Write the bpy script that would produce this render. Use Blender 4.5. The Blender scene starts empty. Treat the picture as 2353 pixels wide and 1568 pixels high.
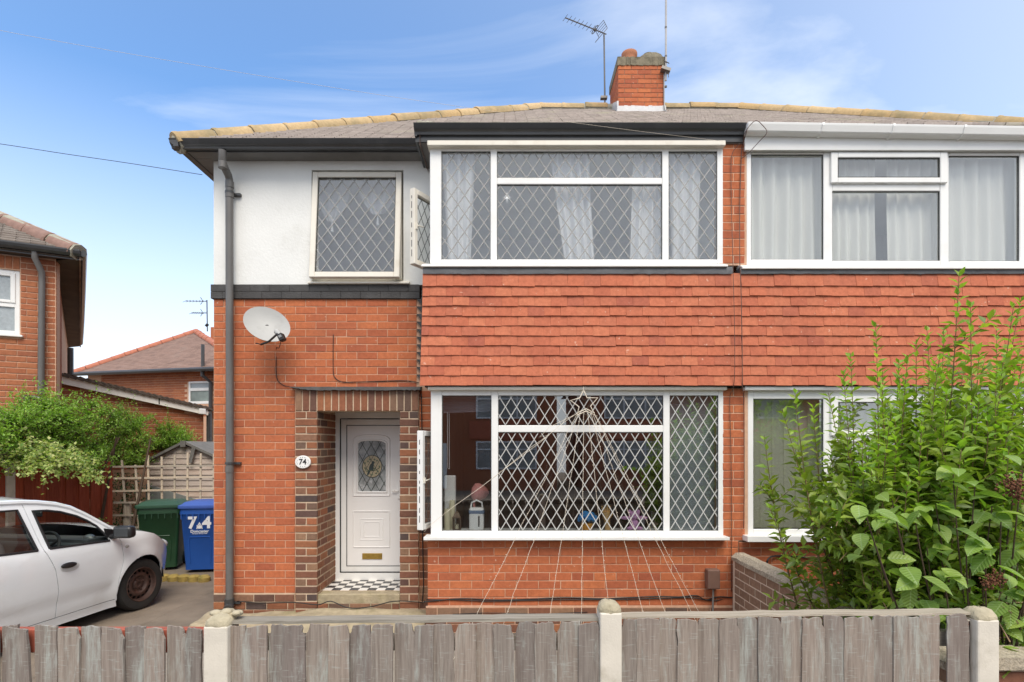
import bpy, bmesh, math, random
import numpy as np
from mathutils import Matrix, Vector
random.seed(7)
rng = np.random.default_rng(7)
R = math.radians
scene = bpy.context.scene
COL = scene.collection

# ------------------------------------------------------------------ camera, sky, sun, exposure
F, CX, HY, H = 1242.0, 1176.5, 1027.0, 1.95          # focal length, horizon and eye height measured from the photograph
cam_d = bpy.data.cameras.new('camera')
cam = bpy.data.objects.new('camera', cam_d)
COL.objects.link(cam)
cam.location = (0, 0, H)
cam.rotation_euler = (R(90), 0, 0)
cam_d.sensor_width = 36
cam_d.lens = 36 * F / 2353
cam_d.shift_y = (HY - 784) / 2353
cam_d.clip_start = 0.05
cam_d.clip_end = 2000
scene.camera = cam

SUN_AZ, SUN_EL = R(166), R(54)       # where the light comes from, clockwise from the view direction: behind the camera, through thin cloud
sun_dir = Vector((math.sin(SUN_AZ) * math.cos(SUN_EL), math.cos(SUN_AZ) * math.cos(SUN_EL), math.sin(SUN_EL)))
sd = bpy.data.lights.new('sun', 'SUN')
sd.energy = 1.35
sd.angle = R(34)
sd.color = (1.0, 0.91, 0.79)
sun = bpy.data.objects.new('sun', sd)
COL.objects.link(sun)
sun.rotation_euler = (-sun_dir).to_track_quat('-Z', 'Y').to_euler()

w = bpy.data.worlds.new('World')
scene.world = w
w.use_nodes = True
nt = w.node_tree
for n in list(nt.nodes):
    nt.nodes.remove(n)


def nd(t, typ, **kw):
    n = t.nodes.new(typ)
    for k, v in kw.items():
        if k == 'op':
            n.operation = v
        elif isinstance(k, str) and k.startswith('i_'):
            n.inputs[int(k[2:])].default_value = v
        else:
            setattr(n, k, v)
    return n


out = nd(nt, 'ShaderNodeOutputWorld')
bg = nd(nt, 'ShaderNodeBackground')
bg.inputs[1].default_value = 0.15
sky = nd(nt, 'ShaderNodeTexSky')
sky.sky_type = 'NISHITA'
sky.sun_disc = False
sky.sun_elevation = SUN_EL
sky.sun_rotation = SUN_AZ
sky.air_density = 1.0
sky.dust_density = 0.7
sky.ozone_density = 2.6
tc = nd(nt, 'ShaderNodeTexCoord')
sep = nd(nt, 'ShaderNodeSeparateXYZ')
nt.links.new(tc.outputs['Generated'], sep.inputs[0])
zc = nd(nt, 'ShaderNodeMath', op='MAXIMUM', i_1=0.0)
nt.links.new(sep.outputs[2], zc.inputs[0])
za = nd(nt, 'ShaderNodeMath', op='ADD', i_1=0.16)
nt.links.new(zc.outputs[0], za.inputs[0])
dx = nd(nt, 'ShaderNodeMath', op='DIVIDE')
dy = nd(nt, 'ShaderNodeMath', op='DIVIDE')
nt.links.new(sep.outputs[0], dx.inputs[0]); nt.links.new(za.outputs[0], dx.inputs[1])
nt.links.new(sep.outputs[1], dy.inputs[0]); nt.links.new(za.outputs[0], dy.inputs[1])
cb = nd(nt, 'ShaderNodeCombineXYZ')
nt.links.new(dx.outputs[0], cb.inputs[0]); nt.links.new(dy.outputs[0], cb.inputs[1])
mp = nd(nt, 'ShaderNodeMapping')
mp.inputs['Location'].default_value = (0.3, -7.2, 0)
mp.inputs['Rotation'].default_value = (0, 0, R(24))
mp.inputs['Scale'].default_value = (0.75, 1.7, 1)
nt.links.new(cb.outputs[0], mp.inputs[0])
n1 = nd(nt, 'ShaderNodeTexNoise')
n1.inputs['Scale'].default_value = 1.3
n1.inputs['Detail'].default_value = 9
n1.inputs['Roughness'].default_value = 0.55
n1.inputs['Distortion'].default_value = 0.6
nt.links.new(mp.outputs[0], n1.inputs[0])
n2 = nd(nt, 'ShaderNodeTexNoise')
n2.inputs['Scale'].default_value = 0.42
n2.inputs['Detail'].default_value = 2
nt.links.new(mp.outputs[0], n2.inputs[0])
ad = nd(nt, 'ShaderNodeMath', op='MULTIPLY_ADD', i_1=0.55)
nt.links.new(n1.outputs[0], ad.inputs[0])
sc2 = nd(nt, 'ShaderNodeMath', op='MULTIPLY', i_1=0.6)
nt.links.new(n2.outputs[0], sc2.inputs[0])
nt.links.new(sc2.outputs[0], ad.inputs[2])
rm = nd(nt, 'ShaderNodeMapRange')
rm.interpolation_type = 'SMOOTHERSTEP'
rm.inputs[1].default_value = 0.41
rm.inputs[2].default_value = 0.74
rm.inputs[3].default_value = 0.0
rm.inputs[4].default_value = 0.72
nt.links.new(ad.outputs[0], rm.inputs[0])
# thin veil that thickens towards the horizon
hz = nd(nt, 'ShaderNodeMapRange')
hz.interpolation_type = 'SMOOTHSTEP'
hz.inputs[1].default_value = 0.0
hz.inputs[2].default_value = 0.58
hz.inputs[3].default_value = 0.92
hz.inputs[4].default_value = 0.0
nt.links.new(sep.outputs[2], hz.inputs[0])
# the cloud sheet closes behind the viewer: the upper panes mirror a grey-white sky
bk = nd(nt, 'ShaderNodeVectorMath', op='DOT_PRODUCT')
bk.inputs[1].default_value = (0.42, -0.9, 0.0)
nt.links.new(tc.outputs['Generated'], bk.inputs[0])
bkm = nd(nt, 'ShaderNodeMapRange')
bkm.interpolation_type = 'SMOOTHSTEP'
for _i, _v in ((1, -1.08), (2, 0.5), (3, 0.0), (4, 0.9)): bkm.inputs[_i].default_value = _v
nt.links.new(bk.outputs['Value'], bkm.inputs[0])
mx0 = nd(nt, 'ShaderNodeMath', op='MAXIMUM')
nt.links.new(bkm.outputs[0], mx0.inputs[0]); nt.links.new(rm.outputs[0], mx0.inputs[1])
mxx = nd(nt, 'ShaderNodeMath', op='MAXIMUM')
nt.links.new(mx0.outputs[0], mxx.inputs[0]); nt.links.new(hz.outputs[0], mxx.inputs[1])
cm = nd(nt, 'ShaderNodeMix', data_type='RGBA')
nt.links.new(mxx.outputs[0], cm.inputs[0])
hs = nd(nt, 'ShaderNodeHueSaturation')
hs.inputs['Hue'].default_value = 0.499
hs.inputs['Saturation'].default_value = 1.2
hs.inputs['Value'].default_value = 0.74
nt.links.new(sky.outputs[0], hs.inputs['Color'])
nt.links.new(hs.outputs[0], cm.inputs[6])
cm.inputs[7].default_value = (2.95, 3.1, 3.35, 1)
nt.links.new(cm.outputs[2], bg.inputs[0])
nt.links.new(bg.outputs[0], out.inputs[0])

scene.view_settings.view_transform = 'Standard'
scene.view_settings.look = 'None'
scene.view_settings.exposure = 1.36
scene.view_settings.gamma = 1.0
scene.view_settings.use_curve_mapping = False
scene.render.engine = 'CYCLES'
scene.cycles.max_bounces = 10
scene.cycles.transparent_max_bounces = 24
scene.cycles.caustics_reflective = False
scene.cycles.caustics_refractive = False

# ------------------------------------------------------------------ helpers


def X(px, y):
    return (px - CX) * y / F


def Z(py, y):
    return H + (HY - py) * y / F


def P(px, py, y):
    return Vector((X(px, y), y, Z(py, y)))


W = {}
I4 = Matrix.Identity(4)


def adopt(o, parent, basis=None):
    """link o, give it the world matrix `basis` and parent it without moving it"""
    COL.objects.link(o)
    b = basis or I4
    W[o.name] = b
    if parent is not None:
        o.parent = parent
        o.matrix_parent_inverse = W[parent.name].inverted()
    o.matrix_basis = b
    return o


def tag(o, label=None, cat=None, group=None, kind=None):
    if label: o['label'] = label
    if cat: o['category'] = cat
    if group: o['group'] = group
    if kind: o['kind'] = kind
    return o


def thing(name, label, cat, loc=(0, 0, 0), group=None):
    o = bpy.data.objects.new(name, None)
    o.empty_display_size = 0.1
    adopt(o, None, Matrix.Translation(Vector(loc)))
    return tag(o, label, cat, group)


class MB:
    def __init__(s):
        s.v = []; s.f = []

    def add(s, vs, fs, M=None):
        n = len(s.v)
        for p in vs:
            p = Vector(p)
            s.v.append(M @ p if M is not None else p)
        for f in fs:
            s.f.append(tuple(i + n for i in f))
        return s

    def box(s, x0, x1, y0, y1, z0, z1, M=None):
        return s.add([(x0, y0, z0), (x1, y0, z0), (x1, y1, z0), (x0, y1, z0), (x0, y0, z1), (x1, y0, z1), (x1, y1, z1), (x0, y1, z1)],
                     [(3, 2, 1, 0), (4, 5, 6, 7), (0, 1, 5, 4), (1, 2, 6, 5), (2, 3, 7, 6), (3, 0, 4, 7)], M)

    def quad(s, a, b, c, d, M=None):
        return s.add([a, b, c, d], [(0, 1, 2, 3)], M)

    def prism(s, poly, axis, a0, a1, M=None):
        """poly: 2D points; axis 'x','y','z' is the extrusion axis"""
        n = len(poly)

        def mk(p, a):
            return {'x': (a, p[0], p[1]), 'y': (p[0], a, p[1]), 'z': (p[0], p[1], a)}[axis]
        vs = [mk(p, a0) for p in poly] + [mk(p, a1) for p in poly]
        fs = [tuple(range(n))[::-1], tuple(range(n, 2 * n))] + [(i, (i + 1) % n, n + (i + 1) % n, n + i) for i in range(n)]
        return s.add(vs, fs, M)

    def tube(s, pts, r, n=8, caps=True, M=None):
        pts = [Vector(p) for p in pts]
        rs = r if isinstance(r, (list, tuple)) else [r] * len(pts)
        up = None
        rings = []
        for i, p in enumerate(pts):
            t = (pts[min(i + 1, len(pts) - 1)] - pts[max(i - 1, 0)])
            if t.length < 1e-9: t = Vector((0, 0, 1))
            t.normalize()
            if up is None:
                up = Vector((0, 0, 1)) if abs(t.z) < .9 else Vector((1, 0, 0))
            a = t.cross(up)
            if a.length < 1e-4:
                a = t.cross(Vector((0, 1, 0)))
            a.normalize()
            b = a.cross(t).normalized()
            up = b
            rings.append([p + (a * math.cos(2 * math.pi * k / n) + b * math.sin(2 * math.pi * k / n)) * rs[i] for k in range(n)])
        vs = [q for ring in rings for q in ring]
        fs = []
        for i in range(len(pts) - 1):
            for k in range(n):
                fs.append((i * n + k, i * n + (k + 1) % n, (i + 1) * n + (k + 1) % n, (i + 1) * n + k))
        if caps:
            fs.append(tuple(range(n))[::-1]); fs.append(tuple(range((len(pts) - 1) * n, len(pts) * n)))
        return s.add(vs, fs, M)

    def lathe(s, prof, n=24, M=None, caps=True):
        """prof: (r, z) from bottom to top, around z"""
        vs = []; fs = []
        for r, z in prof:
            for k in range(n):
                a = 2 * math.pi * k / n
                vs.append((r * math.cos(a), r * math.sin(a), z))
        for i in range(len(prof) - 1):
            for k in range(n):
                fs.append((i * n + k, i * n + (k + 1) % n, (i + 1) * n + (k + 1) % n, (i + 1) * n + k))
        if caps and prof[0][0] > 1e-5: fs.append(tuple(range(n))[::-1])
        if caps and prof[-1][0] > 1e-5: fs.append(tuple(range((len(prof) - 1) * n, len(prof) * n)))
        return s.add(vs, fs, M)

    def ball(s, c, rx, ry=None, rz=None, n=12, m=8, M=None):
        ry = ry or rx; rz = rz or rx
        prof = [(math.sin(math.pi * i / m), -math.cos(math.pi * i / m)) for i in range(m + 1)]
        prof[0] = (0, -1); prof[-1] = (0, 1)
        T = Matrix.Translation(Vector(c)) @ Matrix.Diagonal((rx, ry, rz, 1))
        return s.lathe(prof, n, (M @ T) if M is not None else T)

    def mesh(s, name, smooth=False, bevel=0, M=None, weld=False, seg=1):
        me = bpy.data.meshes.new(name)
        vs = [tuple(M @ v) for v in s.v] if M is not None else [tuple(v) for v in s.v]
        me.from_pydata(vs, [], s.f)
        if bevel or weld:
            bm = bmesh.new(); bm.from_mesh(me)
            if weld: bmesh.ops.remove_doubles(bm, verts=bm.verts, dist=1e-4)
            if bevel:
                es = [e for e in bm.edges if len(e.link_faces) == 2 and e.calc_face_angle(0) > .6]
                bmesh.ops.bevel(bm, geom=es, offset=bevel, segments=seg, affect='EDGES', profile=.5, clamp_overlap=True)
            bmesh.ops.recalc_face_normals(bm, faces=bm.faces)
            bm.to_mesh(me); bm.free()
        if smooth:
            for p in me.polygons: p.use_smooth = True
            if smooth != 'all':
                me.set_sharp_from_angle(angle=R(40))
        return me

    def build(s, name, m, parent=None, smooth=False, bevel=0, M=None, kind=None, weld=False, seg=1, label=None):
        me = s.mesh(name, smooth, bevel, M, weld, seg)
        for mm in (m if isinstance(m, (list, tuple)) else [m]):
            me.materials.append(mm)
        o = bpy.data.objects.new(name, me)
        adopt(o, parent)
        if kind: o['kind'] = kind
        if label: o['label'] = label
        return o


def inst(name, me, parent, basis):
    o = bpy.data.objects.new(name, me)
    return adopt(o, parent, basis)


def TRS(loc, rot=(0, 0, 0), sc=(1, 1, 1)):
    from mathutils import Euler
    return Matrix.Translation(Vector(loc)) @ Euler(rot).to_matrix().to_4x4() @ Matrix.Diagonal((sc[0], sc[1], sc[2], 1))


def pmesh(name, verts, faces, m, parent=None, smooth=False, kind=None):
    """fast mesh from numpy arrays, faces all of one size"""
    me = bpy.data.meshes.new(name)
    verts = np.asarray(verts, dtype=np.float32); faces = np.asarray(faces, dtype=np.int32)
    nv, nf, k = len(verts), len(faces), faces.shape[1]
    me.vertices.add(nv); me.vertices.foreach_set('co', verts.ravel())
    me.loops.add(nf * k); me.loops.foreach_set('vertex_index', faces.ravel())
    me.polygons.add(nf); me.polygons.foreach_set('loop_start', np.arange(0, nf * k, k, dtype=np.int32))
    me.update(calc_edges=True); me.validate()
    if smooth:
        me.polygons.foreach_set('use_smooth', np.ones(nf, dtype=bool))
    me.materials.append(m)
    o = bpy.data.objects.new(name, me)
    adopt(o, parent)
    if kind: o['kind'] = kind
    return o


# ------------------------------------------------------------------ materials
def srgb(r, g, b):
    def c(u):
        u /= 255
        return u / 12.92 if u <= .04045 else ((u + .055) / 1.055) ** 2.4
    return (c(r), c(g), c(b))


def rgba(c):
    return (c[0], c[1], c[2], 1)


def base_mat(name):
    m = bpy.data.materials.new(name)
    m.use_nodes = True
    t = m.node_tree
    return m, t, t.nodes['Principled BSDF']


def rand_node(t):
    oi = nd(t, 'ShaderNodeObjectInfo'); ge = nd(t, 'ShaderNodeNewGeometry')
    a = nd(t, 'ShaderNodeMath', op='ADD'); fr = nd(t, 'ShaderNodeMath', op='FRACT')
    t.links.new(oi.outputs['Random'], a.inputs[0]); t.links.new(ge.outputs['Random Per Island'], a.inputs[1])
    t.links.new(a.outputs[0], fr.inputs[0])
    return fr.outputs[0], ge.outputs['Position']


def ramp(t, src, stops, interp='LINEAR'):
    r = nd(t, 'ShaderNodeValToRGB')
    cr = r.color_ramp
    cr.interpolation = interp
    while len(cr.elements) < len(stops): cr.elements.new(0.5)
    for e, (p, c) in zip(cr.elements, stops):
        e.position = p; e.color = rgba(c)
    t.links.new(src, r.inputs[0])
    return r.outputs[0]


def noise(t, pos, scale, detail=4, rough=.55, stretch=None, distort=0):
    n = nd(t, 'ShaderNodeTexNoise')
    n.inputs['Scale'].default_value = scale; n.inputs['Detail'].default_value = detail
    n.inputs['Roughness'].default_value = rough; n.inputs['Distortion'].default_value = distort
    if stretch:
        mp = nd(t, 'ShaderNodeMapping'); mp.inputs['Scale'].default_value = stretch
        t.links.new(pos, mp.inputs[0]); pos = mp.outputs[0]
    t.links.new(pos, n.inputs[0])
    return n.outputs[0]


def mixc(t, fac, a, b, blend='MIX'):
    m = nd(t, 'ShaderNodeMix', data_type='RGBA', blend_type=blend)
    for s, i in ((fac, 0), (a, 6), (b, 7)):
        if isinstance(s, (int, float)): m.inputs[i].default_value = s
        elif isinstance(s, tuple): m.inputs[i].default_value = rgba(s)
        else: t.links.new(s, m.inputs[i])
    return m.outputs[2]


def maprange(t, src, a, b, c=0., d=1., smooth=True):
    r = nd(t, 'ShaderNodeMapRange')
    if smooth: r.interpolation_type = 'SMOOTHSTEP'
    for i, v in zip((1, 2, 3, 4), (a, b, c, d)): r.inputs[i].default_value = v
    t.links.new(src, r.inputs[0])
    return r.outputs[0]


def bump(t, bsdf, h, strength=.3, dist=.01):
    b = nd(t, 'ShaderNodeBump'); b.inputs['Strength'].default_value = strength; b.inputs['Distance'].default_value = dist
    t.links.new(h, b.inputs['Height']); t.links.new(b.outputs[0], bsdf.inputs['Normal'])


def M_plain(name, col, rough=.5, var=.12, scale=6., bmp=0., bscale=60., metal=0., dirt=None, dirt_amt=.5, dirt_scale=3., dirt_lo=.5, dirt_hi=.75, spec=.5, stretch=None):
    m, t, b = base_mat(name)
    ge = nd(t, 'ShaderNodeNewGeometry'); pos = ge.outputs['Position']
    n = noise(t, pos, scale, 5, stretch=stretch)
    k = maprange(t, n, .25, .75, 1 - var, 1 + var, False)
    sc = nd(t, 'ShaderNodeVectorMath', op='SCALE')
    sc.inputs[0].default_value = col
    t.links.new(k, sc.inputs['Scale'])
    c = sc.outputs[0]
    if dirt:
        dn = noise(t, pos, dirt_scale, 7, .65)
        f = maprange(t, dn, dirt_lo, dirt_hi, 0, dirt_amt)
        c = mixc(t, f, c, dirt)
    t.links.new(c, b.inputs['Base Color'])
    b.inputs['Roughness'].default_value = rough; b.inputs['Metallic'].default_value = metal
    b.inputs['Specular IOR Level'].default_value = spec
    if bmp:
        bump(t, b, noise(t, pos, bscale, 4, .6), bmp, .008)
    return m


def M_brick(name, cols, rough=.85, soot=(.05, .03, .025), soot_amt=.35, bmp=.5, fleck=None, soot_lo=.5, soot_hi=.8, spots=0.):
    m, t, b = base_mat(name)
    r, pos = rand_node(t)
    stops = [(i / (len(cols) - 1), c) for i, c in enumerate(cols)]
    c = ramp(t, r, stops)
    n = noise(t, pos, 28, 5, .6)
    c = mixc(t, .38, c, ramp(t, n, [(.3, (.55, .5, .48)), (.7, (1.25, 1.25, 1.25))]), 'MULTIPLY')
    big = noise(t, pos, 1.7, 5, .6)
    c = mixc(t, maprange(t, big, soot_lo, soot_hi, 0, soot_amt), c, soot)
    fine = noise(t, pos, 140, 3, .6)
    c = mixc(t, maprange(t, fine, .58, .75, 0, .35), c, tuple(x * .45 for x in cols[0]))
    if fleck:
        sp = noise(t, pos, 21, 2, .5)
        c = mixc(t, maprange(t, sp, .70, .76, 0, .7), c, fleck)
    t.links.new(c, b.inputs['Base Color'])
    b.inputs['Roughness'].default_value = rough
    b.inputs['Specular IOR Level'].default_value = .25
    bump(t, b, noise(t, pos, 120, 4, .65), bmp, .004)
    return m


def M_leaf(name, cols, trans=.35, rough=.45, backlight=(1.3, 1.5, .5), vein=0):
    m, t, b = base_mat(name)
    r, pos = rand_node(t)
    c = ramp(t, r, [(i / (len(cols) - 1), x) for i, x in enumerate(cols)])
    n = noise(t, pos, 9, 3)
    c = mixc(t, .5, c, ramp(t, n, [(.3, (.6, .65, .6)), (.7, (1.3, 1.25, 1.2))]), 'MULTIPLY')
    if vein:
        tcn = nd(t, 'ShaderNodeTexCoord'); sp = nd(t, 'ShaderNodeSeparateXYZ')
        t.links.new(tcn.outputs['Object'], sp.inputs[0])
        ax = nd(t, 'ShaderNodeMath', op='ABSOLUTE'); t.links.new(sp.outputs[0], ax.inputs[0])
        mid = maprange(t, ax.outputs[0], .012, .028, .75, 0.)
        ph = nd(t, 'ShaderNodeMath', op='MULTIPLY_ADD', i_1=-.75); t.links.new(ax.outputs[0], ph.inputs[0]); t.links.new(sp.outputs[1], ph.inputs[2])
        pm = nd(t, 'ShaderNodeMath', op='MULTIPLY', i_1=46.); t.links.new(ph.outputs[0], pm.inputs[0])
        sn = nd(t, 'ShaderNodeMath', op='SINE'); t.links.new(pm.outputs[0], sn.inputs[0])
        sv = maprange(t, sn.outputs[0], .80, .98, 0., .35)
        mxv = nd(t, 'ShaderNodeMath', op='MAXIMUM'); t.links.new(mid, mxv.inputs[0]); t.links.new(sv, mxv.inputs[1])
        c = mixc(t, mxv.outputs[0], c, (.34, .46, .20))
        bump(t, b, sn.outputs[0], .25, .02)
    t.links.new(c, b.inputs['Base Color'])
    b.inputs['Roughness'].default_value = rough
    tr = nd(t, 'ShaderNodeBsdfTranslucent')
    t.links.new(mixc(t, 1., c, backlight, 'MULTIPLY'), tr.inputs[0])
    mx = nd(t, 'ShaderNodeMixShader'); mx.inputs[0].default_value = trans
    t.links.new(b.outputs[0], mx.inputs[1]); t.links.new(tr.outputs[0], mx.inputs[2])
    t.links.new(mx.outputs[0], t.nodes['Material Output'].inputs[0])
    return m


def M_glass(name, tint=(.9, .92, .92), ior=1.5, gain=1.6, rough=0.0):
    m, t, b = base_mat(name)
    t.nodes.remove(b)
    tr = nd(t, 'ShaderNodeBsdfTransparent'); tr.inputs[0].default_value = rgba(tint)
    gl = nd(t, 'ShaderNodeBsdfGlossy'); gl.inputs['Roughness'].default_value = rough; gl.inputs[0].default_value = (1, 1, 1, 1)
    fr = nd(t, 'ShaderNodeFresnel'); fr.inputs[0].default_value = ior
    k = nd(t, 'ShaderNodeMath', op='MULTIPLY', i_1=gain); k.use_clamp = True
    ge = nd(t, 'ShaderNodeNewGeometry')
    inv = nd(t, 'ShaderNodeMath', op='SUBTRACT', i_0=1.0)          # only the outer face mirrors; the inner face of the thin pane lets light out
    t.links.new(ge.outputs['Backfacing'], inv.inputs[1])
    kf = nd(t, 'ShaderNodeMath', op='MULTIPLY')
    t.links.new(fr.outputs[0], k.inputs[0])
    t.links.new(k.outputs[0], kf.inputs[0]); t.links.new(inv.outputs[0], kf.inputs[1])
    mx = nd(t, 'ShaderNodeMixShader')
    t.links.new(kf.outputs[0], mx.inputs[0]); t.links.new(tr.outputs[0], mx.inputs[1]); t.links.new(gl.outputs[0], mx.inputs[2])
    t.links.new(mx.outputs[0], t.nodes['Material Output'].inputs[0])
    return m


def M_cloth(name, col, trans=.5):
    m, t, b = base_mat(name)
    b.inputs['Base Color'].default_value = rgba(col); b.inputs['Roughness'].default_value = .9
    tr = nd(t, 'ShaderNodeBsdfTranslucent'); tr.inputs[0].default_value = rgba(col)
    mx = nd(t, 'ShaderNodeMixShader'); mx.inputs[0].default_value = trans
    t.links.new(b.outputs[0], mx.inputs[1]); t.links.new(tr.outputs[0], mx.inputs[2])
    t.links.new(mx.outputs[0], t.nodes['Material Output'].inputs[0])
    return m


def M_wood(name, c1, c2, wash=None, wash_amt=.5, stain=None, stain_amt=.0, axis=2, grain=90., rough=.85, knots=True):
    """weathered timber, grain along `axis`"""
    m, t, b = base_mat(name)
    r, pos = rand_node(t)
    off = nd(t, 'ShaderNodeVectorMath', op='SCALE'); off.inputs[0].default_value = (37., 11., 23.)
    t.links.new(r, off.inputs['Scale'])
    ps = nd(t, 'ShaderNodeVectorMath', op='ADD'); t.links.new(pos, ps.inputs[0]); t.links.new(off.outputs[0], ps.inputs[1])
    st = [1., 1., 1.]; st[axis] = .045
    g = noise(t, ps.outputs[0], grain, 5, .65, tuple(st), .4)
    c = ramp(t, g, [(.3, c1), (.52, tuple((a + d) / 2 for a, d in zip(c1, c2))), (.72, c2)])
    tone = ramp(t, r, [(0, (.78, .78, .80)), (.5, (1, .98, .97)), (1, (1.18, 1.12, 1.08))])
    c = mixc(t, 1., c, tone, 'MULTIPLY')
    if stain:
        sn = noise(t, ps.outputs[0], 3.2, 4, .6, tuple(1. if i != axis else .35 for i in range(3)))
        c = mixc(t, maprange(t, sn, .45, .72, 0, stain_amt), c, stain)
    if wash:
        wn = noise(t, ps.outputs[0], 14, 7, .75, tuple(1. if i != axis else .16 for i in range(3)), .3)
        c = mixc(t, maprange(t, wn, .48, .70, 0, wash_amt), c, wash)
        # sawn marks run across the board
        st2 = [.12, .12, .12]; st2[axis] = 1.
        sw = noise(t, ps.outputs[0], 130, 2, .5, tuple(st2))
        c = mixc(t, maprange(t, sw, .60, .70, 0, wash_amt * .45), c, wash)
    if knots:
        vo = nd(t, 'ShaderNodeTexVoronoi'); vo.inputs['Scale'].default_value = 3.4
        mp = nd(t, 'ShaderNodeMapping'); mp.inputs['Scale'].default_value = tuple(1. if i != axis else .6 for i in range(3))
        t.links.new(ps.outputs[0], mp.inputs[0]); t.links.new(mp.outputs[0], vo.inputs[0])
        c = mixc(t, maprange(t, vo.outputs[0], .03, .075, .65, 0.), c, tuple(x * .55 for x in c1))
    t.links.new(c, b.inputs['Base Color'])
    b.inputs['Roughness'].default_value = rough; b.inputs['Specular IOR Level'].default_value = .2
    bump(t, b, g, .5, .004)
    return m


WHITE_PVC = M_plain('white_upvc', (.80, .80, .78), .32, .03, 3, dirt=(.55, .52, .45), dirt_amt=.25, dirt_scale=2.2)
CREAM_PVC = M_plain('aged_upvc', (.74, .70, .61), .4, .05, 3, dirt=(.45, .38, .28), dirt_amt=.35, dirt_scale=4)
RENDER = M_plain('white_masonry_paint', (.76, .765, .74), .85, .05, 2.2, bmp=.4, bscale=34, dirt=(.50, .49, .44), dirt_amt=.38, dirt_scale=1.6, spec=.2)
BRICK = M_brick('red_brick', [(.455, .135, .060), (.50, .158, .068), (.41, .118, .055), (.53, .172, .070), (.36, .102, .053)], soot=(.24, .085, .055), soot_amt=.32, fleck=(.6, .42, .32), bmp=.35)
BRICK_DK = M_brick('brown_brick', [(.13, .072, .055), (.24, .098, .055), (.33, .135, .065), (.20, .090, .060), (.30, .175, .105), (.085, .062, .058), (.36, .13, .06)], soot=(.05, .035, .03), soot_amt=.3, bmp=.7)
BRICK_FAR = M_brick('far_brick', [(.36, .125, .062), (.42, .16, .075), (.32, .115, .062), (.40, .14, .065)], soot=(.20, .085, .055), soot_amt=.4, bmp=.4)
BRICK_BROWN = M_brick('wall_brick', [(.29, .185, .122), (.33, .205, .135), (.27, .168, .11)], soot=(.19, .13, .09), soot_amt=.4, bmp=.4)
MORTAR = M_plain('pale_mortar', (.58, .365, .25), .95, .12, 30, bmp=.3, bscale=150, dirt=(.48, .28, .19), dirt_amt=.4, spec=.1)
MORTAR_CR = M_plain('cream_mortar', (.56, .43, .31), .95, .12, 30, bmp=.4, bscale=120, dirt=(.42, .29, .2), dirt_amt=.4, spec=.1)
BLACK_PAINT = M_plain('black_masonry_paint', (.046, .043, .041), .6, .25, 8, bmp=.5, bscale=60, dirt=(.10, .10, .10), dirt_amt=.5)
GREY_BAND = M_plain('grey_painted_lead', (.105, .108, .115), .6, .18, 5, bmp=.5, bscale=40, dirt=(.04, .04, .045), dirt_amt=.5, dirt_scale=9)
BLACK_PVC = M_plain('black_plastic', (.050, .051, .053), .32, .12, 4, dirt=(.12, .12, .12), dirt_amt=.35, dirt_scale=3)
GREY_PIPE = M_plain('grey_plastic_pipe', (.12, .115, .11), .4, .1, 4, dirt=(.22, .2, .18), dirt_amt=.3)
SOFFIT = M_plain('dark_soffit', (.15, .143, .135), .6, .2, 4, dirt=(.20, .19, .17), dirt_amt=.5)
CLAY_TILE = M_brick('clay_hung_tile', [(.49, .148, .080), (.53, .170, .092), (.44, .130, .074), (.55, .186, .10), (.385, .115, .072)], soot=(.22, .075, .05), soot_amt=.32, bmp=.25, fleck=(.66, .38, .28))
RIDGE = M_brick('buff_ridge_tile', [(.50, .36, .19), (.55, .41, .23), (.44, .31, .16), (.52, .36, .17)], soot=(.22, .19, .11), soot_amt=.75, bmp=.6, soot_lo=.45, soot_hi=.7)
RIDGE_RED = M_plain('brown_ridge_tile', (.25, .150, .118), .85, .2, 14, bmp=.5, bscale=70, dirt=(.2, .13, .1), dirt_amt=.5, dirt_scale=5)
RIDGE_CLAY = M_plain('red_ridge_tile', (.42, .15, .09), .85, .2, 14, bmp=.4)
ROOF = M_brick('roof_tile', [(.34, .30, .275), (.40, .35, .32), (.30, .265, .245), (.43, .375, .345)], soot=(.42, .42, .28), soot_amt=.5, bmp=.5, soot_lo=.55, soot_hi=.75)
ROOF_FAR = M_brick('far_roof_tile', [(.27, .185, .155), (.31, .21, .175), (.235, .16, .135)], soot=(.33, .26, .225), soot_amt=.4, bmp=.3)
CEMENT = M_plain('old_cement', (.36, .34, .27), .95, .2, 10, bmp=.8, bscale=60, dirt=(.12, .12, .07), dirt_amt=.7, dirt_scale=8)
CHIM_CAP = M_plain('lichened_cement', (.19, .165, .115), .95, .3, 12, bmp=.9, bscale=60, dirt=(.07, .07, .04), dirt_amt=.8, dirt_scale=10)
LEAD = M_plain('white_flashing', (.62, .62, .62), .6, .15, 9, bmp=.5, bscale=40, dirt=(.35, .36, .38), dirt_amt=.6, dirt_scale=9)
TERRA = M_plain('terracotta', (.48, .20, .11), .8, .15, 12)
DOOR_WHITE = M_plain('door_white', (.80, .79, .775), .3, .02, 3)
BRASS = M_plain('brass', (.50, .33, .08), .35, .2, 20, metal=.8)
GLASS = M_glass('window_glass', (.99, 1., .995), 1.5, 3.9)
GLASS_DK = M_glass('lower_window_glass', (.92, .94, .94), 1.5, 6.0)
CAR_GLASS = M_glass('car_glass', (.78, .83, .81), 1.5, 3.4)
LEADING = M_plain('lead_strip', (.30, .30, .29), .45, .1, 8)
LEADING_W = M_plain('pale_lead_strip', (.50, .50, .48), .45, .1, 8)
LEADING_D = M_plain('dark_lead_strip', (.05, .06, .05), .45, .1, 8)
SEAL = M_plain('black_seal', (.012, .012, .012), .6, .1, 5)
VOILE = M_cloth('white_voile', (.95, .95, .97), .4)
VOILE2 = M_cloth('cream_net', (.94, .93, .88), .4)
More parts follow.
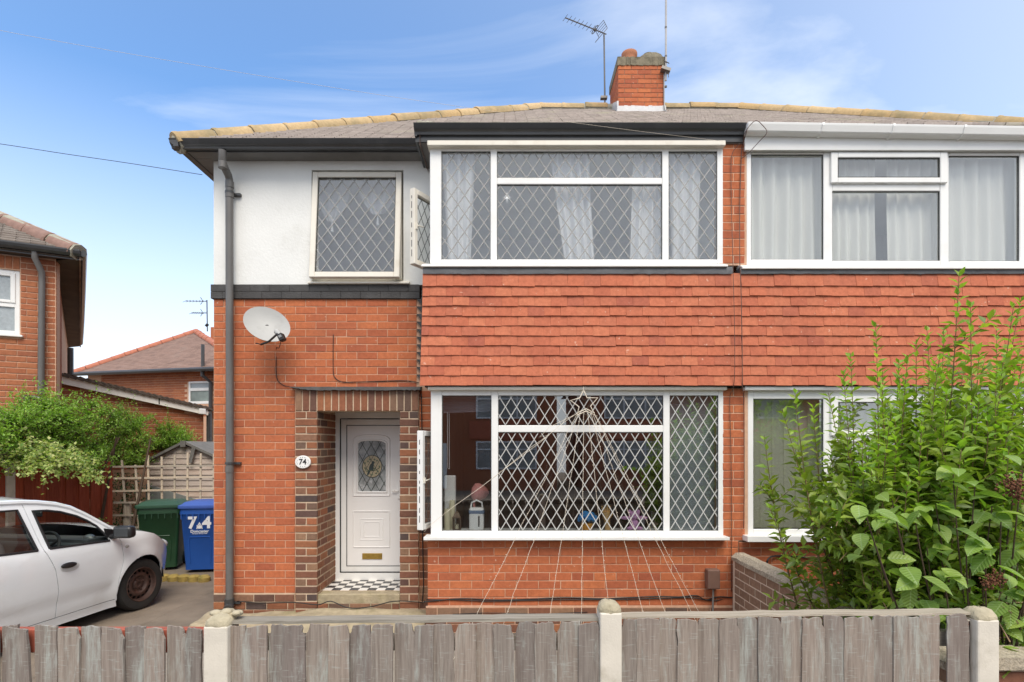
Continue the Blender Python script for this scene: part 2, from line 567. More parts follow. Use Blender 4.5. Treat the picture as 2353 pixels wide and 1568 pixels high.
BLIND = M_cloth('cream_blind', (.86, .83, .66), .35)
BLIND_GREY = M_cloth('grey_blind', (.50, .54, .58), .3)
ROOM = M_plain('room_paint', (.86, .86, .85), .9, .05, 2)
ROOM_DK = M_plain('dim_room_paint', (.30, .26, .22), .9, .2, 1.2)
CONCRETE = M_plain('driveway_concrete', (.205, .165, .125), .9, .22, 3, bmp=.8, bscale=45, dirt=(.11, .088, .064), dirt_amt=.7, dirt_scale=1.1)
APRON = M_plain('apron_concrete', (.36, .30, .20), .95, .25, 12, bmp=1.0, bscale=38, dirt=(.20, .18, .07), dirt_amt=.6, dirt_scale=3.5)
POST = M_plain('concrete_post', (.66, .61, .52), .9, .1, 9, bmp=.18, bscale=90, dirt=(.30, .26, .17), dirt_amt=.55, dirt_scale=6, stretch=None)
POST_TOP = M_plain('weathered_cement', (.42, .37, .26), .95, .3, 12, bmp=1., bscale=45, dirt=(.16, .14, .08), dirt_amt=.6, dirt_scale=9)
FENCE = M_wood('weathered_fence_board', (.185, .155, .132), (.345, .305, .265), wash=(.47, .52, .48), wash_amt=.55, stain=(.225, .175, .158), stain_amt=.4)
FENCE_RED = M_wood('red_stained_timber', (.22, .045, .022), (.44, .11, .055), rough=.8, knots=False)
RAIL_W = M_wood('weathered_rail', (.22, .20, .16), (.40, .37, .31), axis=0, knots=False)
RAIL_RED = M_plain('red_painted_rail', (.34, .085, .05), .7, .35, 20)
TRELLIS = M_wood('trellis_timber', (.46, .40, .31), (.64, .57, .46), axis=0, knots=False)
SHED_W = M_wood('shed_board', (.42, .36, .32), (.64, .57, .51), axis=0, stain=(.36, .22, .15), stain_amt=.5, knots=False)
FELT = M_plain('grey_felt', (.17, .165, .155), .95, .2, 9, bmp=.6)
CABLE = M_plain('black_cable', (.012, .011, .011), .5, .1, 5)
CABLE_BR = M_plain('brown_cable', (.10, .05, .035), .5, .1, 5)
CABLE_W = M_plain('pale_cable', (.62, .55, .45), .6, .1, 60)
GREYMETAL = M_plain('grey_metal', (.30, .30, .29), .45, .1, 5, metal=.6)
# ------------------------------------------------------------------ building kit
_bm_cache = {}


def brick_mesh(wd, ht, m, var=0, name='brick', dep=.04, ch=.0035):
    key = (round(wd, 3), round(ht, 3), m.name, var, name)
    if key in _bm_cache: return _bm_cache[key]
    rr = random.Random(int(wd * 1000) * 131 + int(ht * 1000) * 17 + var * 7)
    a, c = wd / 2, ht / 2
    j = lambda s=.0016: rr.uniform(-s, s)
    v = [(-a + ch + j(), j(.0012), -c + ch + j()), (a - ch + j(), j(.0012), -c + ch + j()), (a - ch + j(), j(.0012), c - ch + j()), (-a + ch + j(), j(.0012), c - ch + j())]
    v += [(-a + j(), ch, -c + j()), (a + j(), ch, -c + j()), (a + j(), ch, c + j()), (-a + j(), ch, c + j())]
    v += [(-a, dep, -c), (a, dep, -c), (a, dep, c), (-a, dep, c)]
    f = [(0, 1, 2, 3)]
    for i in range(4):
        k = (i + 1) % 4
        f.append((4 + i, 4 + k, k, i)); f.append((8 + i, 8 + k, 4 + k, 4 + i))
    me = bpy.data.meshes.new(name)
    me.from_pydata(v, [], f)
    me.materials.append(m)
    _bm_cache[key] = me
    return me


def add_row(lst, x0, x1, zc, y, ln, ht, jt, start, m, pv=0., close=True):
    """one course of stretchers between x0 and x1; `start` is the length of the first piece"""
    x = x0
    first = True
    while x < x1 - .012:
        wd = start if first else ln
        first = False
        e = min(x + wd, x1)
        if x1 - e < .035: e = x1
        if e - x > .02:
            lst.append(((x + e) / 2, y - random.uniform(0, pv), zc, e - x - jt, ht, 0., m))
        x = e


def emit_bricks(lst, parent, limit, name='brick', stuffname='brickwork'):
    lst = sorted(lst, key=lambda b: -b[3] * b[4] / (b[1] ** 2) * (abs(math.cos(b[5])) + .25))
    mb = {}
    for i, (x, y, z, wd, ht, rz, m) in enumerate(lst):
        B = TRS((x, y, z), (random.gauss(0, .006), random.gauss(0, .003), rz + random.gauss(0, .006)))
        me = brick_mesh(wd, ht, m, random.randint(0, 3))
        if i < limit:
            inst(name, me, parent, B)
        else:
            q = mb.setdefault(m.name, (m, MB()))[1]
            q.add([v.co for v in me.vertices], [tuple(p.vertices) for p in me.polygons], B)
    for m, q in mb.values():
        q.build(stuffname, m, parent, kind='stuff')


def frame(mb, x0, x1, z0, z1, wl, wr, wb, wt, y0, y1, M=None):
    mb.box(x0, x0 + wl, y0, y1, z0, z1, M)
    mb.box(x1 - wr, x1, y0, y1, z0, z1, M)
    mb.box(x0 + wl, x1 - wr, y0, y1, z0, z0 + wb, M)
    mb.box(x0 + wl, x1 - wr, y0, y1, z1 - wt, z1, M)


def lattice(mb, x0, x1, z0, z1, pw, ph, y, wd=.009, th=.004, ox=0., M=None):
    """diamond leading clipped to a rectangle"""
    s = ph / pw
    for sgn in (1, -1):
        # lines z = sgn*s*(x-xi)+z0
        span = (z1 - z0) / s
        n = int((x1 - x0 + span) / pw) + 3
        for k in range(-n, n + 1):
            xi = x0 + ox + k * pw
            pts = []
            # clip parametric
            xa, za, xb, zb = xi, z0, xi + sgn * span, z1
            t0, t1 = 0., 1.
            dxl = xb - xa
            for lo, hi in ((x0, x1),):
                ta, tb = (lo - xa) / dxl, (hi - xa) / dxl
                if ta > tb: ta, tb = tb, ta
                t0, t1 = max(t0, ta), min(t1, tb)
            if t1 - t0 < .02: continue
            A = Vector((xa + dxl * t0, y, za + (zb - za) * t0)); B = Vector((xa + dxl * t1, y, za + (zb - za) * t1))
            d = (B - A).normalized(); nrm = Vector((-d.z, 0, d.x)) * wd / 2; dp = Vector((0, th * (1 if sgn > 0 else .8), 0))
            mb.add([A - nrm - dp, A + nrm - dp, B + nrm - dp, B - nrm - dp, A - nrm, A + nrm, B + nrm, B - nrm],
                   [(0, 3, 2, 1), (0, 1, 5, 4), (2, 3, 7, 6), (1, 2, 6, 5), (3, 0, 4, 7)], M)


def pane(parent, x0, x1, z0, z1, y, m=None, lead=None, M=None, name='pane'):
    """one glazed opening: the glass, its black gasket and its leading"""
    o = MB().box(x0 - .006, x1 + .006, y, y + .006, z0 - .006, z1 + .006, M).build(name, m or GLASS, parent)
    g = MB(); frame(g, x0 - .001, x1 + .001, z0 - .001, z1 + .001, .006, .006, .006, .006, y - .012, y - .001, M)
    g.build('gasket', SEAL, parent)
    if lead:
        lb = MB(); lattice(lb, x0 + .004, x1 - .004, z0 + .004, z1 - .004, lead[0], lead[1], y - .0015, lead[3] if len(lead) > 3 else .009, .004, lead[4] if len(lead) > 4 else 0., M)
        lb.build('leading', lead[2], parent)
    return o


def rect(px0, py0, px1, py1, y):
    """x0,x1,z0,z1 of a pixel rectangle at depth y"""
    return X(px0, y), X(px1, y), Z(py1, y), Z(py0, y)


# ------------------------------------------------------------------ ground
MB().box(-60, 60, -30, 90, -.4, -.006).build('ground', CONCRETE, None)['kind'] = 'structure'
dr = MB().box(-6.9, -3.3, 2.72, 12, -.0055, .0)
dr.box(-4.05, -4.04, 2.72, 12, 0, .0015)
dr.build('driveway', CONCRETE, None)['kind'] = 'structure'
SLAB = M_plain('garden_slab', (.26, .23, .19), .9, .2, 3, bmp=.6, dirt=(.14, .13, .1), dirt_amt=.5)
MB().box(-3.3, 2.2, 2.72, 6, -.0055, .012).build('garden_path', SLAB, None)['kind'] = 'structure'
PAVE = M_plain('pavement_tarmac', (.12, .115, .11), .9, .15, 5, bmp=.7)
MB().box(-60, 60, -.6, 2.45, -.0055, .004).build('pavement', PAVE, None)['kind'] = 'structure'
MB().box(-60, 60, -7.0, -.7, -.115, -.0).box(-60, 60, -.7, -.6, -.1, .005).build('road', M_plain('road_tarmac', (.06, .06, .062), .9, .15, 5, bmp=.7), None)['kind'] = 'structure'
# uneven concrete apron in front of the house, lumpy top
ap = []
af = []
nx, ny = 60, 8
for j in range(ny + 1):
    for i in range(nx + 1):
        x = -3.34 + (2.44) * i / nx
        y = 5.45 + .52 * j / ny
        lump = .022 * math.sin(x * 5.1) + .016 * math.sin(x * 11.7 + 1.3) + .012 * math.sin(y * 17 + x * 3)
        z = .105 + .03 * (j / ny) + lump * (.4 + .6 * math.sin(math.pi * j / ny)) + .055 * math.exp(-((x + 1.6) / .55) ** 2) * (j / ny)
        if j == 0: z = -.01
        if i == 0: z = min(z, .0)
        ap.append((x, y + .03 * math.sin(x * 7), z))
for j in range(ny):
    for i in range(nx):
        a = j * (nx + 1) + i
        af.append((a, a + 1, a + nx + 2, a + nx + 1))
o = pmesh('apron_path', ap, af, APRON, None, smooth=True); o['kind'] = 'structure'

# ------------------------------------------------------------------ the house, number 74
YW = 6.0
YB = 5.52
XL = X(491, YW)
XP = X(1697, YB)
ZB = .15
house = thing('semi_detached_house', 'white and orange brick left half of the semi-detached pair with black guttering and porch', 'house', (-.5, YW, ZB))
EZ = 5.12          # soffit height
CO = .0837         # brick course

# white rendered upper wall round the small window
ox0, ox1, oz0, oz1 = rect(716, 391, 927, 649, YW)
zb1 = Z(655, YW); zb0 = Z(687.8, YW)
mb = MB()
XBL = -.90
mb.box(XL, ox0, YW, YW + .22, zb1, EZ).box(ox1, XBL, YW, YW + .22, zb1, EZ).box(ox0, ox1, YW, YW + .22, oz1, EZ).box(ox0, ox1, YW, YW + .22, zb1, oz0)
mb.build('rendered_wall', RENDER, house)
# two black painted courses
mb = MB()
for r in range(2):
    x = XL - .022
    while x < X(963, YW):
        wd = .2185 if (r == 0 or x > XL) else .13
        e = min(x + wd, X(965, YW))
        mb.box(x, e - .0018, YW - .022 - random.uniform(0, .003), YW + .1, zb1 - (r + 1) * (zb1 - zb0) / 2 + .002, zb1 - r * (zb1 - zb0) / 2 - .001)
        x += wd
mb.box(XL - .016, X(964, YW), YW - .014, YW + .1, zb0 + .002, zb1 - .004)
mb.build('painted_band', BLACK_PAINT, house, bevel=.002)

# lower wall: mortar slab with the porch opening
DX0, DX1 = X(729, 5.94), X(918, 5.94)
DZ1 = Z(945, 5.94)
mb = MB()
mb.box(XL, DX0 - .01, YW + .0035, YW + .22, ZB - .2, zb0)
mb.box(DX1 + .01, XBL, YW + .0035, YW + .22, ZB - .2, zb0)
mb.box(DX0 - .01, DX1 + .01, YW + .0035, YW + .22, DZ1 + .02, zb0)
wall = mb.build('wall', MORTAR, house)
# shell: flank, rear and party walls, floors between
mb = MB().box(XL + .002, XL + .2, YW + .22, 13.6, ZB - .2, EZ - .01).box(XL + .2, XP, 13.4, 13.6, ZB - .2, EZ - .01).box(XP - .1, XP - .02, YB + .12, 13.4, ZB - .2, EZ - .03)
mb.build('outer_wall', BRICK, house)

bricks = []
rows = 39
px_l, px_r = X(678, YW), X(958, YW)
zt = zb0
for r in range(rows):
    zc = zt - (r + .5) * CO
    py_c = HY - (zc - H) * F / YW
    right = px_r if py_c < 889 else px_l
    st = .2185 + .0085 if r % 2 else .112
    add_row(bricks, XL, right, zc, YW, .227, CO - .008, .007, st, BRICK, .003)
zp = zt - rows * CO          # plinth top
for r in range(3):
    zc = zp - .008 - (r + .5) * .086
    add_row(bricks, XL - .002, px_l, zc, YW - .012, .232, .073, .012, .2185 if r % 2 == 0 else .13, BRICK_DK, .004)
MB().box(XL + .004, px_l, YW - .004, YW + .006, ZB - .2, zp).build('plinth', MORTAR_CR, house)

# porch surround, proud of the wall, in brown brick
YP = 5.94
porch = MB()
PX0, PX1 = X(678, YP), X(962, YP)
ZL0, ZL1 = Z(945, YP), Z(896, YP)
porch.box(PX0 + .004, DX0 - .005, YP + .005, YW + .1, ZB - .15, ZL0)
porch.box(DX1 + .005, PX1 - .004, YP + .005, YW + .1, ZB - .15, ZL0)
porch.box(PX0 + .004, PX1 - .004, YP + .005, YW + .1, ZL0 + .002, ZL1)
porch.box(DX0 - .16, DX0 - .007, YW + .1, 6.66, ZB, ZL0 + .05)      # left reveal
porch.box(DX1 + .007, DX1 + .16, YW + .1, 6.66, ZB, ZL0 + .05)
porch.box(DX0 - .16, DX1 + .16, YW + .1, 6.66, ZL0 + .052, ZL0 + .2)
porch = porch.build('porch_surround', MORTAR_CR, house)
pb = []
n = 17
sw = (PX1 - PX0) / n
for i in range(n):
    pb.append((PX0 + (i + .5) * sw, YP - random.uniform(0, .004), (ZL0 + ZL1) / 2, sw - .014, (ZL1 - ZL0) - .006, 0., BRICK_DK))
r = 0
z = ZL0
while z > ZB - .06:
    zc = z - CO / 2
    h = CO - .016
    for a, e in ((PX0, DX0), (DX1, PX1)):
        w_ = e - a
        if r % 2 == 1:
            pb.append(((a + e) / 2, YP - random.uniform(0, .004), zc, w_ - .006, h, 0., BRICK_DK))
        else:
            pb.append((a + w_ * .25, YP - random.uniform(0, .004), zc, w_ * .5 - .013, h, 0., BRICK_DK))
            pb.append((a + w_ * .75, YP - random.uniform(0, .004), zc, w_ * .5 - .013, h, 0., BRICK_DK))
    # reveal bricks on the left jamb (facing +x) and on the right one
    ys = YP + .01
    first = .105 if r % 2 else .2185
    while ys < 6.58:
        e = min(ys + first, 6.6)
        first = .227
        if e - ys > .03:
            pb.append((DX0 - .002, (ys + e) / 2, zc, e - ys - .014, h, R(90), BRICK_DK))
            pb.append((DX1 + .002, (ys + e) / 2, zc, e - ys - .014, h, R(-90), BRICK_DK))
        ys = e
    z -= CO
    r += 1
# lead and felt flashing with a ragged lower edge
fm = MB()
xs = np.linspace(X(664, 5.90), X(966, 5.90), 70)
zf1, zf0 = Z(888.5, 5.92), Z(897, 5.92)
vv = []
ff = []
for i, x in enumerate(xs):
    jz = random.uniform(-.006, .004); k = min(1., i / 10)
    vv += [(x, YW - .001, zf1 + .006), (x, 5.905, zf1 - .006 + .003 * math.sin(i * .7)), (x, 5.895, zf0 + jz + (1 - k) * .03), (x, YW, zf0 + jz * .5 + (1 - k) * .03)]
    if i:
        b0 = 4 * (i - 1)
        for k in range(4):
            ff.append((b0 + k, b0 + (k + 1) % 4, b0 + 4 + (k + 1) % 4, b0 + 4 + k))
fm.add(vv, ff)
fm.build('porch_flashing', BLACK_PAINT, house, smooth=True)

# step with chequered tiles
DY = 6.60
zs = Z(1332, DY)
st = MB().box(DX0, DX1, YP + .01, 6.62, ZB, zs - .004)
st.build('door_step', APRON, house, bevel=.006)
st2 = MB().box(DX0 - .0, DX1, YP + .018, YP + .05, ZB - .1, Z(1380, YP))
sbr = []
add_row(sbr, DX0, DX1, ZB - .005 + .043, YP + .004, .232, .07, .012, .12, BRICK_DK, .003)
chk_w = MB(); chk_b = MB()
ncol, nrow = 9, 5
yt0 = 6.10
tw = (DX1 - DX0) / ncol; tl = (DY - yt0) / nrow
TILE_W = M_plain('white_floor_tile', (.72, .70, .66), .35, .05, 9)
TILE_B = M_plain('black_floor_tile', (.03, .03, .032), .35, .1, 9)
step_floor = MB().box(DX0, DX1, yt0 - .005, DY, zs - .0035, zs - .001).build('step_floor', MORTAR_CR, house)
tmes = {}
for k, mm in ((0, TILE_W), (1, TILE_B)):
    q = MB().box(-tw / 2 + .0015, tw / 2 - .0015, -tl / 2 + .0015, tl / 2 - .0015, 0, .004)
    me = q.mesh('floor_tile'); me.materials.append(mm); tmes[k] = me
for i in range(ncol):
    for j in range(nrow):
        inst('floor_tile', tmes[(i + j) % 2], step_floor, TRS((DX0 + (i + .5) * tw, yt0 + (j + .5) * tl, zs - .001), (random.gauss(0, .003), random.gauss(0, .003), 0)))

# front door
door = MB()
fx0, fx1 = X(768, DY), DX1 + .02
fz0, fz1 = zs, Z(947, DY)
frame(door, fx0, fx1, fz0, fz1, X(783, DY) - X(768, DY), .05, Z(1315, DY) - Z(1332, DY), Z(947, DY) - Z(962, DY), DY - .04, DY + .04)
door = door.build('front_door', WHITE_PVC, house, bevel=.004)
sx0, sx1, sz0, sz1 = X(784.5, DY), fx1 - .054, Z(1313.5, DY), Z(963.5, DY)
sash = MB()
frame(sash, sx0, sx1, sz0, sz1, .068, .06, .07, .075, DY - .022, DY + .03)
sash.build('door_sash', WHITE_PVC, door, bevel=.004)
lx0, lx1, lz0, lz1 = X(798.5, DY), sx1 - .064, Z(1299.5, DY), Z(978.5, DY)
MB().box(fx0 + .02, fx1 - .02, DY + .0, DY + .035, fz0 + .02, fz1 - .02).build('door_gap', SEAL, door)

gk = MB()
frame(gk, sx0 - .004, sx1 + .004, sz0 - .004, sz1 + .004, .006, .006, .006, .006, DY - .0415, DY - .02)
frame(gk, lx0 - .006, lx1 + .006, lz0 - .006, lz1 + .006, .007, .007, .007, .007, DY - .0235, DY - .01)
gk.build('door_gasket', SEAL, door)


def arch_poly(x0, x1, z0, z1, rise, n=12):
    pts = [(x0, z0), (x1, z0), (x1, z1 - rise)]
    c = (x0 + x1) / 2; hw = (x1 - x0) / 2
    for k in range(1, n):
        u = 1 - 2 * k / n
        pts.append((c + hw * u, z1 - rise + rise * math.sqrt(max(0, 1 - abs(u) ** 2.4))))
    pts.append((x0, z1 - rise))
    return pts


gx0, gx1, gz0, gz1 = X(824, DY), X(887, DY), Z(1129, DY), Z(1013, DY)
GL = (gx0, gx1, gz0, gz1)
# leaf with an arched opening for the glass
bm = bmesh.new()
outer = [(lx0, lz0), (lx1, lz0), (lx1, lz1), (lx0, lz1)]
inner = arch_poly(gx0, gx1, gz0, gz1, .035)
for poly in (outer, inner):
    vs = [bm.verts.new((p[0], DY - .016, p[1])) for p in poly]
    for i in range(len(vs)): bm.edges.new((vs[i], vs[(i + 1) % len(vs)]))
bmesh.ops.triangle_fill(bm, use_beauty=True, edges=bm.edges[:])
ex = bmesh.ops.extrude_face_region(bm, geom=bm.faces[:])
for g in ex['geom']:
    if isinstance(g, bmesh.types.BMVert): g.co.y += .03
bmesh.ops.recalc_face_normals(bm, faces=bm.faces)
me = bpy.data.meshes.new('door_leaf'); bm.to_mesh(me); bm.free(); me.materials.append(DOOR_WHITE)
leaf = adopt(bpy.data.objects.new('door_leaf', me), door)


def loop_tube(mb, pts2, y, r, n=6):
    p = [Vector((a, y, b)) for a, b in pts2]
    m_ = len(p)
    for i in range(m_):
        mb.tube([p[i], p[(i + 1) % m_]], r, n)


mo = MB()
loop_tube(mo, arch_poly(gx0 - .012, gx1 + .012, gz0 - .012, gz1 + .012, .038), DY - .016, .010)
loop_tube(mo, arch_poly(X(813, DY), X(896, DY), Z(1139, DY), Z(1000, DY), .05), DY - .017, .009)
for a in ((813, 1175, 896, 1257), (829, 1192, 881, 1240), (837, 1200, 873, 1233)):
    x0, x1, z0, z1 = rect(*a, DY)
    loop_tube(mo, [(x0, z0), (x1, z0), (x1, z1), (x0, z1)], DY - .016, .008 if a[0] == 813 else .005)
mo.build('door_moulding', DOOR_WHITE, door, smooth=True)
x0, x1, z0, z1 = rect(833.5, 1271, 879, 1284.5, DY)
lb = MB().box(x0, x1, DY - .026, DY - .014, z0, z1).build('letterbox', BRASS, door, bevel=.003)
hd = MB()
hx, hz = X(917, DY) - .0, Z(1127, DY)
hd.box(hx - .01, hx + .02, DY - .03, DY - .015, hz - .1, hz + .1).tube([(hx + .003, DY - .05, hz), (hx - .075, DY - .055, hz)], .008)
hd.build('door_handle', WHITE_PVC, door, smooth=True)
# stained glass: panes, leading and a plain bird on a branch in an oval
DG = M_plain('obscure_glass', (.30, .32, .32), .12, .5, 7, dirt=(.62, .63, .64), dirt_amt=.8, dirt_scale=9, stretch=None)
MB().box(gx0 - .01, gx1 + .01, DY - .006, DY + .0, gz0 - .01, gz1 + .01).build('door_glass', DG, door)
dl = MB()
lattice(dl, gx0, gx1, gz0, gz1 - .006, .105, .19, DY - .0075, .006, .004, .05)
ocx, ocz = X(855.5, DY), Z(1072, DY); orx, orz = .118, .135
op = [(ocx + orx * math.cos(2 * math.pi * k / 28), ocz + orz * math.sin(2 * math.pi * k / 28)) for k in range(28)]
loop_tube(dl, op, DY - .011, .0035, 5)
dl.build('door_leading', LEADING_D, door)
OV = M_plain('amber_glass', (.42, .36, .24), .25, .12, 18)
MB().prism(op, 'y', DY - .0105, DY - .0095).build('oval_pane', OV, door)
BIRDC = M_plain('bird_paint', (.035, .05, .045), .4, .3, 30)
GREENC = M_plain('branch_paint', (.10, .14, .08), .5, .3, 30)
bd = MB()
for (u, v, rx, rz, a) in ((-.01, -.01, .026, .052, -.35), (.012, .045, .017, .02, 0), (-.038, -.068, .012, .05, -.45), (.0, -.015, .02, .045, .1)):
    poly = []
    for k in range(14):
        t_ = 2 * math.pi * k / 14
        p_, q_ = rx * math.cos(t_), rz * math.sin(t_)
        poly.append((ocx + u + p_ * math.cos(a) + q_ * math.sin(-a), ocz + v + p_ * math.sin(a) + q_ * math.cos(a)))
    bd.prism(poly, 'y', DY - .0128 - rx * .02, DY - .0106)
bd.prism([(ocx + .026, ocz + .05), (ocx + .045, ocz + .043), (ocx + .026, ocz + .04)], 'y', DY - .0126, DY - .0106)
bd.build('glass_bird', BIRDC, door)
br = MB()
br.tube([(ocx - .09, DY - .0118, ocz - .03), (ocx - .02, DY - .0118, ocz - .055), (ocx + .05, DY - .0118, ocz - .045), (ocx + .1, DY - .0118, ocz - .01)], .0035, 5)
for (u, v) in ((-.085, -.02), (-.06, -.06), (-.05, .06), (-.03, .085), (.03, .085), (.06, .07), (.07, -.06), (.05, -.085), (.09, .0), (0, -.1), (.03, -.03), (-.085, .04)):
    a = random.uniform(0, 6)
    br.prism([(ocx + u + .017 * math.cos(a + t_) * (1 if k % 2 else .45), ocz + v + .017 * math.sin(a + t_) * (1 if k % 2 else .45)) for k, t_ in enumerate(np.linspace(0, 2 * math.pi, 8, endpoint=False))], 'y', DY - .0122, DY - .0106)
br.build('glass_branch', GREENC, door)

# dark strip of wall between porch and bay
z = ZL1
r = 0
while z > ZB - .1:
    add_row(bricks, X(963, YW), X(995, YW), z - CO / 2, YW, .227, CO - .013, .011, .12 if r % 2 else .2, BRICK_DK if r > 4 else BRICK, .004)
    z -= CO; r += 1

# ---- bay base, pier bricks
def bay_base(x0, x1, lst, wallroot, ztop, yb=YB):
    zp_ = Z(1392, YB)
    z = zp_
    k = 0
    while z < ztop - .02:
        h = min(.0842, ztop - z)
        add_row(lst, x0, x1, z + h / 2, yb, .227, h - .008, .007, .112 if k % 2 else .2265, BRICK, .003)
        z += .0842; k += 1
    for k in range(3):
        add_row(lst, x0 - .018, x1 + .0, zp_ - .012 - (k + .5) * .086, yb - .018, .232, .073, .012, .2185 if k % 2 else .12, BRICK_DK, .004)
    m_ = MB().box(x0 + .004, x1, yb + .0035, yb + .12, ZB - .2, ztop)
    m_.box(x0 - .014, x1, yb - .010, yb + .006, ZB - .2, zp_ - .004)
    return m_


BX0 = X(982, YB)
m_ = bay_base(BX0, XP, bricks, house, Z(1243, YB))
m_.box(BX0 + .004, BX0 + .1, YB + .12, YW + .1, ZB - .2, Z(1243, YB))
m_.build('bay_wall', MORTAR, house)
# the pier between the two bays, both storeys
pier = MB()
px0, px1 = X(1660, YB), X(1712, YB)
for z0, z1 in ((Z(1243, YB), Z(893, YB)), (Z(610, YB), Z(322, YB))):
    pier.box(px0 - .03, px1 + .03, YB + .0035, YB + .14, z0, z1)
    k = 0
    z = z1
    while z > z0 + .02:
        h = min(.0842, z - z0)
        if k % 2:
            bricks.append(((px0 + px1) / 2, YB, z - h / 2, px1 - px0 - .004, h - .008, 0, BRICK))
        else:
            for q in (.25, .75):
                bricks.append((px0 + (px1 - px0) * q, YB, z - h / 2, (px1 - px0) / 2 - .008, h - .008, 0, BRICK))
        z -= .0842; k += 1
pier.build('bay_pier', MORTAR, house)
emit_bricks(bricks + sbr, wall, 330)
emit_bricks(pb, porch, 250)


# ---- hung tiles
def hung_tile_mesh(wd, m, var):
    key = ('tile', round(wd, 3), m.name, var)
    if key in _bm_cache: return _bm_cache[key]
    rr = random.Random(var * 13 + int(wd * 1000))
    a = wd / 2; hh = .135; t = .015
    d = lambda s=.0016: rr.uniform(-s, s)
    v = [(-a, -t + d(), d()), (a, -t + d(), d()), (a, d(.0003), 0), (-a, d(.0003), 0), (-a, -t, hh), (a, -t, hh), (a, 0, hh), (-a, 0, hh)]
    # slight camber across the face
    v += [(0, -t - .0022, d() * .5), (0, -t - .002, hh)]
    f = [(0, 8, 9, 4), (8, 1, 5, 9), (3, 2, 1, 8, 0), (1, 2, 6, 5), (3, 0, 4, 7), (4, 9, 5, 6, 7)]
    me = bpy.data.meshes.new('hung_tile'); me.from_pydata(v, [], f); me.materials.append(m)
    _bm_cache[key] = me
    return me


def tile_hang(parent, x_l, x_r, ragged=True):
    n = 11
    for k in range(n):
        yb = 5.470 - .03 * (k / 10) ** 1.5
        zc = Z(658.0 + 22.9 * k, 5.46)
        l = x_l - .022 * (k / 10) ** 1.2 if ragged else x_l
        x = l
        first = .142 if k % 2 == 0 else .075
        i = 0
        while x < x_r - .02:
            wd = first if (i == 0 and ragged) else (.082 if i == 0 and k % 2 else .1655)
            e = min(x + wd, x_r)
            if x_r - e < .03: e = x_r
            rz = random.gauss(0, .004)
            inst('hung_tile', hung_tile_mesh(e - x - .0015, CLAY_TILE, random.randint(0, 4)), parent,
                 TRS(((x + e) / 2, yb - random.uniform(0, .004), zc + random.gauss(0, .0022)), (R(-9) + random.gauss(0, .007), random.gauss(0, .006), rz)))
            x = e; i += 1


TX0 = X(971, 5.46)
tb = MB().box(X(975, 5.46), XP, 5.485, 5.62, Z(889, 5.46), Z(628, 5.46)).box(X(975, 5.46), X(975, 5.46) + .08, 5.62, YW + .1, Z(889, 5.46), Z(628, 5.46))
hung = tb.build('tile_hanging', BLACK_PAINT, house)
tile_hang(hung, TX0, XP)
tm = MB()
for k in range(11):
    zt_ = zb0 - k * CO - .002
    xa, xb = X(957.5, YW), X(970, YW)
    tm.prism([(xa, zt_), (xb, zt_), (xb, zt_ - .072)], 'y', YW - .02, YW + .002)
tm.build('edge_fillet', BLACK_PAINT, house)
# painted lead band under the upper window
def lead_band(x0, x1, parent, name='lead_band'):
    mb = MB()
    n = int((x1 - x0) / .04)
    vv = []; ff = []
    for i in range(n + 1):
        x = x0 + (x1 - x0) * i / n
        za, zb = Z(630, 5.46) + random.gauss(0, .0016), Z(613, 5.46)
        ya = 5.455 + random.gauss(0, .0012)
        vv += [(x, ya, za), (x, 5.452 + random.gauss(0, .0014), (za + zb) / 2), (x, 5.462, zb), (x, 5.54, zb + .004)]
        if i:
            b0 = 4 * (i - 1)
            for k in range(3): ff.append((b0 + k, b0 + 4 + k, b0 + 5 + k, b0 + 1 + k))
    mb.add(vv, ff)
    mb.box(x0 + .002, x1 - .002, 5.475, 5.6, Z(631, 5.46), Z(613.5, 5.46))
    return mb.build(name, GREY_BAND, parent, smooth=True)


lead_band(X(972, 5.46), X(1683, 5.46), house)

# ---- windows
YG = 5.555      # glass plane of the bay windows


def bay_window(parent, outer, panes, lead, gm, mat, y=YG, name='window', holes=()):
    mb = MB()
    x0, x1, z0, z1 = rect(*outer, y)
    # build as a plate of bars between the pane rectangles
    rs = [rect(*p, y) for p in list(panes) + list(holes)]
    bm_ = MB()
    xs = sorted({x0, x1} | {r_[0] for r_ in rs} | {r_[1] for r_ in rs})
    zs_ = sorted({z0, z1} | {r_[2] for r_ in rs} | {r_[3] for r_ in rs})
    cols = sorted({(r_[0], r_[1]) for r_ in rs})
    # outer frame and full-height mullions
    last = x0
    for ci, (a, b_) in enumerate(cols):
        mb.box(last, a, y - .035, y + .03, z0, z1)
        zz = sorted((r_[2], r_[3]) for r_ in rs if r_[0] == a)
        lastz = z0
        for (c, d_) in zz:
            mb.box(a, b_, y - .035 if lastz == z0 else y - .032, y + .03, lastz, c)
            lastz = d_
        mb.box(a, b_, y - .035, y + .03, lastz, z1)
        last = b_
    mb.box(last, x1, y - .035, y + .03, z0, z1)
    wo = mb.build(name, mat, parent, bevel=.006)
    for r_, p in zip(rs, panes):
        pane(wo, r_[0], r_[1], r_[2], r_[3], y - .012, gm, lead)
    return wo


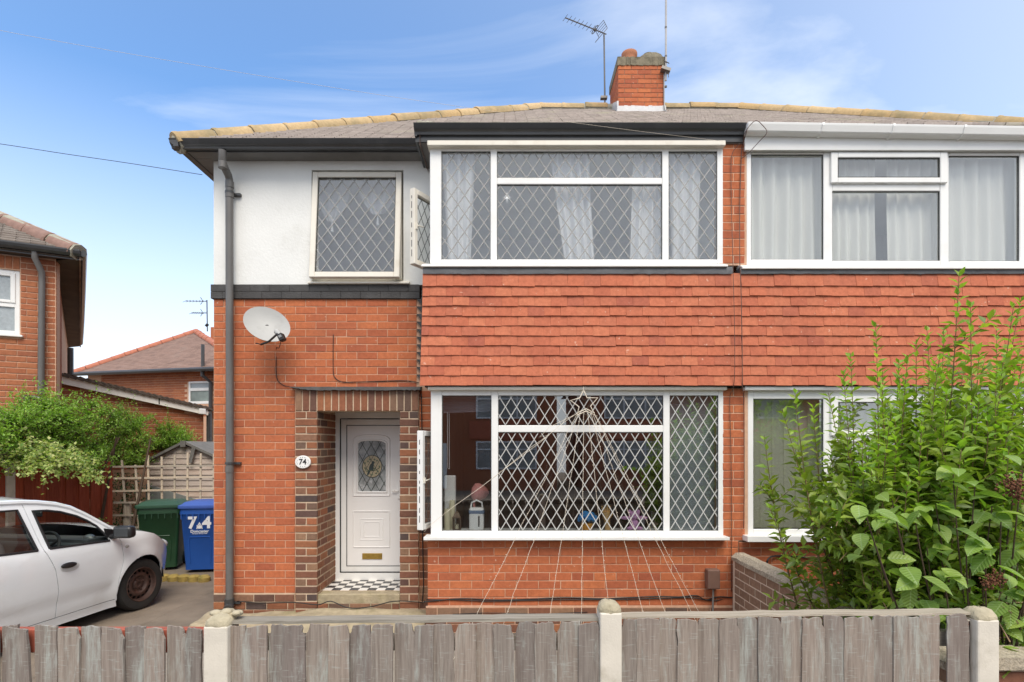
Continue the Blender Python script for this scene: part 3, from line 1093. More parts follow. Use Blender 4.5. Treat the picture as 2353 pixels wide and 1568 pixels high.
up = bay_window(house, (989, 340.5, 1659, 609), [(1015.2, 351.7, 1127.3, 598.9), (1142.3, 427.3, 1519.6, 598.9), (1142.3, 351.7, 1519.6, 412), (1534.6, 351.7, 1645.1, 598.9)],
                (.1335, .188, LEADING, .010, .03), GLASS, WHITE_PVC)
lo = bay_window(house, (991, 898, 1660, 1232), [(1016.5, 909.9, 1129.4, 1219), (1144.9, 994, 1522.2, 1219), (1144.9, 909.9, 1522.2, 978), (1537, 909.9, 1648, 1219)],
                None, GLASS_DK, WHITE_PVC)
for (a, b_, c, d_), gl in (((1144.9, 994, 1522.2, 1219), .02), ((1144.9, 909.9, 1522.2, 978), .07), ((1537, 909.9, 1648, 1219), .0)):
    x0, x1, z0, z1 = rect(a, b_, c, d_, YG)
    q = MB(); lattice(q, x0 + .004, x1 - .004, z0 + .004, z1 - .004, .1148, .186, YG - .0145, .0088, .004, gl)
    q.build('leading', LEADING_W, lo)
# heads and sills
MB().box(X(983, 5.5), X(1664, 5.5), 5.455, 5.60, Z(340, 5.5), Z(328, 5.5)).build('window_head', CREAM_PVC, house, bevel=.006)
MB().box(X(984, 5.5), X(1668, 5.5), 5.462, 5.60, Z(897.5, 5.5), Z(889.5, 5.5)).build('window_head', CREAM_PVC, house, bevel=.006)
s1 = MB().prism([(5.43, Z(612.6, 5.43)), (5.43, Z(608.5, 5.43)), (5.53, Z(606.5, 5.53)), (5.58, Z(606.5, 5.53)), (5.58, Z(612.6, 5.43))], 'x', X(968, 5.43), X(1673, 5.43))
s1.build('window_sill', WHITE_PVC, house, bevel=.002)
s2 = MB().prism([(5.40, Z(1242, 5.40)), (5.40, Z(1235, 5.40)), (5.53, Z(1230.5, 5.53)), (5.60, Z(1230.5, 5.53)), (5.60, Z(1242, 5.40))], 'x', X(973, 5.40), X(1677, 5.40))
s2.build('window_sill', WHITE_PVC, house, bevel=.002)
# the side of the bay: corner posts, rear post and the open casements
for (pyt, pyb, lead, hz0, hz1) in ((340.5, 609, LEADING_D, 428, 607), (898, 1232, None, 990, 1219)):
    mb = MB()
    x0 = X(989, YG); z0, z1 = Z(pyb, YG), Z(pyt, YG)
    mb.box(x0, x0 + .05, 5.90, 5.99, z0, z1).box(x0, x0 + .05, YG + .032, 5.90, z1 - .06, z1).box(x0, x0 + .05, YG + .032, 5.90, z0, z0 + .06)
    zt_ = Z(420, YG) if pyt < 500 else Z(986, YG)
    mb.box(x0 + .002, x0 + .048, YG + .032, 5.90, zt_ - .03, zt_ + .03)
    side = mb.build('bay_side_frame', WHITE_PVC, house, bevel=.004)
    pane(side, 0, .33, zt_ + .036, z1 - .066, 0, GLASS, None, M=Matrix.Translation((x0 + .025, YG + .05, 0)) @ Matrix.Rotation(R(90), 4, 'Z'))
    # casement: free edge swung forward and left
    hxp, hyp = x0 + .012, 5.93
    fxp, fyp = (X(946, 5.60), 5.60) if pyt < 500 else (X(964, 5.55), 5.55)
    d = Vector((fxp - hxp, fyp - hyp, 0)); L_ = d.length
    ang = math.atan2(d.y, d.x)
    M = Matrix.Translation((hxp, hyp, 0)) @ Matrix.Rotation(ang, 4, 'Z')
    c0 = zt_ - .035 if pyt < 500 else Z(990, 5.55)
    b0 = z0 + .065
    b0 = Z(607, 5.6) if pyt < 500 else Z(1219, 5.55)
    mb = MB(); frame(mb, 0, L_, b0, c0, .055, .055, .055, .055, -.03, .035, M)
    cs = mb.build('open_casement', CREAM_PVC if pyt < 500 else WHITE_PVC, house, bevel=.005)
    pane(cs, .058, L_ - .058, b0 + .058, c0 - .058, 0.0, GLASS, (.1, .188, LEADING_D, .007, .03) if pyt < 500 else (.1, .186, LEADING, .006, .03), M=M)
    q = MB(); q.box(.020, .034, .0352, .038, b0 + .09, c0 - .09, M)
    q2 = MB()
    zz = b0 + .08
    while zz < c0 - .1:
        q2.box(L_ + .0002, L_ + .002, -.003, .004, zz, zz + random.choice((.03, .05, .07)), M); zz += .1
    q2.build('lock_strip', SEAL, cs)
    zm = (b0 + c0) / 2
    hm = MB().box(L_ - .045, L_ - .02, .036, .05, zm - .03, zm + .03, M).tube([M @ Vector((L_ - .03, .056, zm)), M @ Vector((L_ - .03, .066, zm)), M @ Vector((L_ - .11, .066, zm + .01))], .007, 6)
    hm.build('casement_handle', CREAM_PVC, cs, smooth=True)

# small upper window, top-hung sash tilted out at the foot
fr = MB()
x0, x1, z0, z1 = rect(719, 397, 925, 645, 6.08)
frame(fr, x0, x1, z0, z1, .05, .05, .05, .05, 6.05, 6.13)
sw_ = fr.build('window', CREAM_PVC, house, bevel=.005)
MB().prism([(5.94, Z(651.5, 5.94)), (5.94, Z(648, 5.94)), (6.06, Z(645, 6.06)), (6.12, Z(645, 6.06)), (6.12, Z(651.5, 5.94))], 'x', X(706, 5.94), X(940, 5.94)).build('window_sill', CREAM_PVC, house, bevel=.002)
# the sash in its own plane, hinged at the head
hx0, hx1 = X(720.5, 6.03), X(924, 6.03)
hz = Z(398.5, 6.03)
Ls = hz - Z(640, 5.90)
tilt = math.asin(.12 / Ls)
M = Matrix.Translation((0, 6.03, hz)) @ Matrix.Rotation(-tilt, 4, 'X')
sb = MB(); frame(sb, hx0, hx1, -Ls, 0, .062, .062, .062, .062, -.03, .03, M)
sash = sb.build('open_sash', CREAM_PVC, house, bevel=.006)
pane(sash, hx0 + .064, hx1 - .064, -Ls + .064, -.064, -.005, GLASS, (.215 / 2.25 * 1.42, .19, LEADING, .010, .05), M=M)

# ---- rooms behind the glass
def room(parent, x0, x1, y0, y1, z0, z1, m, name='room'):
    mb = MB()
    mb.quad((x0, y0, z0), (x1, y0, z0), (x1, y1, z0), (x0, y1, z0))
    mb.quad((x0, y0, z1), (x0, y1, z1), (x1, y1, z1), (x1, y0, z1))
    mb.quad((x0, y1, z0), (x1, y1, z0), (x1, y1, z1), (x0, y1, z1))
    mb.quad((x0, y0, z0), (x0, y1, z0), (x0, y1, z1), (x0, y0, z1))
    mb.quad((x1, y0, z0), (x1, y0, z1), (x1, y1, z1), (x1, y1, z0))
    return mb.build(name, m, parent)


room(house, X(985, 5.6) + .02, XP - .12, 5.63, 8.2, 3.0, 5.08, ROOM)
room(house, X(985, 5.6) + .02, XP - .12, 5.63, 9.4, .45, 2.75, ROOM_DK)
room(house, XL + .25, -1.0, 6.23, 8.2, 2.9, 5.08, ROOM)
# ------------------------------------------------------------------ roof of the pair
ST = .702
EY, EXL, EXR = 5.74, -3.60, 8.24
RY = 9.84; RZ = 5.2 + ST * (RY - EY)


def roof_tiles(origin, u, v, tan, nrow, urange, wt=.165, g=.10, th=.020, jit=.008):
    """overlapping tiles on a slope; u along the eave, v horizontal up-slope; urange(d) gives the u limits at horizontal distance d"""
    o = np.array(origin, float); u = np.array([u[0], u[1], 0.]); v = np.array([v[0], v[1], 0.])
    c = 1 / math.sqrt(1 + tan * tan)
    s = v * c + np.array([0, 0, tan * c])
    nrm = np.cross(u, s)
    if nrm[2] < 0: nrm = -nrm
    V = []; Fc = []
    for r in range(nrow):
        d0 = r * g
        a, b = urange((d0 + g * .5) * c)
        if b - a < .05: continue
        x = a - (wt / 2 if r % 2 else 0)
        while x < b:
            xa, xb = max(x, a) + .0025, min(x + wt, b) - .0025
            x += wt
            if xb - xa < .02: continue
            l = th + rng.uniform(0, jit); l2 = th + rng.uniform(0, jit); e = rng.uniform(-.004, .004)
            p = [o + u * xa + s * (d0 + e) + nrm * l, o + u * xb + s * (d0 + e) + nrm * l2,
                 o + u * xb + s * (d0 + g + .02) + nrm * .002, o + u * xa + s * (d0 + g + .02) + nrm * .002,
                 o + u * xa + s * (d0 + e) - nrm * .004, o + u * xb + s * (d0 + e) - nrm * .004]
            n = len(V); V += p
            Fc += [(n, n + 1, n + 2, n + 3), (n + 4, n + 5, n + 1, n)]
    return V, Fc


def ridge_mesh(m, L=.45, r=.125, name='ridge_tile'):
    key = (name, m.name, L, r)
    if key in _bm_cache: return _bm_cache[key]
    mb = MB()
    n = 10
    prof = [(0, 1.0), (.01, 1.05), (.05, 1.04), (.06, 1.), (L - .01, .96), (L, .94)]
    vs = []; fs = []
    for (x, k) in prof:
        for i in range(n + 1):
            a = math.pi * (i / n) * 1.1 - .05 * math.pi
            vs.append((x, r * k * math.cos(a), r * k * math.sin(a)))
    for j in range(len(prof) - 1):
        for i in range(n):
            fs.append((j * (n + 1) + i, j * (n + 1) + i + 1, (j + 1) * (n + 1) + i + 1, (j + 1) * (n + 1) + i))
    fs.append(tuple(range(n + 1)))
    me = mb.add(vs, fs).mesh(name, smooth=True)
    me.materials.append(m)
    _bm_cache[key] = me
    return me


def ridge_run(parent, a, b, m, L=.43, r=.112, skip=None):
    a = Vector(a); b = Vector(b)
    d = b - a
    n = max(1, round(d.length / L))
    st = d / n
    x = d.normalized(); y = Vector((0, 0, 1)).cross(x).normalized(); z = x.cross(y)
    Rm = Matrix((x, y, z)).transposed().to_4x4()
    for i in range(n):
        p = a + st * i
        if skip and skip(p + st * .5): continue
        inst('ridge_tile', ridge_mesh(m, st.length * .978, r), parent,
             Matrix.Translation(p + Vector((random.gauss(0, .004), random.gauss(0, .004), random.gauss(0, .004)))) @ Rm @ Matrix.Rotation(random.gauss(0, .02), 4, 'X'))


def gutter(mb, x0, x1, yf, zt, depth=.105, hgt=.082, sl=0.):
    p = [(yf + depth, zt), (yf, zt), (yf + .004, zt - .014), (yf + .012, zt - .022), (yf + .016, zt - .04), (yf + .034, zt - .055), (yf + .05, zt - .064), (yf + .055, zt - hgt), (yf + depth, zt - hgt)]
    M = Matrix.Translation((x0, 0, 0)) @ Matrix.Shear('XY', 4, (0, 0)) if False else None
    mb.prism(p, 'x', x0, x1)


def roof_part(root, xa, xb, name='roof'):
    """front slope between xa and xb, plain rear slope and underlay"""
    rx0, rx1 = EXL + (RY - EY), EXR - (RY - EY)
    y2 = 2 * RY - EY
    mb = MB()
    if xa < 0:
        mb.add([(EXL, EY, 5.2), (xb, EY, 5.2), (xb, RY, RZ), (rx0, RY, RZ)], [(0, 1, 2, 3)])
        mb.add([(EXL, EY, 5.2), (rx0, RY, RZ), (EXL, y2, 5.2)], [(0, 1, 2)])
        mb.add([(xb, y2, 5.2), (EXL, y2, 5.2), (rx0, RY, RZ), (xb, RY, RZ)], [(0, 1, 2, 3)])
    else:
        mb.add([(xa, EY, 5.2), (EXR, EY, 5.2), (rx1, RY, RZ), (xa, RY, RZ)], [(0, 1, 2, 3)])
        mb.add([(EXR, EY, 5.2), (EXR, y2, 5.2), (rx1, RY, RZ)], [(0, 1, 2)])
        mb.add([(EXR, y2, 5.2), (xa, y2, 5.2), (xa, RY, RZ), (rx1, RY, RZ)], [(0, 1, 2, 3)])
    rf = mb.build(name, ROOF_FAR, root)
    nrow = int((RY - EY) * math.sqrt(1 + ST * ST) / .1)
    V, Fc = roof_tiles((0, EY + .005, 5.2 + .004), (1, 0), (0, 1), ST, nrow, lambda d: (max(xa, EXL + d), min(xb, EXR - d)))
    pmesh('roof_tile', V, Fc, ROOF, rf, kind='stuff')
    return rf


roof = roof_part(house, -5, XP)
hipA, hipB = (EXL + .02, EY + .02, 5.2 - .02), (EXL + (RY - EY), RY, RZ + .01)
ridge_run(roof, hipA, hipB, RIDGE)
CHX0, CHX1 = X(1420, 9.3), X(1528, 9.3)
ridge_run(roof, hipB, (CHX0 - .1, RY, RZ + .005), RIDGE)
# mortar under the ridge tiles
mm = MB().tube([Vector(hipA) - Vector((.0, 0, -.0)), Vector(hipB)], .101, 10).tube([Vector(hipB), Vector((XP, RY, RZ))], .101, 10)
mm.build('ridge_mortar', CEMENT, roof)
mm = MB()
for k in range(5):
    mm.ball((EXL + .03 + random.uniform(-.02, .06), EY + .03 + random.uniform(-.05, .05), 5.2 + random.uniform(0, .05)), .05, .045, .05, 8, 6)
mm.build('hip_mortar', CEMENT, roof, smooth='all')
# bay roof swept forward over the bay
BST = .585


def bay_roof(root, xa, xb, left_verge):
    y1 = 5.43 + 3
    # meets the main slope where 5.205+BST*(y-5.43) = 5.2+ST*(y-5.74)
    ym = (5.205 - BST * 5.43 - 5.2 + ST * EY) / (ST - BST)
    V, Fc = roof_tiles((0, 5.435, 5.185), (1, 0), (0, 1), BST, int((ym - 5.43) * 1.16 / .1), lambda d: (xa, xb))
    mb = MB().add([(xa, 5.45, 5.19), (xb, 5.45, 5.19), (xb, ym, 5.19 + BST * (ym - 5.45)), (xa, ym, 5.19 + BST * (ym - 5.45))], [(0, 1, 2, 3)])
    if left_verge:
        mb.add([(xa + .01, 5.45, 5.19), (xa + .01, ym, 5.19 + BST * (ym - 5.45)), (xa + .01, ym, 5.0), (xa + .01, 5.45, 5.0)], [(0, 1, 2, 3)])
    br_ = mb.build('bay_roof', ROOF_FAR, root)
    pmesh('roof_tile', V, Fc, ROOF, br_, kind='stuff')
    if left_verge:
        q = MB()
        pts = [Vector((xa, 5.44 + (ym - 5.44) * k / 16, 5.2 + BST * (ym - 5.44) * k / 16 + random.uniform(-.006, .008))) for k in range(17)]
        q.tube(pts, [random.uniform(.022, .034) for _ in pts], 8)
        q.build('verge_mortar', CEMENT, br_, smooth='all')
        q = MB().box(xa - .01, X(1712, 5.43), 5.43, 5.47, 5.192, 5.214)
        q.build('eave_mortar', CEMENT, br_)


bay_roof(house, X(962, 5.45), XP, True)
# soffit, fascia, gutters
sf = MB().box(EXL + .10, X(985, 5.9), 5.82, YW + .02, EZ, EZ + .012).box(EXL + .10, XL + .02, YW + .02, 13.6, EZ, EZ + .012)
sf.box(EXL + .105, XL, 5.95, 5.955, EZ - .002, EZ)
sf.build('soffit', SOFFIT, house)
fa = MB().box(EXL + .09, X(985, 5.8), 5.80, 5.82, EZ - .006, 5.2).box(EXL + .09, EXL + .11, 5.82, 13.7, EZ - .008, 5.2)
fa.box(X(955, 5.5), X(1714, 5.5), 5.485, 5.50, Z(327, 5.49), 5.2)
fa.box(X(955, 5.5), X(955, 5.5) + .02, 5.50, YW + .05, Z(327, 5.49), 5.2)
fa.build('fascia', BLACK_PVC, house)
BLK_UND = MB().box(X(957, 5.5) + .02, X(1712, 5.5), 5.50, 5.62, Z(328.5, 5.49), Z(326, 5.49)).box(X(957, 5.5) + .02, X(989, 5.5), 5.62, YW, Z(328.5, 5.49), Z(326, 5.49)).build('bay_soffit', SOFFIT, house)
gm = MB(); gutter(gm, EXL - .02, X(977, 5.7), 5.695, 5.205)
g2 = MB(); gutter(g2, 5.70, 13.6, EXL - .025, 5.203)
# turn the second run along y
for v in g2.v: v.x, v.y = v.y, v.x
gm.add(g2.v, g2.f)
gm.build('gutter', BLACK_PVC, house, smooth=True)
gm = MB(); gutter(gm, X(950, 5.41), X(1716, 5.41), 5.405, Z(281.5, 5.405), .085, .09)
gm.box(X(950, 5.41) + .002, X(955, 5.5) + .02, 5.46, 6.0, Z(306, 5.41), Z(284, 5.41))
gm.build('gutter', BLACK_PVC, house, smooth=True)
# downpipe with swan neck
dp = MB()
yd = 5.925
pts = [(X(511, 5.76), 5.76, Z(346, 5.76)), (X(511, 5.77), 5.77, Z(371, 5.77)), (X(513, 5.79), 5.79, Z(379, 5.79)), (X(525, 5.90), 5.90, Z(404, 5.90)), (X(527, yd), yd, Z(413, yd)), (X(527, yd), yd, Z(430, yd)), (X(528, yd), yd, Z(900, yd)), (X(527.5, yd), yd, Z(1378, yd))]
dp.tube(pts, .040, 14)
for py in (373, 418, 441, 1072):
    y_ = 5.775 if py < 400 else yd
    xx = X(511.5 if py < 400 else 527.5, y_)
    dp.tube([(xx, y_, Z(py, y_)), (xx, y_, Z(py + 14, y_))], .0445, 14)
dpo = dp.build('downpipe', GREY_PIPE, house, smooth=True)
cl = MB()
for py in (443, 1065, 1388):
    zz = Z(py, yd)
    cl.tube([(X(527.5, yd), yd, zz - .012), (X(527.5, yd), yd, zz + .012)], .047, 14)
    cl.box(X(527, yd), X(548, yd), YW - .04, YW - .005, zz - .012, zz + .012)
cl.tube([(X(527, yd), yd, Z(1376, yd)), (X(527, yd), yd, Z(1392, yd)), (X(526, 5.88), 5.86, Z(1401, 5.86))], .050, 14)
cl.build('pipe_clip', BLACK_PVC, dpo, smooth=True)

# chimney
ch = MB()
CY0, CY1 = 9.3, 10.05
cz1 = Z(150, 9.3)
ch.box(CHX0 + .005, CHX1 - .005, CY0 + .006, CY1, 7.3, cz1)
chim = ch.build('chimney', M_plain('chimney_mortar', (.30, .19, .13), .95, .2, 20), house)
cb_ = []
z = cz1
r = 0
while z > 7.55:
    x = CHX0
    add_row(cb_, CHX0, CHX1, z - .04, CY0, .227, .070, .008, .1135 if r % 2 else .227, BRICK, .003)
    ys = CY0 + .01
    while ys < CY1:
        e = min(ys + (.21 if r % 2 else .105) if ys < CY0 + .02 else ys + .227, CY1)
        if e - ys > .04: cb_.append((CHX0, (ys + e) / 2, z - .04, e - ys - .01, .070, R(-90), BRICK))
        ys = e
    z -= .0795; r += 1
for i, (x, y, z, wd, ht, rz, m) in enumerate(cb_):
    inst('brick', brick_mesh(wd, ht, m, i % 4), chim, TRS((x, y, z), (0, 0, rz)))
cap = MB()
vs = []; n = 26
for i in range(n):
    x0 = CHX0 - .012 + (CHX1 - CHX0 + .024) * i / n; x1 = CHX0 - .012 + (CHX1 - CHX0 + .024) * (i + 1) / n
    cap.box(x0, x1, CY0 - .014 + random.uniform(-.006, .006), CY1 + .03, cz1 + random.uniform(-.012, .0) - .004, Z(129, 9.27) + random.uniform(-.008, .008))
cap.build('chimney_cap', CHIM_CAP, chim)
pt = MB()
zc = Z(129, 9.27)
px_, py_ = X(1446, 9.55), 9.55
pt.lathe([(.10, zc - .02), (.112, zc + .12), (.124, zc + .17), (.140, zc + .20), (.138, zc + .235), (.105, zc + .24), (.10, zc + .1)], 20, Matrix.Translation((px_, py_, 0)))
pt.build('chimney_pot', TERRA, chim, smooth=True)
pt = MB()
px_, py_ = X(1489, 9.62), 9.62
pt.lathe([(.085, zc - .02), (.085, zc + .21), (.098, zc + .22), (.098, zc + .255), (.085, zc + .26), (.075, zc + .2)], 20, Matrix.Translation((px_, py_, 0)))
pt.lathe([(.30, zc - .02), (.24, zc + .15), (.12, zc + .21)], 14, Matrix.Translation((px_ + .03, py_, 0)))
pt.build('chimney_pot', CHIM_CAP, chim, smooth=True)
fl = MB()
n = 14
for i in range(n):
    x0 = CHX0 - .015 + (CHX1 - CHX0 + .03) * i / n; x1 = CHX0 - .015 + (CHX1 - CHX0 + .03) * (i + 1) / n
    fl.box(x0, x1, CY0 - .012 - random.uniform(0, .006), CY0 + .02, 7.62, Z(244.5, CY0) + random.uniform(-.008, .008))
for k in range(5):
    y0 = CY0 + .1 * k; zz = 5.2 + ST * (y0 - EY)
    fl.box(CHX0 - .016, CHX0 + .01, y0 - .005, y0 + .11, zz - .1, zz + .20 - .015 * k)
fl.build('flashing', LEAD, chim)

# ------------------------------------------------------------------ the right-hand house of the pair
h2 = thing('semi_detached_house', 'right half of the semi-detached pair with white guttering and plain unleaded windows', 'house', (5, YW, ZB))
XR = X(2424, YB)
XW2 = 7.93
MB().box(XW2 - .2, XW2, YW + .2, 13.6, ZB - .2, EZ).box(XP, XW2, 13.4, 13.6, ZB - .2, EZ).box(XP + .0, XP + .08, YB + .14, 13.4, ZB - .2, EZ - .03).build('outer_wall', BRICK, h2)
roof2 = roof_part(h2, XP + .004, 9)
hA, hB = (EXR - .02, EY + .02, 5.2 - .02), (EXR - (RY - EY), RY, RZ + .01)
ridge_run(roof2, hB, hA, RIDGE)
ridge_run(roof2, (CHX1 + .12, RY, RZ + .005), hB, RIDGE)
MB().tube([Vector((XP, RY, RZ)), Vector(hB), Vector(hA)], .101, 10).build('ridge_mortar', CEMENT, roof2)
bay_roof(h2, XP + .004, XR + .1, False)
b2 = []
m_ = bay_base(XP + .004, XR, b2, h2, Z(1246, YB))
wall2 = m_.build('bay_wall', MORTAR, h2)
emit_bricks(b2, wall2, 300)
far_wall = MB().box(XR + .0, XW2, YW + .0035, YW + .2, ZB - .2, EZ).build('end_wall', MORTAR, h2)
b3 = []
for r in range(59):
    add_row(b3, XR + .01, XW2, EZ - (r + .5) * CO, YW, .227, CO - .008, .007, .112 if r % 2 else .227, BRICK, .003)
emit_bricks(b3, far_wall, 0)
tb = MB().box(XP + .003, XR + .02, 5.485, 5.62, Z(889, 5.46), Z(628, 5.46))
hung2 = tb.build('tile_hanging', BLACK_PAINT, h2)
tile_hang(hung2, XP + .004, XR + .06, False)
lead_band(X(1702, 5.46), XR, h2)
y = YG
wu = bay_window(h2, (1712, 350, 2400, 613), [(1723, 358.7, 1888, 599), (1908.5, 442.7, 2154.6, 601.8), (2174.6, 362, 2336, 602.8), (1918, 370, 2149, 414)][:3], None, GLASS, WHITE_PVC, holes=[(1908.5, 362, 2154.6, 426)])
# opening top light proud of the frame
vx = rect(1902, 357, 2167, 427, y)
mb = MB(); frame(mb, vx[0], vx[1], vx[2], vx[3], .07, .075, .056, .056, y - .062, y - .036)
vent = mb.build('top_light', WHITE_PVC, h2, bevel=.006)
gx = rect(1918, 370, 2149, 414, y)
pane(vent, gx[0], gx[1], gx[2], gx[3], y - .045, GLASS)
wl = bay_window(h2, (1715, 897, 2400, 1232), [(1728, 918, 1888, 1215), (1908.5, 1016, 2150, 1215), (2174.6, 918, 2336, 1215)], None, GLASS_DK, WHITE_PVC, holes=[(1908.5, 918, 2150, 1000)])
vx = rect(1902, 912, 2160, 1002, y)
mb = MB(); frame(mb, vx[0], vx[1], vx[2], vx[3], .075, .075, .062, .062, y - .062, y - .036)
vent = mb.build('top_light', WHITE_PVC, h2, bevel=.006)
gx = rect(1919, 926, 2146, 988, y)
pane(vent, gx[0], gx[1], gx[2], gx[3], y - .045, GLASS_DK)
# cut-outs for the two top lights are behind them: dark packing
MB().box(X(1708, 5.5), XR, 5.455, 5.60, Z(898, 5.5), Z(889.5, 5.5)).build('window_head', WHITE_PVC, h2, bevel=.006)
MB().prism([(5.43, Z(617.5, 5.43)), (5.43, Z(613, 5.43)), (5.53, Z(609.5, 5.53)), (5.58, Z(609.5, 5.53)), (5.58, Z(617.5, 5.43))], 'x', X(1706, 5.43), XR).build('window_sill', WHITE_PVC, h2, bevel=.002)
MB().prism([(5.40, Z(1246, 5.40)), (5.40, Z(1233, 5.40)), (5.53, Z(1228.5, 5.53)), (5.60, Z(1228.5, 5.53)), (5.60, Z(1246, 5.40))], 'x', X(1718, 5.40), XR).build('window_sill', WHITE_PVC, h2, bevel=.002)
MB().box(X(1711, 5.48), XR + .1, 5.47, 5.5, Z(346.5, 5.48), 5.21).build('fascia', WHITE_PVC, h2, bevel=.003)
gm = MB()
prof = [(5.47, 0), (5.365, 0), (5.368, -.02), (5.385, -.075), (5.40, -.088), (5.47, -.088)]
za, zb = Z(280, 5.37), Z(280, 5.37) - .055
x0, x1 = X(1719, 5.37), XR + .2
for (xs_, k) in ((x0, 0), (x1, 1)): pass
vs = [(x0, p, za + q) for p, q in prof] + [(x1, p, zb + q) for p, q in prof]
gm.add(vs, [tuple(range(6))[::-1], tuple(range(6, 12))] + [(i, (i + 1) % 6, 6 + (i + 1) % 6, 6 + i) for i in range(6)])
g = gm.build('gutter', WHITE_PVC, h2, bevel=.004)
for px in (1893, 2056, 2220):
    xx = X(px, 5.36); zz = za + (zb - za) * (xx - x0) / (x1 - x0)
    MB().prism([(5.362, zz + .003), (5.359, zz - .022), (5.378, zz - .08), (5.40, zz - .094), (5.48, zz - .1), (5.48, zz - .088), (5.402, zz - .086), (5.386, zz - .074), (5.37, zz - .02)], 'x', xx - .012, xx + .012).build('gutter_bracket', WHITE_PVC, g)
room(h2, XP + .12, XR - .05, 5.63, 8.0, 3.0, 5.08, ROOM)
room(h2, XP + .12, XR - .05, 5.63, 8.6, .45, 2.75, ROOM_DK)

# ------------------------------------------------------------------ neighbour on the left
A_ = Vector((-math.cos(R(26)), -math.sin(R(26)), 0)); B_ = Vector((-math.sin(R(38.5)), math.cos(R(38.5)), 0))
NC = Vector((-6.64, 7.87, 0))


def on_plane(px, py, base, d):
    """point on the vertical plane through base along d seen at pixel px, py"""
    k = (px - CX) / F
    t = (base.x - k * base.y) / (k * d.y - d.x)
    q = base + d * t
    return t, Z(py, q.y), q


nh = thing('neighbour_house', 'orange brick house with brown hipped roof cut off by the left edge', 'house', tuple(NC))
nb = []
zt = 4.66
nw = MB()
n_out = Vector((-math.sin(R(26)), math.cos(R(26)), 0))
Mn = Matrix.Translation(NC) @ Matrix.Rotation(R(26) + math.pi, 4, 'Z')   # local x runs left along the front, local y towards the road
tw0, zw0, _ = on_plane(45.7, 771, NC, A_)
_, zw1, _ = on_plane(45.7, 622, NC, A_)
tw1 = tw0 + 1.3
nw.box(0.004, tw0, -.2, -.008, 0, zt, Mn).box(tw1, 5, -.2, -.008, 0, zt, Mn).box(tw0, tw1, -.2, -.008, 0, zw0, Mn).box(tw0, tw1, -.2, -.008, zw1, zt, Mn)
nwall = nw.build('wall', MORTAR, nh)
r = 0
z = zt
while z > 1.6:
    l = []
    add_row(l, 0, 1.62, 0, 0, .227, .070, .011, .105 if r % 2 else .21, BRICK_FAR)
    for (x, _, _, wd, ht, _, m) in l:
        zz = z - .042
        if x + wd / 2 > tw0 - .01 and zw0 - .02 < zz < zw1 + .19: 
            if x - wd / 2 < tw0 - .05:
                wd2 = tw0 - .012 - (x - wd / 2); x = x - wd / 2 + wd2 / 2; wd = wd2
            else: continue
        q = NC + A_ * x
        inst('brick', brick_mesh(round(wd, 2), ht, m, random.randint(0, 3)), nwall, TRS((q.x, q.y, zz), (0, 0, R(26))))
    z -= CO; r += 1
for k in range(7):
    q = NC + A_ * (tw0 + .04 + k * .083)
    inst('brick', brick_mesh(.072, .17, BRICK_FAR, k % 4), nwall, TRS((q.x, q.y, zw1 + .10), (0, 0, R(26))))
# window
fr = MB(); frame(fr, tw0 + .008, tw1, zw0, zw1, .06, .06, .06, .05, -.07, -.03, Mn)
ztr = on_plane(20, 700, NC, A_)[1]
fr.box(tw0 + .06, tw1 - .06, -.07, -.028, ztr - .03, ztr + .03, Mn)
fr.box(tw0 - .04, tw1, -.03, .05, zw0 - .03, zw0 + .0, Mn)
wn = fr.build('window', WHITE_PVC, nh, bevel=.005)
FROST = M_plain('frosted_glass', (.34, .38, .40), .25, .15, 30, bmp=.4, bscale=90)
MB().box(tw0 + .06, tw1 - .06, -.06, -.05, zw0 + .05, ztr - .03, Mn).build('pane', FROST, wn)
fr = MB(); frame(fr, tw0 + .055, tw1 - .06, ztr + .03, zw1 - .04, .055, .05, .04, .05, -.05, -.015, Mn)
fr.build('top_light', WHITE_PVC, wn, bevel=.005)
MB().box(tw0 + .1, tw1 - .06, -.055, -.045, ztr + .06, zw1 - .08, Mn).build('pane', FROST, wn)
# flank
sw_ = MB()
ts = [NC, NC + B_ * 9.0]
q0 = NC; q1 = NC + B_ * 9
inn = A_ * .2 + Vector((-math.sin(R(26)), math.cos(R(26)), 0)) * .012
sw_.add([q0 + Vector((0, 0, 0)), q1, q1 + Vector((0, 0, 4.7)), q0 + Vector((0, 0, 4.7)), q0 + inn, q1 + inn, q1 + inn + Vector((0, 0, 4.7)), q0 + inn + Vector((0, 0, 4.7))],
        [(0, 1, 2, 3), (4, 7, 6, 5), (0, 3, 7, 4), (1, 5, 6, 2)])
flank = sw_.build('flank_wall', MORTAR, nh)
z = zt; r = 0
while z > 2.2:
    x = .0
    first = True
    while x < 6.5:
        wd = (.16 if r % 2 else .21) if first else .227
        first = False
        q = NC + B_ * (x + wd / 2)
        inst('brick', brick_mesh(round(wd - .012, 2), .070, BRICK_FAR, random.randint(0, 3)), flank, TRS((q.x + .006, q.y + .004, z - .042), (0, 0, R(38.5 + 90))))
        x += wd
        if x > 2.5: break
    z -= CO; r += 1
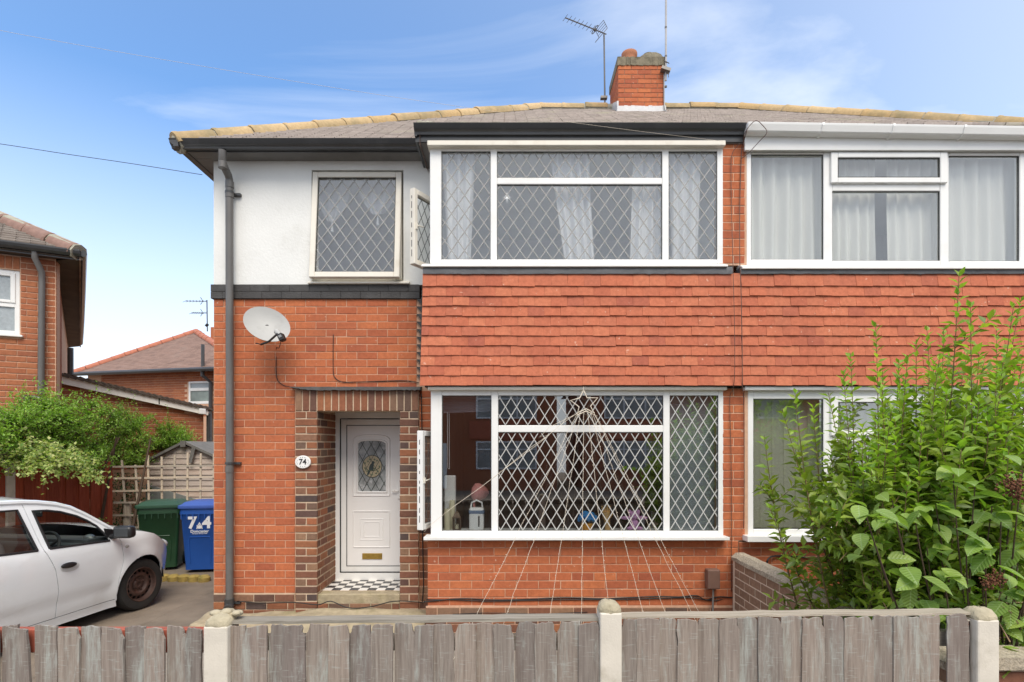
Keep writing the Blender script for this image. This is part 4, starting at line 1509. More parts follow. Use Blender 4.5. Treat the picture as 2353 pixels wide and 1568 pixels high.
# eaves
E0 = Vector((-6.27, 7.83, 4.76))
E1 = Vector((-11.75, 14.7, 4.76))
eb = (E1 - E0); eb.z = 0; ebn = eb.normalized()
sf = MB()
up = Vector((0, 0, .014))
c0 = E0 + A_ * 5
for z_ in (4.68,):
    a = Vector((E0.x, E0.y, z_)); b = Vector((E1.x, E1.y, z_)); c = Vector((q1.x, q1.y, z_)) + inn * .2; d = Vector((q0.x, q0.y, z_)) + inn * .2
    sf.add([a, b, c, d, a + up, b + up, c + up, d + up], [(0, 1, 2, 3), (7, 6, 5, 4), (0, 4, 5, 1), (1, 5, 6, 2), (2, 6, 7, 3), (3, 7, 4, 0)])
    a2 = Vector((E0.x, E0.y, z_)); b2_ = a2 + A_ * 5; d2 = Vector((q0.x, q0.y, z_)) - n_out * -.05; c2 = d2 + A_ * 5
    sf.add([a2, b2_, c2, d2, a2 + up, b2_ + up, c2 + up, d2 + up], [(0, 1, 2, 3), (7, 6, 5, 4), (0, 4, 5, 1), (1, 5, 6, 2), (2, 6, 7, 3), (3, 7, 4, 0)])
DARKWOOD = M_plain('old_brown_soffit', (.075, .052, .036), .8, .3, 3, dirt=(.14, .10, .07), dirt_amt=.6, dirt_scale=2)
sf.build('soffit', DARKWOOD, nh)


def board(mb, a, b, z0, z1, t):
    a = Vector(a); b = Vector(b)
    d = (b - a); d.z = 0; nn = Vector((d.y, -d.x, 0)).normalized() * t
    vs = []
    for p in (a, b, b + nn, a + nn):
        vs.append(Vector((p.x, p.y, z0)))
    for p in (a, b, b + nn, a + nn):
        vs.append(Vector((p.x, p.y, z1)))
    mb.add(vs, [(3, 2, 1, 0), (4, 5, 6, 7), (0, 1, 5, 4), (1, 2, 6, 5), (2, 3, 7, 6), (3, 0, 4, 7)])


fb = MB(); board(fb, E0, E1, 4.655, 4.78, .02)
fb.build('side_fascia', M_plain('peeling_fascia', (.24, .17, .13), .8, .4, 6, dirt=(.42, .20, .13), dirt_amt=.6, dirt_scale=2.5), nh)
gm = MB()
Lg = 5
Mg = Matrix.Translation((E0.x, E0.y, 0)) @ Matrix.Rotation(R(26) + math.pi, 4, 'Z')
p = [(-.02, 4.78), (.075, 4.785), (.075, 4.765), (.06, 4.73), (.03, 4.70), (-.02, 4.70)]
gm.prism(p, 'x', -.02, Lg, Mg)
gm.box(-.0, Lg, -.04, -.02, 4.66, 4.78, Mg)
gs = [E0 + Vector((.03, .03, .0)), E0.lerp(E1, .3) + Vector((.05, 0, -.02)), E0.lerp(E1, .62) + Vector((.04, 0, -.05)), E0.lerp(E1, 1) + Vector((.02, 0, 0))]
gm.tube(gs, .05, 8)
gm.build('gutter', BLACK_PVC, nh)
# roof
rp = .67
nin = Vector((-math.sin(R(26)), math.cos(R(26)), 0))
hd_ = (A_ + B_).normalized()
sinA = abs(A_.x * hd_.y - A_.y * hd_.x)
top = E0 + hd_ * 5.2 + Vector((0, 0, 5.2 * sinA * rp))
rb = MB()
rb.add([E0, E0 + A_ * 8, top + A_ * 8, top], [(0, 1, 2, 3)])
rb.add([E0, top, E1 + (top - E0) * .0 + hd_ * .5 + Vector((0, 0, .2)), E1], [(0, 1, 2, 3)])
nroof = rb.build('roof', ROOF_FAR, nh)
cosA = abs(A_.dot(hd_))
V, Fc = roof_tiles(tuple(E0 + Vector((0, 0, .01))), (A_.x, A_.y), (nin.x, nin.y), rp, 26, lambda d: (d / sinA * (A_.dot(hd_)), 4.5))
ROOF_N = M_brick('brown_grey_roof_tile', [(.20, .175, .155), (.25, .22, .195), (.18, .15, .13)], soot=(.12, .10, .085), soot_amt=.4)
pmesh('roof_tile', V, Fc, ROOF_N, nroof, kind='stuff')
ridge_run(nroof, E0 + hd_ * .05 + Vector((0, 0, .0)), top, RIDGE_RED, .45, .13)
MB().tube([E0 + Vector((0, 0, -.0)), top], .118, 8).build('ridge_mortar', CEMENT, nroof)
# downpipe
_, zA, q = on_plane(100, 600, NC, A_)
_, zB_, q2 = on_plane(98, 908, NC, A_)
off = -nin * .07
dp = MB()
q_top = q + off * 2.5 + A_ * .05
dp.tube([(q_top.x, q_top.y, 4.71), (q_top.x, q_top.y, 4.62), ((q + off).x, (q + off).y, 4.45), ((q + off).x, (q + off).y, 4.3), ((q2 + off).x, (q2 + off).y, zB_)], .04, 12)
d_ = dp.build('downpipe', GREY_PIPE, nh, smooth=True)
dp = MB()
pp = q2 + off
_, zz, _ = on_plane(98, 912, NC, A_)
dp.tube([(pp.x - .13, pp.y - .08, zz - .22), (pp.x - .13, pp.y - .08, zz + .0), (pp.x - .06, pp.y - .05, zz - .03), (pp.x + .10, pp.y + .03, zz - .07)], .045, 10)
dp.build('branch_pipe', BLACK_PVC, d_, smooth=True)
# soil vent pipe on the flank
q = NC + B_ * 4.6
q += Vector((.25, .1, 0))
zz0, zz1 = Z(850, q.y), Z(800, q.y)
k = (162 - CX) / F
MB().tube([(k * q.y + .0, q.y, 2.5), (k * q.y, q.y, zz1)], .055, 10).build('vent_pipe', BLACK_PVC, nh, smooth=True)

# lean-to between the houses
LB = Vector((-8.32, 9.98, 0)); LD = Vector((.6, .8, 0))
lt = thing('lean_to', 'low brick lean-to with sloping white bargeboard between the neighbour and the rear house', 'lean-to', tuple(LB))
t1, zr, qr = on_plane(474, 941, LB, LD)
t1b, zr0, qr0 = on_plane(474, 952, LB, LD)
t0, zl, ql = on_plane(136, 861, LB, LD)
_, zl0, _ = on_plane(136, 881, LB, LD)
lw = MB()
M_l = Matrix.Translation(LB) @ Matrix.Rotation(math.atan2(LD.y, LD.x), 4, 'Z')   # local x along the wall, y away from the viewer
te = on_plane(468, 940, LB, LD)[0]
lw.prism([(-.1, 0), (te, 0), (te, zr0 + .05), (-.1, zl0 + .05)], 'y', .008, .2, M_l)
lwall = lw.build('wall', MORTAR, lt)
z = zl0 + .05; r = 0
while z > 1.5:
    l = []
    add_row(l, -.05, te, 0, 0, .227, .070, .011, .105 if r % 2 else .21, BRICK_FAR)
    for (x, _, _, wd, ht, _, m) in l:
        lim = zl0 + (zr0 - zl0) * (x + wd / 2) / te + .03
        if z < lim:
            q = LB + LD * x
            inst('brick', brick_mesh(round(wd, 2), ht, m, random.randint(0, 3)), lwall, TRS((q.x, q.y, z - .042), (0, 0, math.atan2(LD.y, LD.x))))
    z -= CO; r += 1
bb = MB().prism([(t0 - .05, zl0), (t1, zr0 - .03), (t1, zr + .03), (t0 - .05, zl)], 'y', -.09, -.06, M_l)
bgo = bb.build('bargeboard', M_plain('weathered_white_board', (.84, .82, .76), .7, .1, 6, dirt=(.35, .33, .28), dirt_amt=.5, dirt_scale=3), lt)
MB().box(te * .63, te * .63 + .02, -.093, -.06, zl0 + (zr0 - zl0) * .63 - .01, zl + (zr - zl) * .63, M_l).build('joint', SEAL, bgo)
rf = MB()
n = 24
for i in range(n):
    xa = t0 - .05 + (t1 + .1 - t0) * i / n; xb = t0 - .05 + (t1 + .1 - t0) * (i + 1) / n + .05
    za_, zb_ = zl + (zr - zl) * i / n, zl + (zr - zl) * (i + 1) / n - .02
    rf.prism([(xa, za_ - .005), (xb, zb_ - .02), (xb, zb_ + .02), (xa, za_ + .05)], 'y', -.13, 3.0, M_l)
rf.build('roof', M_plain('dark_slate', (.10, .075, .06), .9, .3, 9, dirt=(.2, .17, .13), dirt_amt=.5), lt)
MB().box(te - .15, te - .02, -.16, -.09, zr - .12, zr - .0, M_l).build('alarm_box', WHITE_PVC, lt, bevel=.01)
MB().tube([M_l @ Vector((te + .1, -.02, zr - .1)), M_l @ Vector((te + .1, -.02, 1.2))], .05, 10).build('downpipe', BLACK_PVC, lt, smooth=True)

# house at the rear
rh = thing('rear_house', 'distant brick house with wide brown hipped roof behind the lean-to', 'house', (-12, 19, 0))
Lp, Rp = Vector((X(166, 19), 19, 4.52)), Vector((X(570, 17.4), 17.4, 4.52))
Ap = Vector((X(450, 21.5), 21.5, Z(763, 21.5)))
Bp = Vector((X(497, 25), 25, Ap.z))
rd = (Rp - Lp); rd.z = 0; rl = rd.length; rd.normalize()
rn = Vector((-rd.y, rd.x, 0))
ang = math.atan2(rd.y, rd.x)
rb = MB().add([Lp, Rp, Ap, Bp, Lp + rn * 10, Rp + rn * 10], [(0, 1, 2), (1, 5, 3, 2), (0, 2, 3, 4)])
rroof = rb.build('roof', ROOF_FAR, rh)
da = (Ap - Lp).dot(rd); ha = (Ap - Lp).dot(rn); tn = (Ap.z - Lp.z) / ha
V, Fc = roof_tiles(tuple(Lp), (rd.x, rd.y), (rn.x, rn.y), tn, int(ha * math.sqrt(1 + tn * tn) / .12), lambda d: (da * d / ha, rl - (rl - da) * d / ha), .2, .12, .015)
pmesh('roof_tile', V, Fc, ROOF_FAR, rroof, kind='stuff')
ridge_run(rroof, Lp, Ap, RIDGE_CLAY, .45, .12)
ridge_run(rroof, Rp, Ap, RIDGE_CLAY, .45, .13)
ridge_run(rroof, Ap, Bp, RIDGE_CLAY, .45, .12)
WB = Vector((Lp.x, Lp.y, 0)) + rd * .3 + rn * .3
M_r = Matrix.Translation(WB) @ Matrix.Rotation(ang, 4, 'Z')
ta, za_, _ = on_plane(433, 877, WB, rd); tb_, zb_, _ = on_plane(486, 928, WB, rd)
rw = MB().box(.004, ta, .008, .2, 0, 4.5, M_r).box(tb_, rl - .6, .008, .2, 0, 4.5, M_r).box(ta, tb_, .008, .2, 0, zb_, M_r).box(ta, tb_, .008, .2, za_, 4.5, M_r)
rw.box(rl - .8, rl - .6, .2, 9.5, 0, 4.5, M_r)
rwall = rw.build('wall', MORTAR, rh)
z = 4.48; r = 0; cnt = 0
while z > 2.4:
    l = []
    add_row(l, .6, rl - .6, 0, 0, .227, .072, .009, .105 if r % 2 else .21, BRICK_FAR)
    for (x, _, _, wd, ht, _, m) in l:
        if ta - .05 < x < tb_ + .05 and zb_ < z < za_ + .05: continue
        q = WB + rd * x
        if True:
            pxq = CX + q.x * F / q.y; pyq = HY - (z - H) * F / q.y
            bar = 862 + (pxq - 135) * .257
            if pxq < 225 or pyq > bar + 6: continue
            inst('brick', brick_mesh(round(wd, 2), ht, m, random.randint(0, 3)), rwall, TRS((q.x, q.y, z - .042), (0, 0, ang)))
            cnt += 1
    z -= CO; r += 1
fr = MB(); frame(fr, ta, tb_, zb_, za_, .07, .07, .09, .07, -.0, .06, M_r)
ztr = za_ - (za_ - zb_) * .36
fr.box(ta + .07, tb_ - .07, .0, .06, ztr - .05, ztr + .05, M_r)
wn = fr.build('window', WHITE_PVC, rh, bevel=.006)
MB().box(ta + .07, tb_ - .07, .03, .04, ztr + .05, za_ - .07, M_r).build('pane', FROST, wn)
MB().box(ta + .07, tb_ - .07, .03, .04, zb_ + .09, ztr - .05, M_r).build('pane', M_plain('grey_pane', (.20, .24, .22), .08, .4, 3), wn)
gm = MB().tube([Lp + Vector((0, -.08, -.03)), Rp + Vector((0, -.08, -.03))], .07, 8)
tdp = on_plane(481, 900, WB, rd)[0]
gm.tube([M_r @ Vector((tdp, -.3, 4.45)), M_r @ Vector((tdp, -.3, 4.3)), M_r @ Vector((tdp + .12, -.08, 4.1)), M_r @ Vector((tdp + .12, -.08, 1))], .06, 10)
gm.tube([M_r @ Vector((tdp - .12, -.15, 4.35)), M_r @ Vector((tdp - .12, -.15, 5.35))], .055, 10)
gm.build('gutter', BLACK_PVC, rh)
# aerial behind
ae = thing('tv_aerial', 'small dark aerial on the distant rear house roof beside the white wall', 'aerial', (X(477, 24), 24, 6))
am = MB()
def pq(px, py): return P(px, py, 24)
am.tube([pq(476.5, 762), pq(475.5, 690)], .022, 6)
for (py, l0) in ((692, 425), (719, 440)):
    am.tube([pq(475.5, py + 1), pq(l0, py)], .012, 5)
    for k in range(7):
        p_ = pq(475.5 - 5 - (470 - l0) * k / 6., py + .5)
        am.tube([p_ + Vector((0, -.18, -.09)), p_ + Vector((0, .18, .09))], .008, 4)
    p_ = pq(466, py)
    am.tube([p_ + Vector((-.1, 0, .16)), p_, p_ + Vector((-.1, 0, -.16))], .014, 4)
am.tube([pq(473, 750), pq(478, 745)], .06, 6)
am.build('mast', CABLE, ae)
CHs = MB().box(X(484, 24), X(500, 24), 24, 24.6, 6, Z(752, 24)).build('chimney', BRICK_FAR, rh)
# ------------------------------------------------------------------ front fence
YF = 2.6


def board_mesh(seed, wd, hgt, lean=0., notch=0., thick=.014):
    """one featheredge board with a chipped, uneven top and wavering edges; x centred, base at z=0"""
    rr = random.Random(seed)
    n = 9
    zs = [0, .3, .6] + [hgt - .30, hgt - .18, hgt - .10, hgt - .05, hgt - .02]
    L = []; Rr = []
    for z in zs:
        L.append((-wd / 2 + rr.gauss(0, .0018), z)); Rr.append((wd / 2 + rr.gauss(0, .0018), z))
    top = []
    m = 6
    sl = rr.uniform(-.007, .007)
    for k in range(m + 1):
        u = -1 + 2 * k / m
        z = hgt + sl * u + rr.gauss(0, .0022) - (abs(u) ** 3) * rr.uniform(.0, .004)
        top.append((u * wd / 2 * .985, z))
    if notch and rr.random() < notch:
        s = rr.choice((-1, 1))
        i = 0 if s < 0 else m
        top[i] = (top[i][0] * .80, top[i][1] - rr.uniform(.005, .02))
        if s < 0: L[-1] = (L[-1][0] + wd * rr.uniform(.05, .12), L[-1][1] - .01)
        else: Rr[-1] = (Rr[-1][0] - wd * rr.uniform(.05, .12), Rr[-1][1] - .01)
    outline = L + top + Rr[::-1]
    nO = len(outline)
    v = []
    for (x, z) in outline:     # front: featheredge, thicker on the right
        tk = .007 + (thick - .007) * (x / wd + .5)
        v.append((x + lean * z, -tk, z))
    for (x, z) in outline:
        v.append((x + lean * z, 0, z))
    f = [tuple(range(nO))[::-1], tuple(range(nO, 2 * nO))] + [(i, (i + 1) % nO, nO + (i + 1) % nO, nO + i) for i in range(nO)]
    me = bpy.data.meshes.new('board'); me.from_pydata([tuple(p) for p in v], [], [t for t in f])
    me.materials.append(FENCE)
    bm = bmesh.new(); bm.from_mesh(me); bmesh.ops.recalc_face_normals(bm, faces=bm.faces); bm.to_mesh(me); bm.free()
    return me


def fence_run(label, edges, top_l, top_r, lean=(), notch=.5, gaps=()):
    t = thing('fence_panel', label, 'fence', ((X(edges[0], YF) + X(edges[-1], YF)) / 2, YF, 0), 'boarded fence panels along the pavement')
    n = len(edges) - 1
    for i in range(n):
        if i in gaps: continue
        a, b = X(edges[i], YF), X(edges[i + 1], YF)
        u = (i + .5) / n
        tp = top_l[0] + (top_l[1] - top_l[0]) * u + random.uniform(-1.5, 2.5)
        hz = Z(tp, YF) - .06
        me = board_mesh(int(edges[0]) * 31 + i * 7 + 500, b - a + random.choice((.006, .004, .002, -.001)), hz, lean[i] if i < len(lean) else random.gauss(0, .004), notch)
        inst('board', me, t, TRS(((a + b) / 2, YF - (.012 if i % 2 else .0) - random.uniform(0, .006), .06), (0, 0, random.gauss(0, .035))))
    return t


f1 = fence_run('grey weathered fence panel with red rail in front of the white car', [-48, -10, 8, 46, 98, 147, 195, 245, 295, 339, 388, 432, 470], (1437, 1439), None, lean=[0, 0, .004, -.05, -.028, -.012, -.012, -.008, -.006, -.004, -.004, 0])
MB().box(X(-60, 2.65), X(471, 2.62), 2.615, 2.66, Z(1500, 2.62), Z(1446, 2.62)).build('rail', RAIL_RED, f1, bevel=.004)
MB().box(X(-60, 2.65), X(471, 2.62), 2.615, 2.66, .25, .33).build('rail', RAIL_RED, f1, bevel=.004)
f2 = fence_run('long grey weathered fence panel between the left and middle concrete posts', [525, 564, 618, 657, 707, 757, 805, 853, 905, 952, 993, 1045, 1093, 1138, 1183, 1231, 1279, 1331, 1379], (1435.5, 1428.5), None, notch=.8)


def rail(parent, pxa, pya, pxb, pyb, h=.012, m=RAIL_W):
    xa, xb = X(pxa, 2.63), X(pxb, 2.63)
    za, zb = Z(pya, 2.6), Z(pyb, 2.6)
    n = 24
    vs = []; fs = []
    for i in range(n + 1):
        u = i / n
        x = xa + (xb - xa) * u; z = za + (zb - za) * u + random.gauss(0, .0012)
        vs += [(x, 2.598 + random.gauss(0, .001), z - h), (x, 2.600, z), (x, 2.672, z + .001), (x, 2.672, z - h)]
        if i:
            b0 = 4 * (i - 1)
            for k in range(4): fs.append((b0 + k, b0 + (k + 1) % 4, b0 + 4 + (k + 1) % 4, b0 + 4 + k))
    fs += [(0, 1, 2, 3), tuple(range(4 * n, 4 * n + 4))[::-1]]
    MB().add(vs, fs).build('capping_rail', m, parent)
    MB().box(xa, xb, 2.625, 2.668, za - .15, za - .08).build('rail', RAIL_W, parent)
    MB().box(xa, xb, 2.625, 2.668, .25, .33).build('rail', RAIL_W, parent)


rail(f2, 524, 1428, 1380, 1420.5, .014)
f3 = fence_run('grey weathered fence panel with a missing board between the middle and right concrete posts', [1428, 1461, 1512, 1554, 1599, 1649, 1691, 1739, 1791, 1839, 1884, 1931, 1997, 2049, 2101, 2149, 2171, 2221], (1422, 1411.5), None, notch=.9, gaps=(15,))
rail(f3, 1426, 1418, 2222, 1408.5, .009)
MB().box(X(2214, 2.63), X(2232, 2.63), 2.60, 2.64, .06, Z(1425, 2.62)).build('edge_strip', FENCE_RED, f3)


def post(px0, px1, ytop, label, blob=0):
    a, b = X(px0, 2.57), X(px1, 2.57)
    t = thing('concrete_post', label, 'fence post', ((a + b) / 2, 2.62, 0), 'concrete fence posts')
    w_ = b - a
    zt = Z(ytop, 2.6)
    mb = MB().box(a, b, 2.555, 2.555 + w_ * 1.05, -.1, zt - .045)
    mb.build('shaft', POST, t, bevel=.008, seg=2)
    c = ((a + b) / 2, 2.555 + w_ * .52)
    q = MB()
    n = 12
    prof = [(w_ * .645, zt - .05), (w_ * .65, zt - .038), (w_ * .60, zt - .022), (w_ * .42, zt - .006), (w_ * .18, zt + .002), (0.0001, zt + .004)]
    vs = []; fs = []
    for (r_, z) in prof:
        for k in range(16):
            an = 2 * math.pi * k / 16
            # rounded square outline
            cx_, sy_ = math.cos(an), math.sin(an)
            kk = 1 / max(abs(cx_), abs(sy_)) * .715 / 1.0 if r_ > w_ * .3 else 1.
            kk = 1 + (kk - 1) * .75
            vs.append((c[0] + r_ * kk * cx_ + random.gauss(0, .0016), c[1] + r_ * kk * sy_ + random.gauss(0, .0016), z + random.gauss(0, .0016)))
    for i in range(len(prof) - 1):
        for k in range(16): fs.append((i * 16 + k, i * 16 + (k + 1) % 16, (i + 1) * 16 + (k + 1) % 16, (i + 1) * 16 + k))
    q.add(vs, fs)
    if blob:
        for k in range(16):
            q.ball((c[0] + random.uniform(-.05, .07), c[1] + random.uniform(.0, .05), zt - .012 + random.uniform(-.012, .014)), random.uniform(.016, .032), None, random.uniform(.01, .018), 8, 6)
    q.build('weathered_cap', POST_TOP, t, smooth='all')
    return t


post(470.5, 525.5, 1412, 'leftmost concrete fence post with a lump of old cement on top', 1)
post(1378, 1428, 1381, 'middle concrete fence post standing in front of the bay window')
p3 = post(2241, 2291, 1397, 'rightmost concrete fence post with leaves hanging over its top')
a, b = X(2225, 2.6), X(2240, 2.6)
MB().box(a, b, 2.6, 2.66, -.05, Z(1422, 2.62)).build('slot_edge', POST, p3, bevel=.003)

# low front wall of the right-hand garden
gw = thing('garden_wall', 'low brick front wall with pebbly coping right of the last concrete post', 'wall', (3, 2.75, 0))
MB().box(X(2262, 2.75), 4.2, 2.735, 2.85, -.1, Z(1538, 2.75)).build('wall_core', MORTAR_CR, gw)
COPING = M_plain('pebbledash_coping', (.42, .36, .27), .95, .45, 60, bmp=1., bscale=130, dirt=(.55, .5, .42), dirt_amt=.55, dirt_scale=55)
cp = MB()
n = 14
for i in range(n):
    xa = X(2262, 2.75) + (4.2 - X(2262, 2.75)) * i / n; xb = X(2262, 2.75) + (4.2 - X(2262, 2.75)) * (i + 1) / n
    cp.box(xa, xb, 2.70 + random.gauss(0, .003), 2.88, Z(1537, 2.72), Z(1510, 2.72) + random.gauss(0, .003))
cp.build('coping', COPING, gw)
l = []
z = Z(1539, 2.75)
for r in range(9):
    add_row(l, X(2264, 2.75), 3.2, z - .04 - r * .0837, 2.73, .227, .073, .011, .15 if r % 2 else .2, BRICK_DK, .002)
for i, (x, y, zz, wd, ht, rz, m) in enumerate(l):
    inst('brick', brick_mesh(wd, ht, m, i % 4), gw, TRS((x, y, zz)))

# dividing wall between the two front gardens
dw = thing('dividing_wall', 'low brown brick wall with pebbly coping running out from between the two bays', 'wall', (2.25, 4.2, 0))
DWX = X(1687, 5.46)
zt = Z(1290, 5.42)
wb = MB().box(DWX + .003, DWX + .105, 2.75, 5.50, -.1, zt)
core = wb.build('wall_core', M_plain('light_mortar', (.74, .60, .46), .95, .1, 30, bmp=.3), dw)
r = 0; z = zt
while z > .05:
    y = 5.45
    first = True
    while y > 2.8:
        ln = (.1135 if r % 2 else .227) if first else .227
        first = False
        e = max(y - ln, 2.78)
        if y - e > .04:
            inst('brick', brick_mesh(round(y - e - .013, 3), .0715, BRICK_BROWN, random.randint(0, 3)), core, TRS((DWX - random.uniform(0, .003), (y + e) / 2, z - .0405), (random.gauss(0, .003), 0, R(-90))))
        y = e
    z -= .0825; r += 1
y = 5.47
vs = []; fs = []
n = 40
for i in range(n + 1):
    y = 5.47 - (5.47 - 2.76) * i / n
    j = lambda: random.gauss(0, .003)
    vs += [(DWX - .022 + j(), y, zt + .001), (DWX - .024 + j(), y, zt + .040 + j()), (DWX + .02, y, zt + .080 + j()), (DWX + .10, y, zt + .078 + j()), (DWX + .135, y, zt + .038 + j()), (DWX + .13, y, zt + .001)]
    if i:
        b0 = 6 * (i - 1)
        for k in range(6): fs.append((b0 + k, b0 + (k + 1) % 6, b0 + 6 + (k + 1) % 6, b0 + 6 + k))
fs += [(0, 1, 2, 3, 4, 5), tuple(range(6 * n, 6 * n + 6))[::-1]]
MB().add(vs, fs).build('coping', COPING, dw)

# ------------------------------------------------------------------ fittings on the front of the house
# satellite dish
sd_ = thing('satellite_dish', 'grey satellite dish with black receiver arm on the brick wall beside the downpipe', 'satellite dish', (X(613, 5.7), 5.7, Z(745, 5.7)))
nrm = Vector((.36, -.86, .36)).normalized()
xv = Vector((1, 0, -.0)); xv = (xv - nrm * xv.dot(nrm)).normalized(); yv = nrm.cross(xv)
rot = R(-24)
xr = xv * math.cos(rot) + yv * math.sin(rot); yr = nrm.cross(xr)
Md = Matrix.Translation(P(613.5, 745, 5.66)) @ Matrix((xr, yr, nrm)).transposed().to_4x4()
DISH = M_plain('grey_dish', (.40, .40, .385), .55, .06, 5, dirt=(.26, .26, .25), dirt_amt=.4, dirt_scale=8)
prof = [(0.0001, -.045)] + [(.05 * k, -.045 + .045 * (k / 5.) ** 2) for k in range(1, 6)] + [(.256, .002), (.254, -.006), (.2, -.022), (.1, -.048), (0.0001, -.055)]
dm = MB().lathe(prof, 36, Md @ Matrix.Diagonal((.93, .76, 1, 1)))
dm.build('dish', DISH, sd_, smooth=True)
ar = MB()
lo_ = Md @ Vector((.03, -.205, -.01)); hi_ = P(637, 768, 5.40)
base_ = P(600, 792, 5.62)
ar.tube([base_, P(618, 785, 5.52), hi_], .011, 6)
ar.tube([base_, P(588, 789, 5.70)], .006, 5)
ar.tube([Md @ Vector((0, 0, -.05)), (X(613, 5.98), 5.98, Z(752, 5.98))], .022, 8)
ar.box(X(600, 5.98), X(626, 5.98), 5.97, 5.998, Z(775, 5.98), Z(730, 5.98))
ar.build('bracket_arm', CABLE, sd_)
ln = MB()
Ml = Matrix.Translation(P(648, 775, 5.40)) @ Matrix.Rotation(R(-25), 4, 'Y')
ln.box(-.028, .028, -.05, .02, -.045, .03, Ml)
lo = ln.build('receiver', CABLE, sd_, bevel=.008)
MB().box(-.014, .016, -.0515, -.05, -.012, .012, Ml).build('receiver_label', GREYMETAL, lo)
MB().tube([P(645, 772, 5.42), P(636, 762, 5.47)], [.022, .03], 12).build('receiver_cap', DISH, lo, smooth=True)


def cable(label, pts, r=.004, m=CABLE, cat='cable', name='cable', group=None):
    p = [P(*q) for q in pts]
    # smooth with a Catmull-Rom pass
    out_ = []
    for i in range(len(p) - 1):
        p0, p1, p2, p3 = p[max(i - 1, 0)], p[i], p[i + 1], p[min(i + 2, len(p) - 1)]
        for k in range(5):
            t = k / 5
            out_.append(.5 * ((2 * p1) + (p2 - p0) * t + (2 * p0 - 5 * p1 + 4 * p2 - p3) * t * t + (3 * p1 - p0 - 3 * p2 + p3) * t ** 3))
    out_.append(p[-1])
    o = MB().tube(out_, r, 6).build(name, m, None, smooth='all')
    return tag(o, label, cat, group)


yw = YW - .008
cable('black cable dropping from the satellite dish to the porch flashing', [(646, 782, 5.42), (641, 800, 5.7), (635, 800, yw), (634.5, 830, yw), (635, 862, yw), (640, 877, yw), (655, 887, yw), (675, 890, yw - .03)])
cable('dark cable from a wall hole above the porch, bending along to the bay', [(766, 769, yw), (765.5, 800, yw), (766, 855, yw), (771, 869, yw), (783, 877, yw), (800, 879, yw), (850, 877, yw), (930, 875, yw), (962, 880, yw)])
cable('black cables slung along the foot of the porch step and piers', [(545, 1382, 5.96), (600, 1386, 5.96), (678, 1385, 5.9), (730, 1390, 5.9), (760, 1382, 5.9), (800, 1397, 5.9), (850, 1395, 5.9), (905, 1382, 5.9), (962, 1384, 5.9), (975, 1385, 5.6)], .006)
yb = YB - .012
cable('black cable run low across the bay brickwork below the window', [(974, 1383, yb), (1000, 1381, yb), (1060, 1376, yb), (1140, 1379, yb), (1220, 1377, yb), (1300, 1374, yb), (1380, 1376, yb), (1440, 1374, yb), (1510, 1371, yb), (1560, 1372, yb), (1600, 1369, yb), (1622, 1379, yb), (1650, 1372, yb), (1684, 1374, yb)], .0065)
cable('second black cable sagging just below the first across the bay base', [(980, 1378, yb), (1050, 1379, yb), (1130, 1382, yb), (1260, 1379, yb), (1420, 1378, yb), (1530, 1375, yb), (1590, 1374, yb), (1640, 1381, yb), (1690, 1372, yb), (1720, 1390, 5.2), (1790, 1413, 5.0)], .005)
cable('thin cable along the dark plinth at the foot of the bay', [(1040, 1412, yb - .02), (1120, 1409, yb - .02), (1240, 1411, yb - .02), (1350, 1407, yb - .02)], .004)
cable('brown cable clipped down the left side of the pier between the bays', [(1700, 330, 5.47), (1684, 350, 5.5), (1680, 380, 5.5), (1681, 480, 5.5), (1684, 600, 5.42), (1685, 640, 5.42), (1688, 760, 5.40), (1688, 860, 5.40), (1684, 895, 5.44), (1677, 920, 5.5), (1680, 1050, 5.5), (1681, 1230, 5.5), (1681, 1360, 5.5)], .0035, CABLE_BR)
cable('brown cable clipped down the right side of the pier between the bays', [(1716, 300, 5.36), (1708, 330, 5.46), (1704, 350, 5.5), (1700, 470, 5.5), (1700, 600, 5.43), (1702, 640, 5.42), (1705, 780, 5.4), (1706, 890, 5.42), (1709, 920, 5.49), (1710, 1100, 5.49), (1709, 1215, 5.49)], .0045, CABLE_BR)
cable('loop of brown cable sprung loose at the corner of the white gutter', [(1708, 330, 5.46), (1712, 305, 5.38), (1735, 278, 5.33), (1752, 288, 5.32), (1762, 305, 5.32), (1745, 325, 5.36), (1722, 350, 5.46), (1704, 365, 5.5)], .0035, CABLE_BR)
cable('black cables inside the corner between porch and bay', [(968, 905, 5.97), (969, 960, 5.97), (970, 1040, 5.97), (971, 1230, 5.97), (973, 1340, 5.97), (970, 1385, 5.97)], .006)
cable('black cable curving along the right house wall above the dividing wall', [(1762, 1300, 5.45), (1764, 1287, 5.45), (1775, 1279, 5.48), (1800, 1278, 5.5), (1860, 1282, 5.5), (1960, 1288, 5.5)], .009)
cable('thin overhead wire reaching the left eave of the house', [(-120, 316, 5.6), (0, 331, 5.65), (150, 354, 5.7), (300, 376, 5.76), (465, 402, 5.9)], .003, CABLE)
cable('pale overhead wire crossing the roof to the corner of the bay fascia', [(-60, 52, 4.4), (0, 70, 4.45), (200, 107, 4.6), (540, 165, 4.8), (870, 218, 5.0), (1104, 252, 5.1), (1280, 277, 5.2), (1470, 302, 5.3), (1662, 325, 5.44)], .0012, CABLE_W)
# meter box
mt_ = thing('meter_box', 'small brown meter box with conduit low on the bay wall', 'meter box', (X(1639, 5.45), 5.5, .3))
x0, x1, z0, z1 = rect(1625.5, 1309, 1654, 1354, 5.44)
BOXB = M_plain('brown_box', (.17, .095, .07), .6, .15, 8)
MB().box(x0, x1, 5.42, YB - .004, z0, z1).build('box', BOXB, mt_, bevel=.012, seg=2)
MB().tube([P(1639, 1354, 5.46), P(1638, 1405, 5.46)], .010, 8).build('conduit', GREYMETAL, mt_, smooth=True)
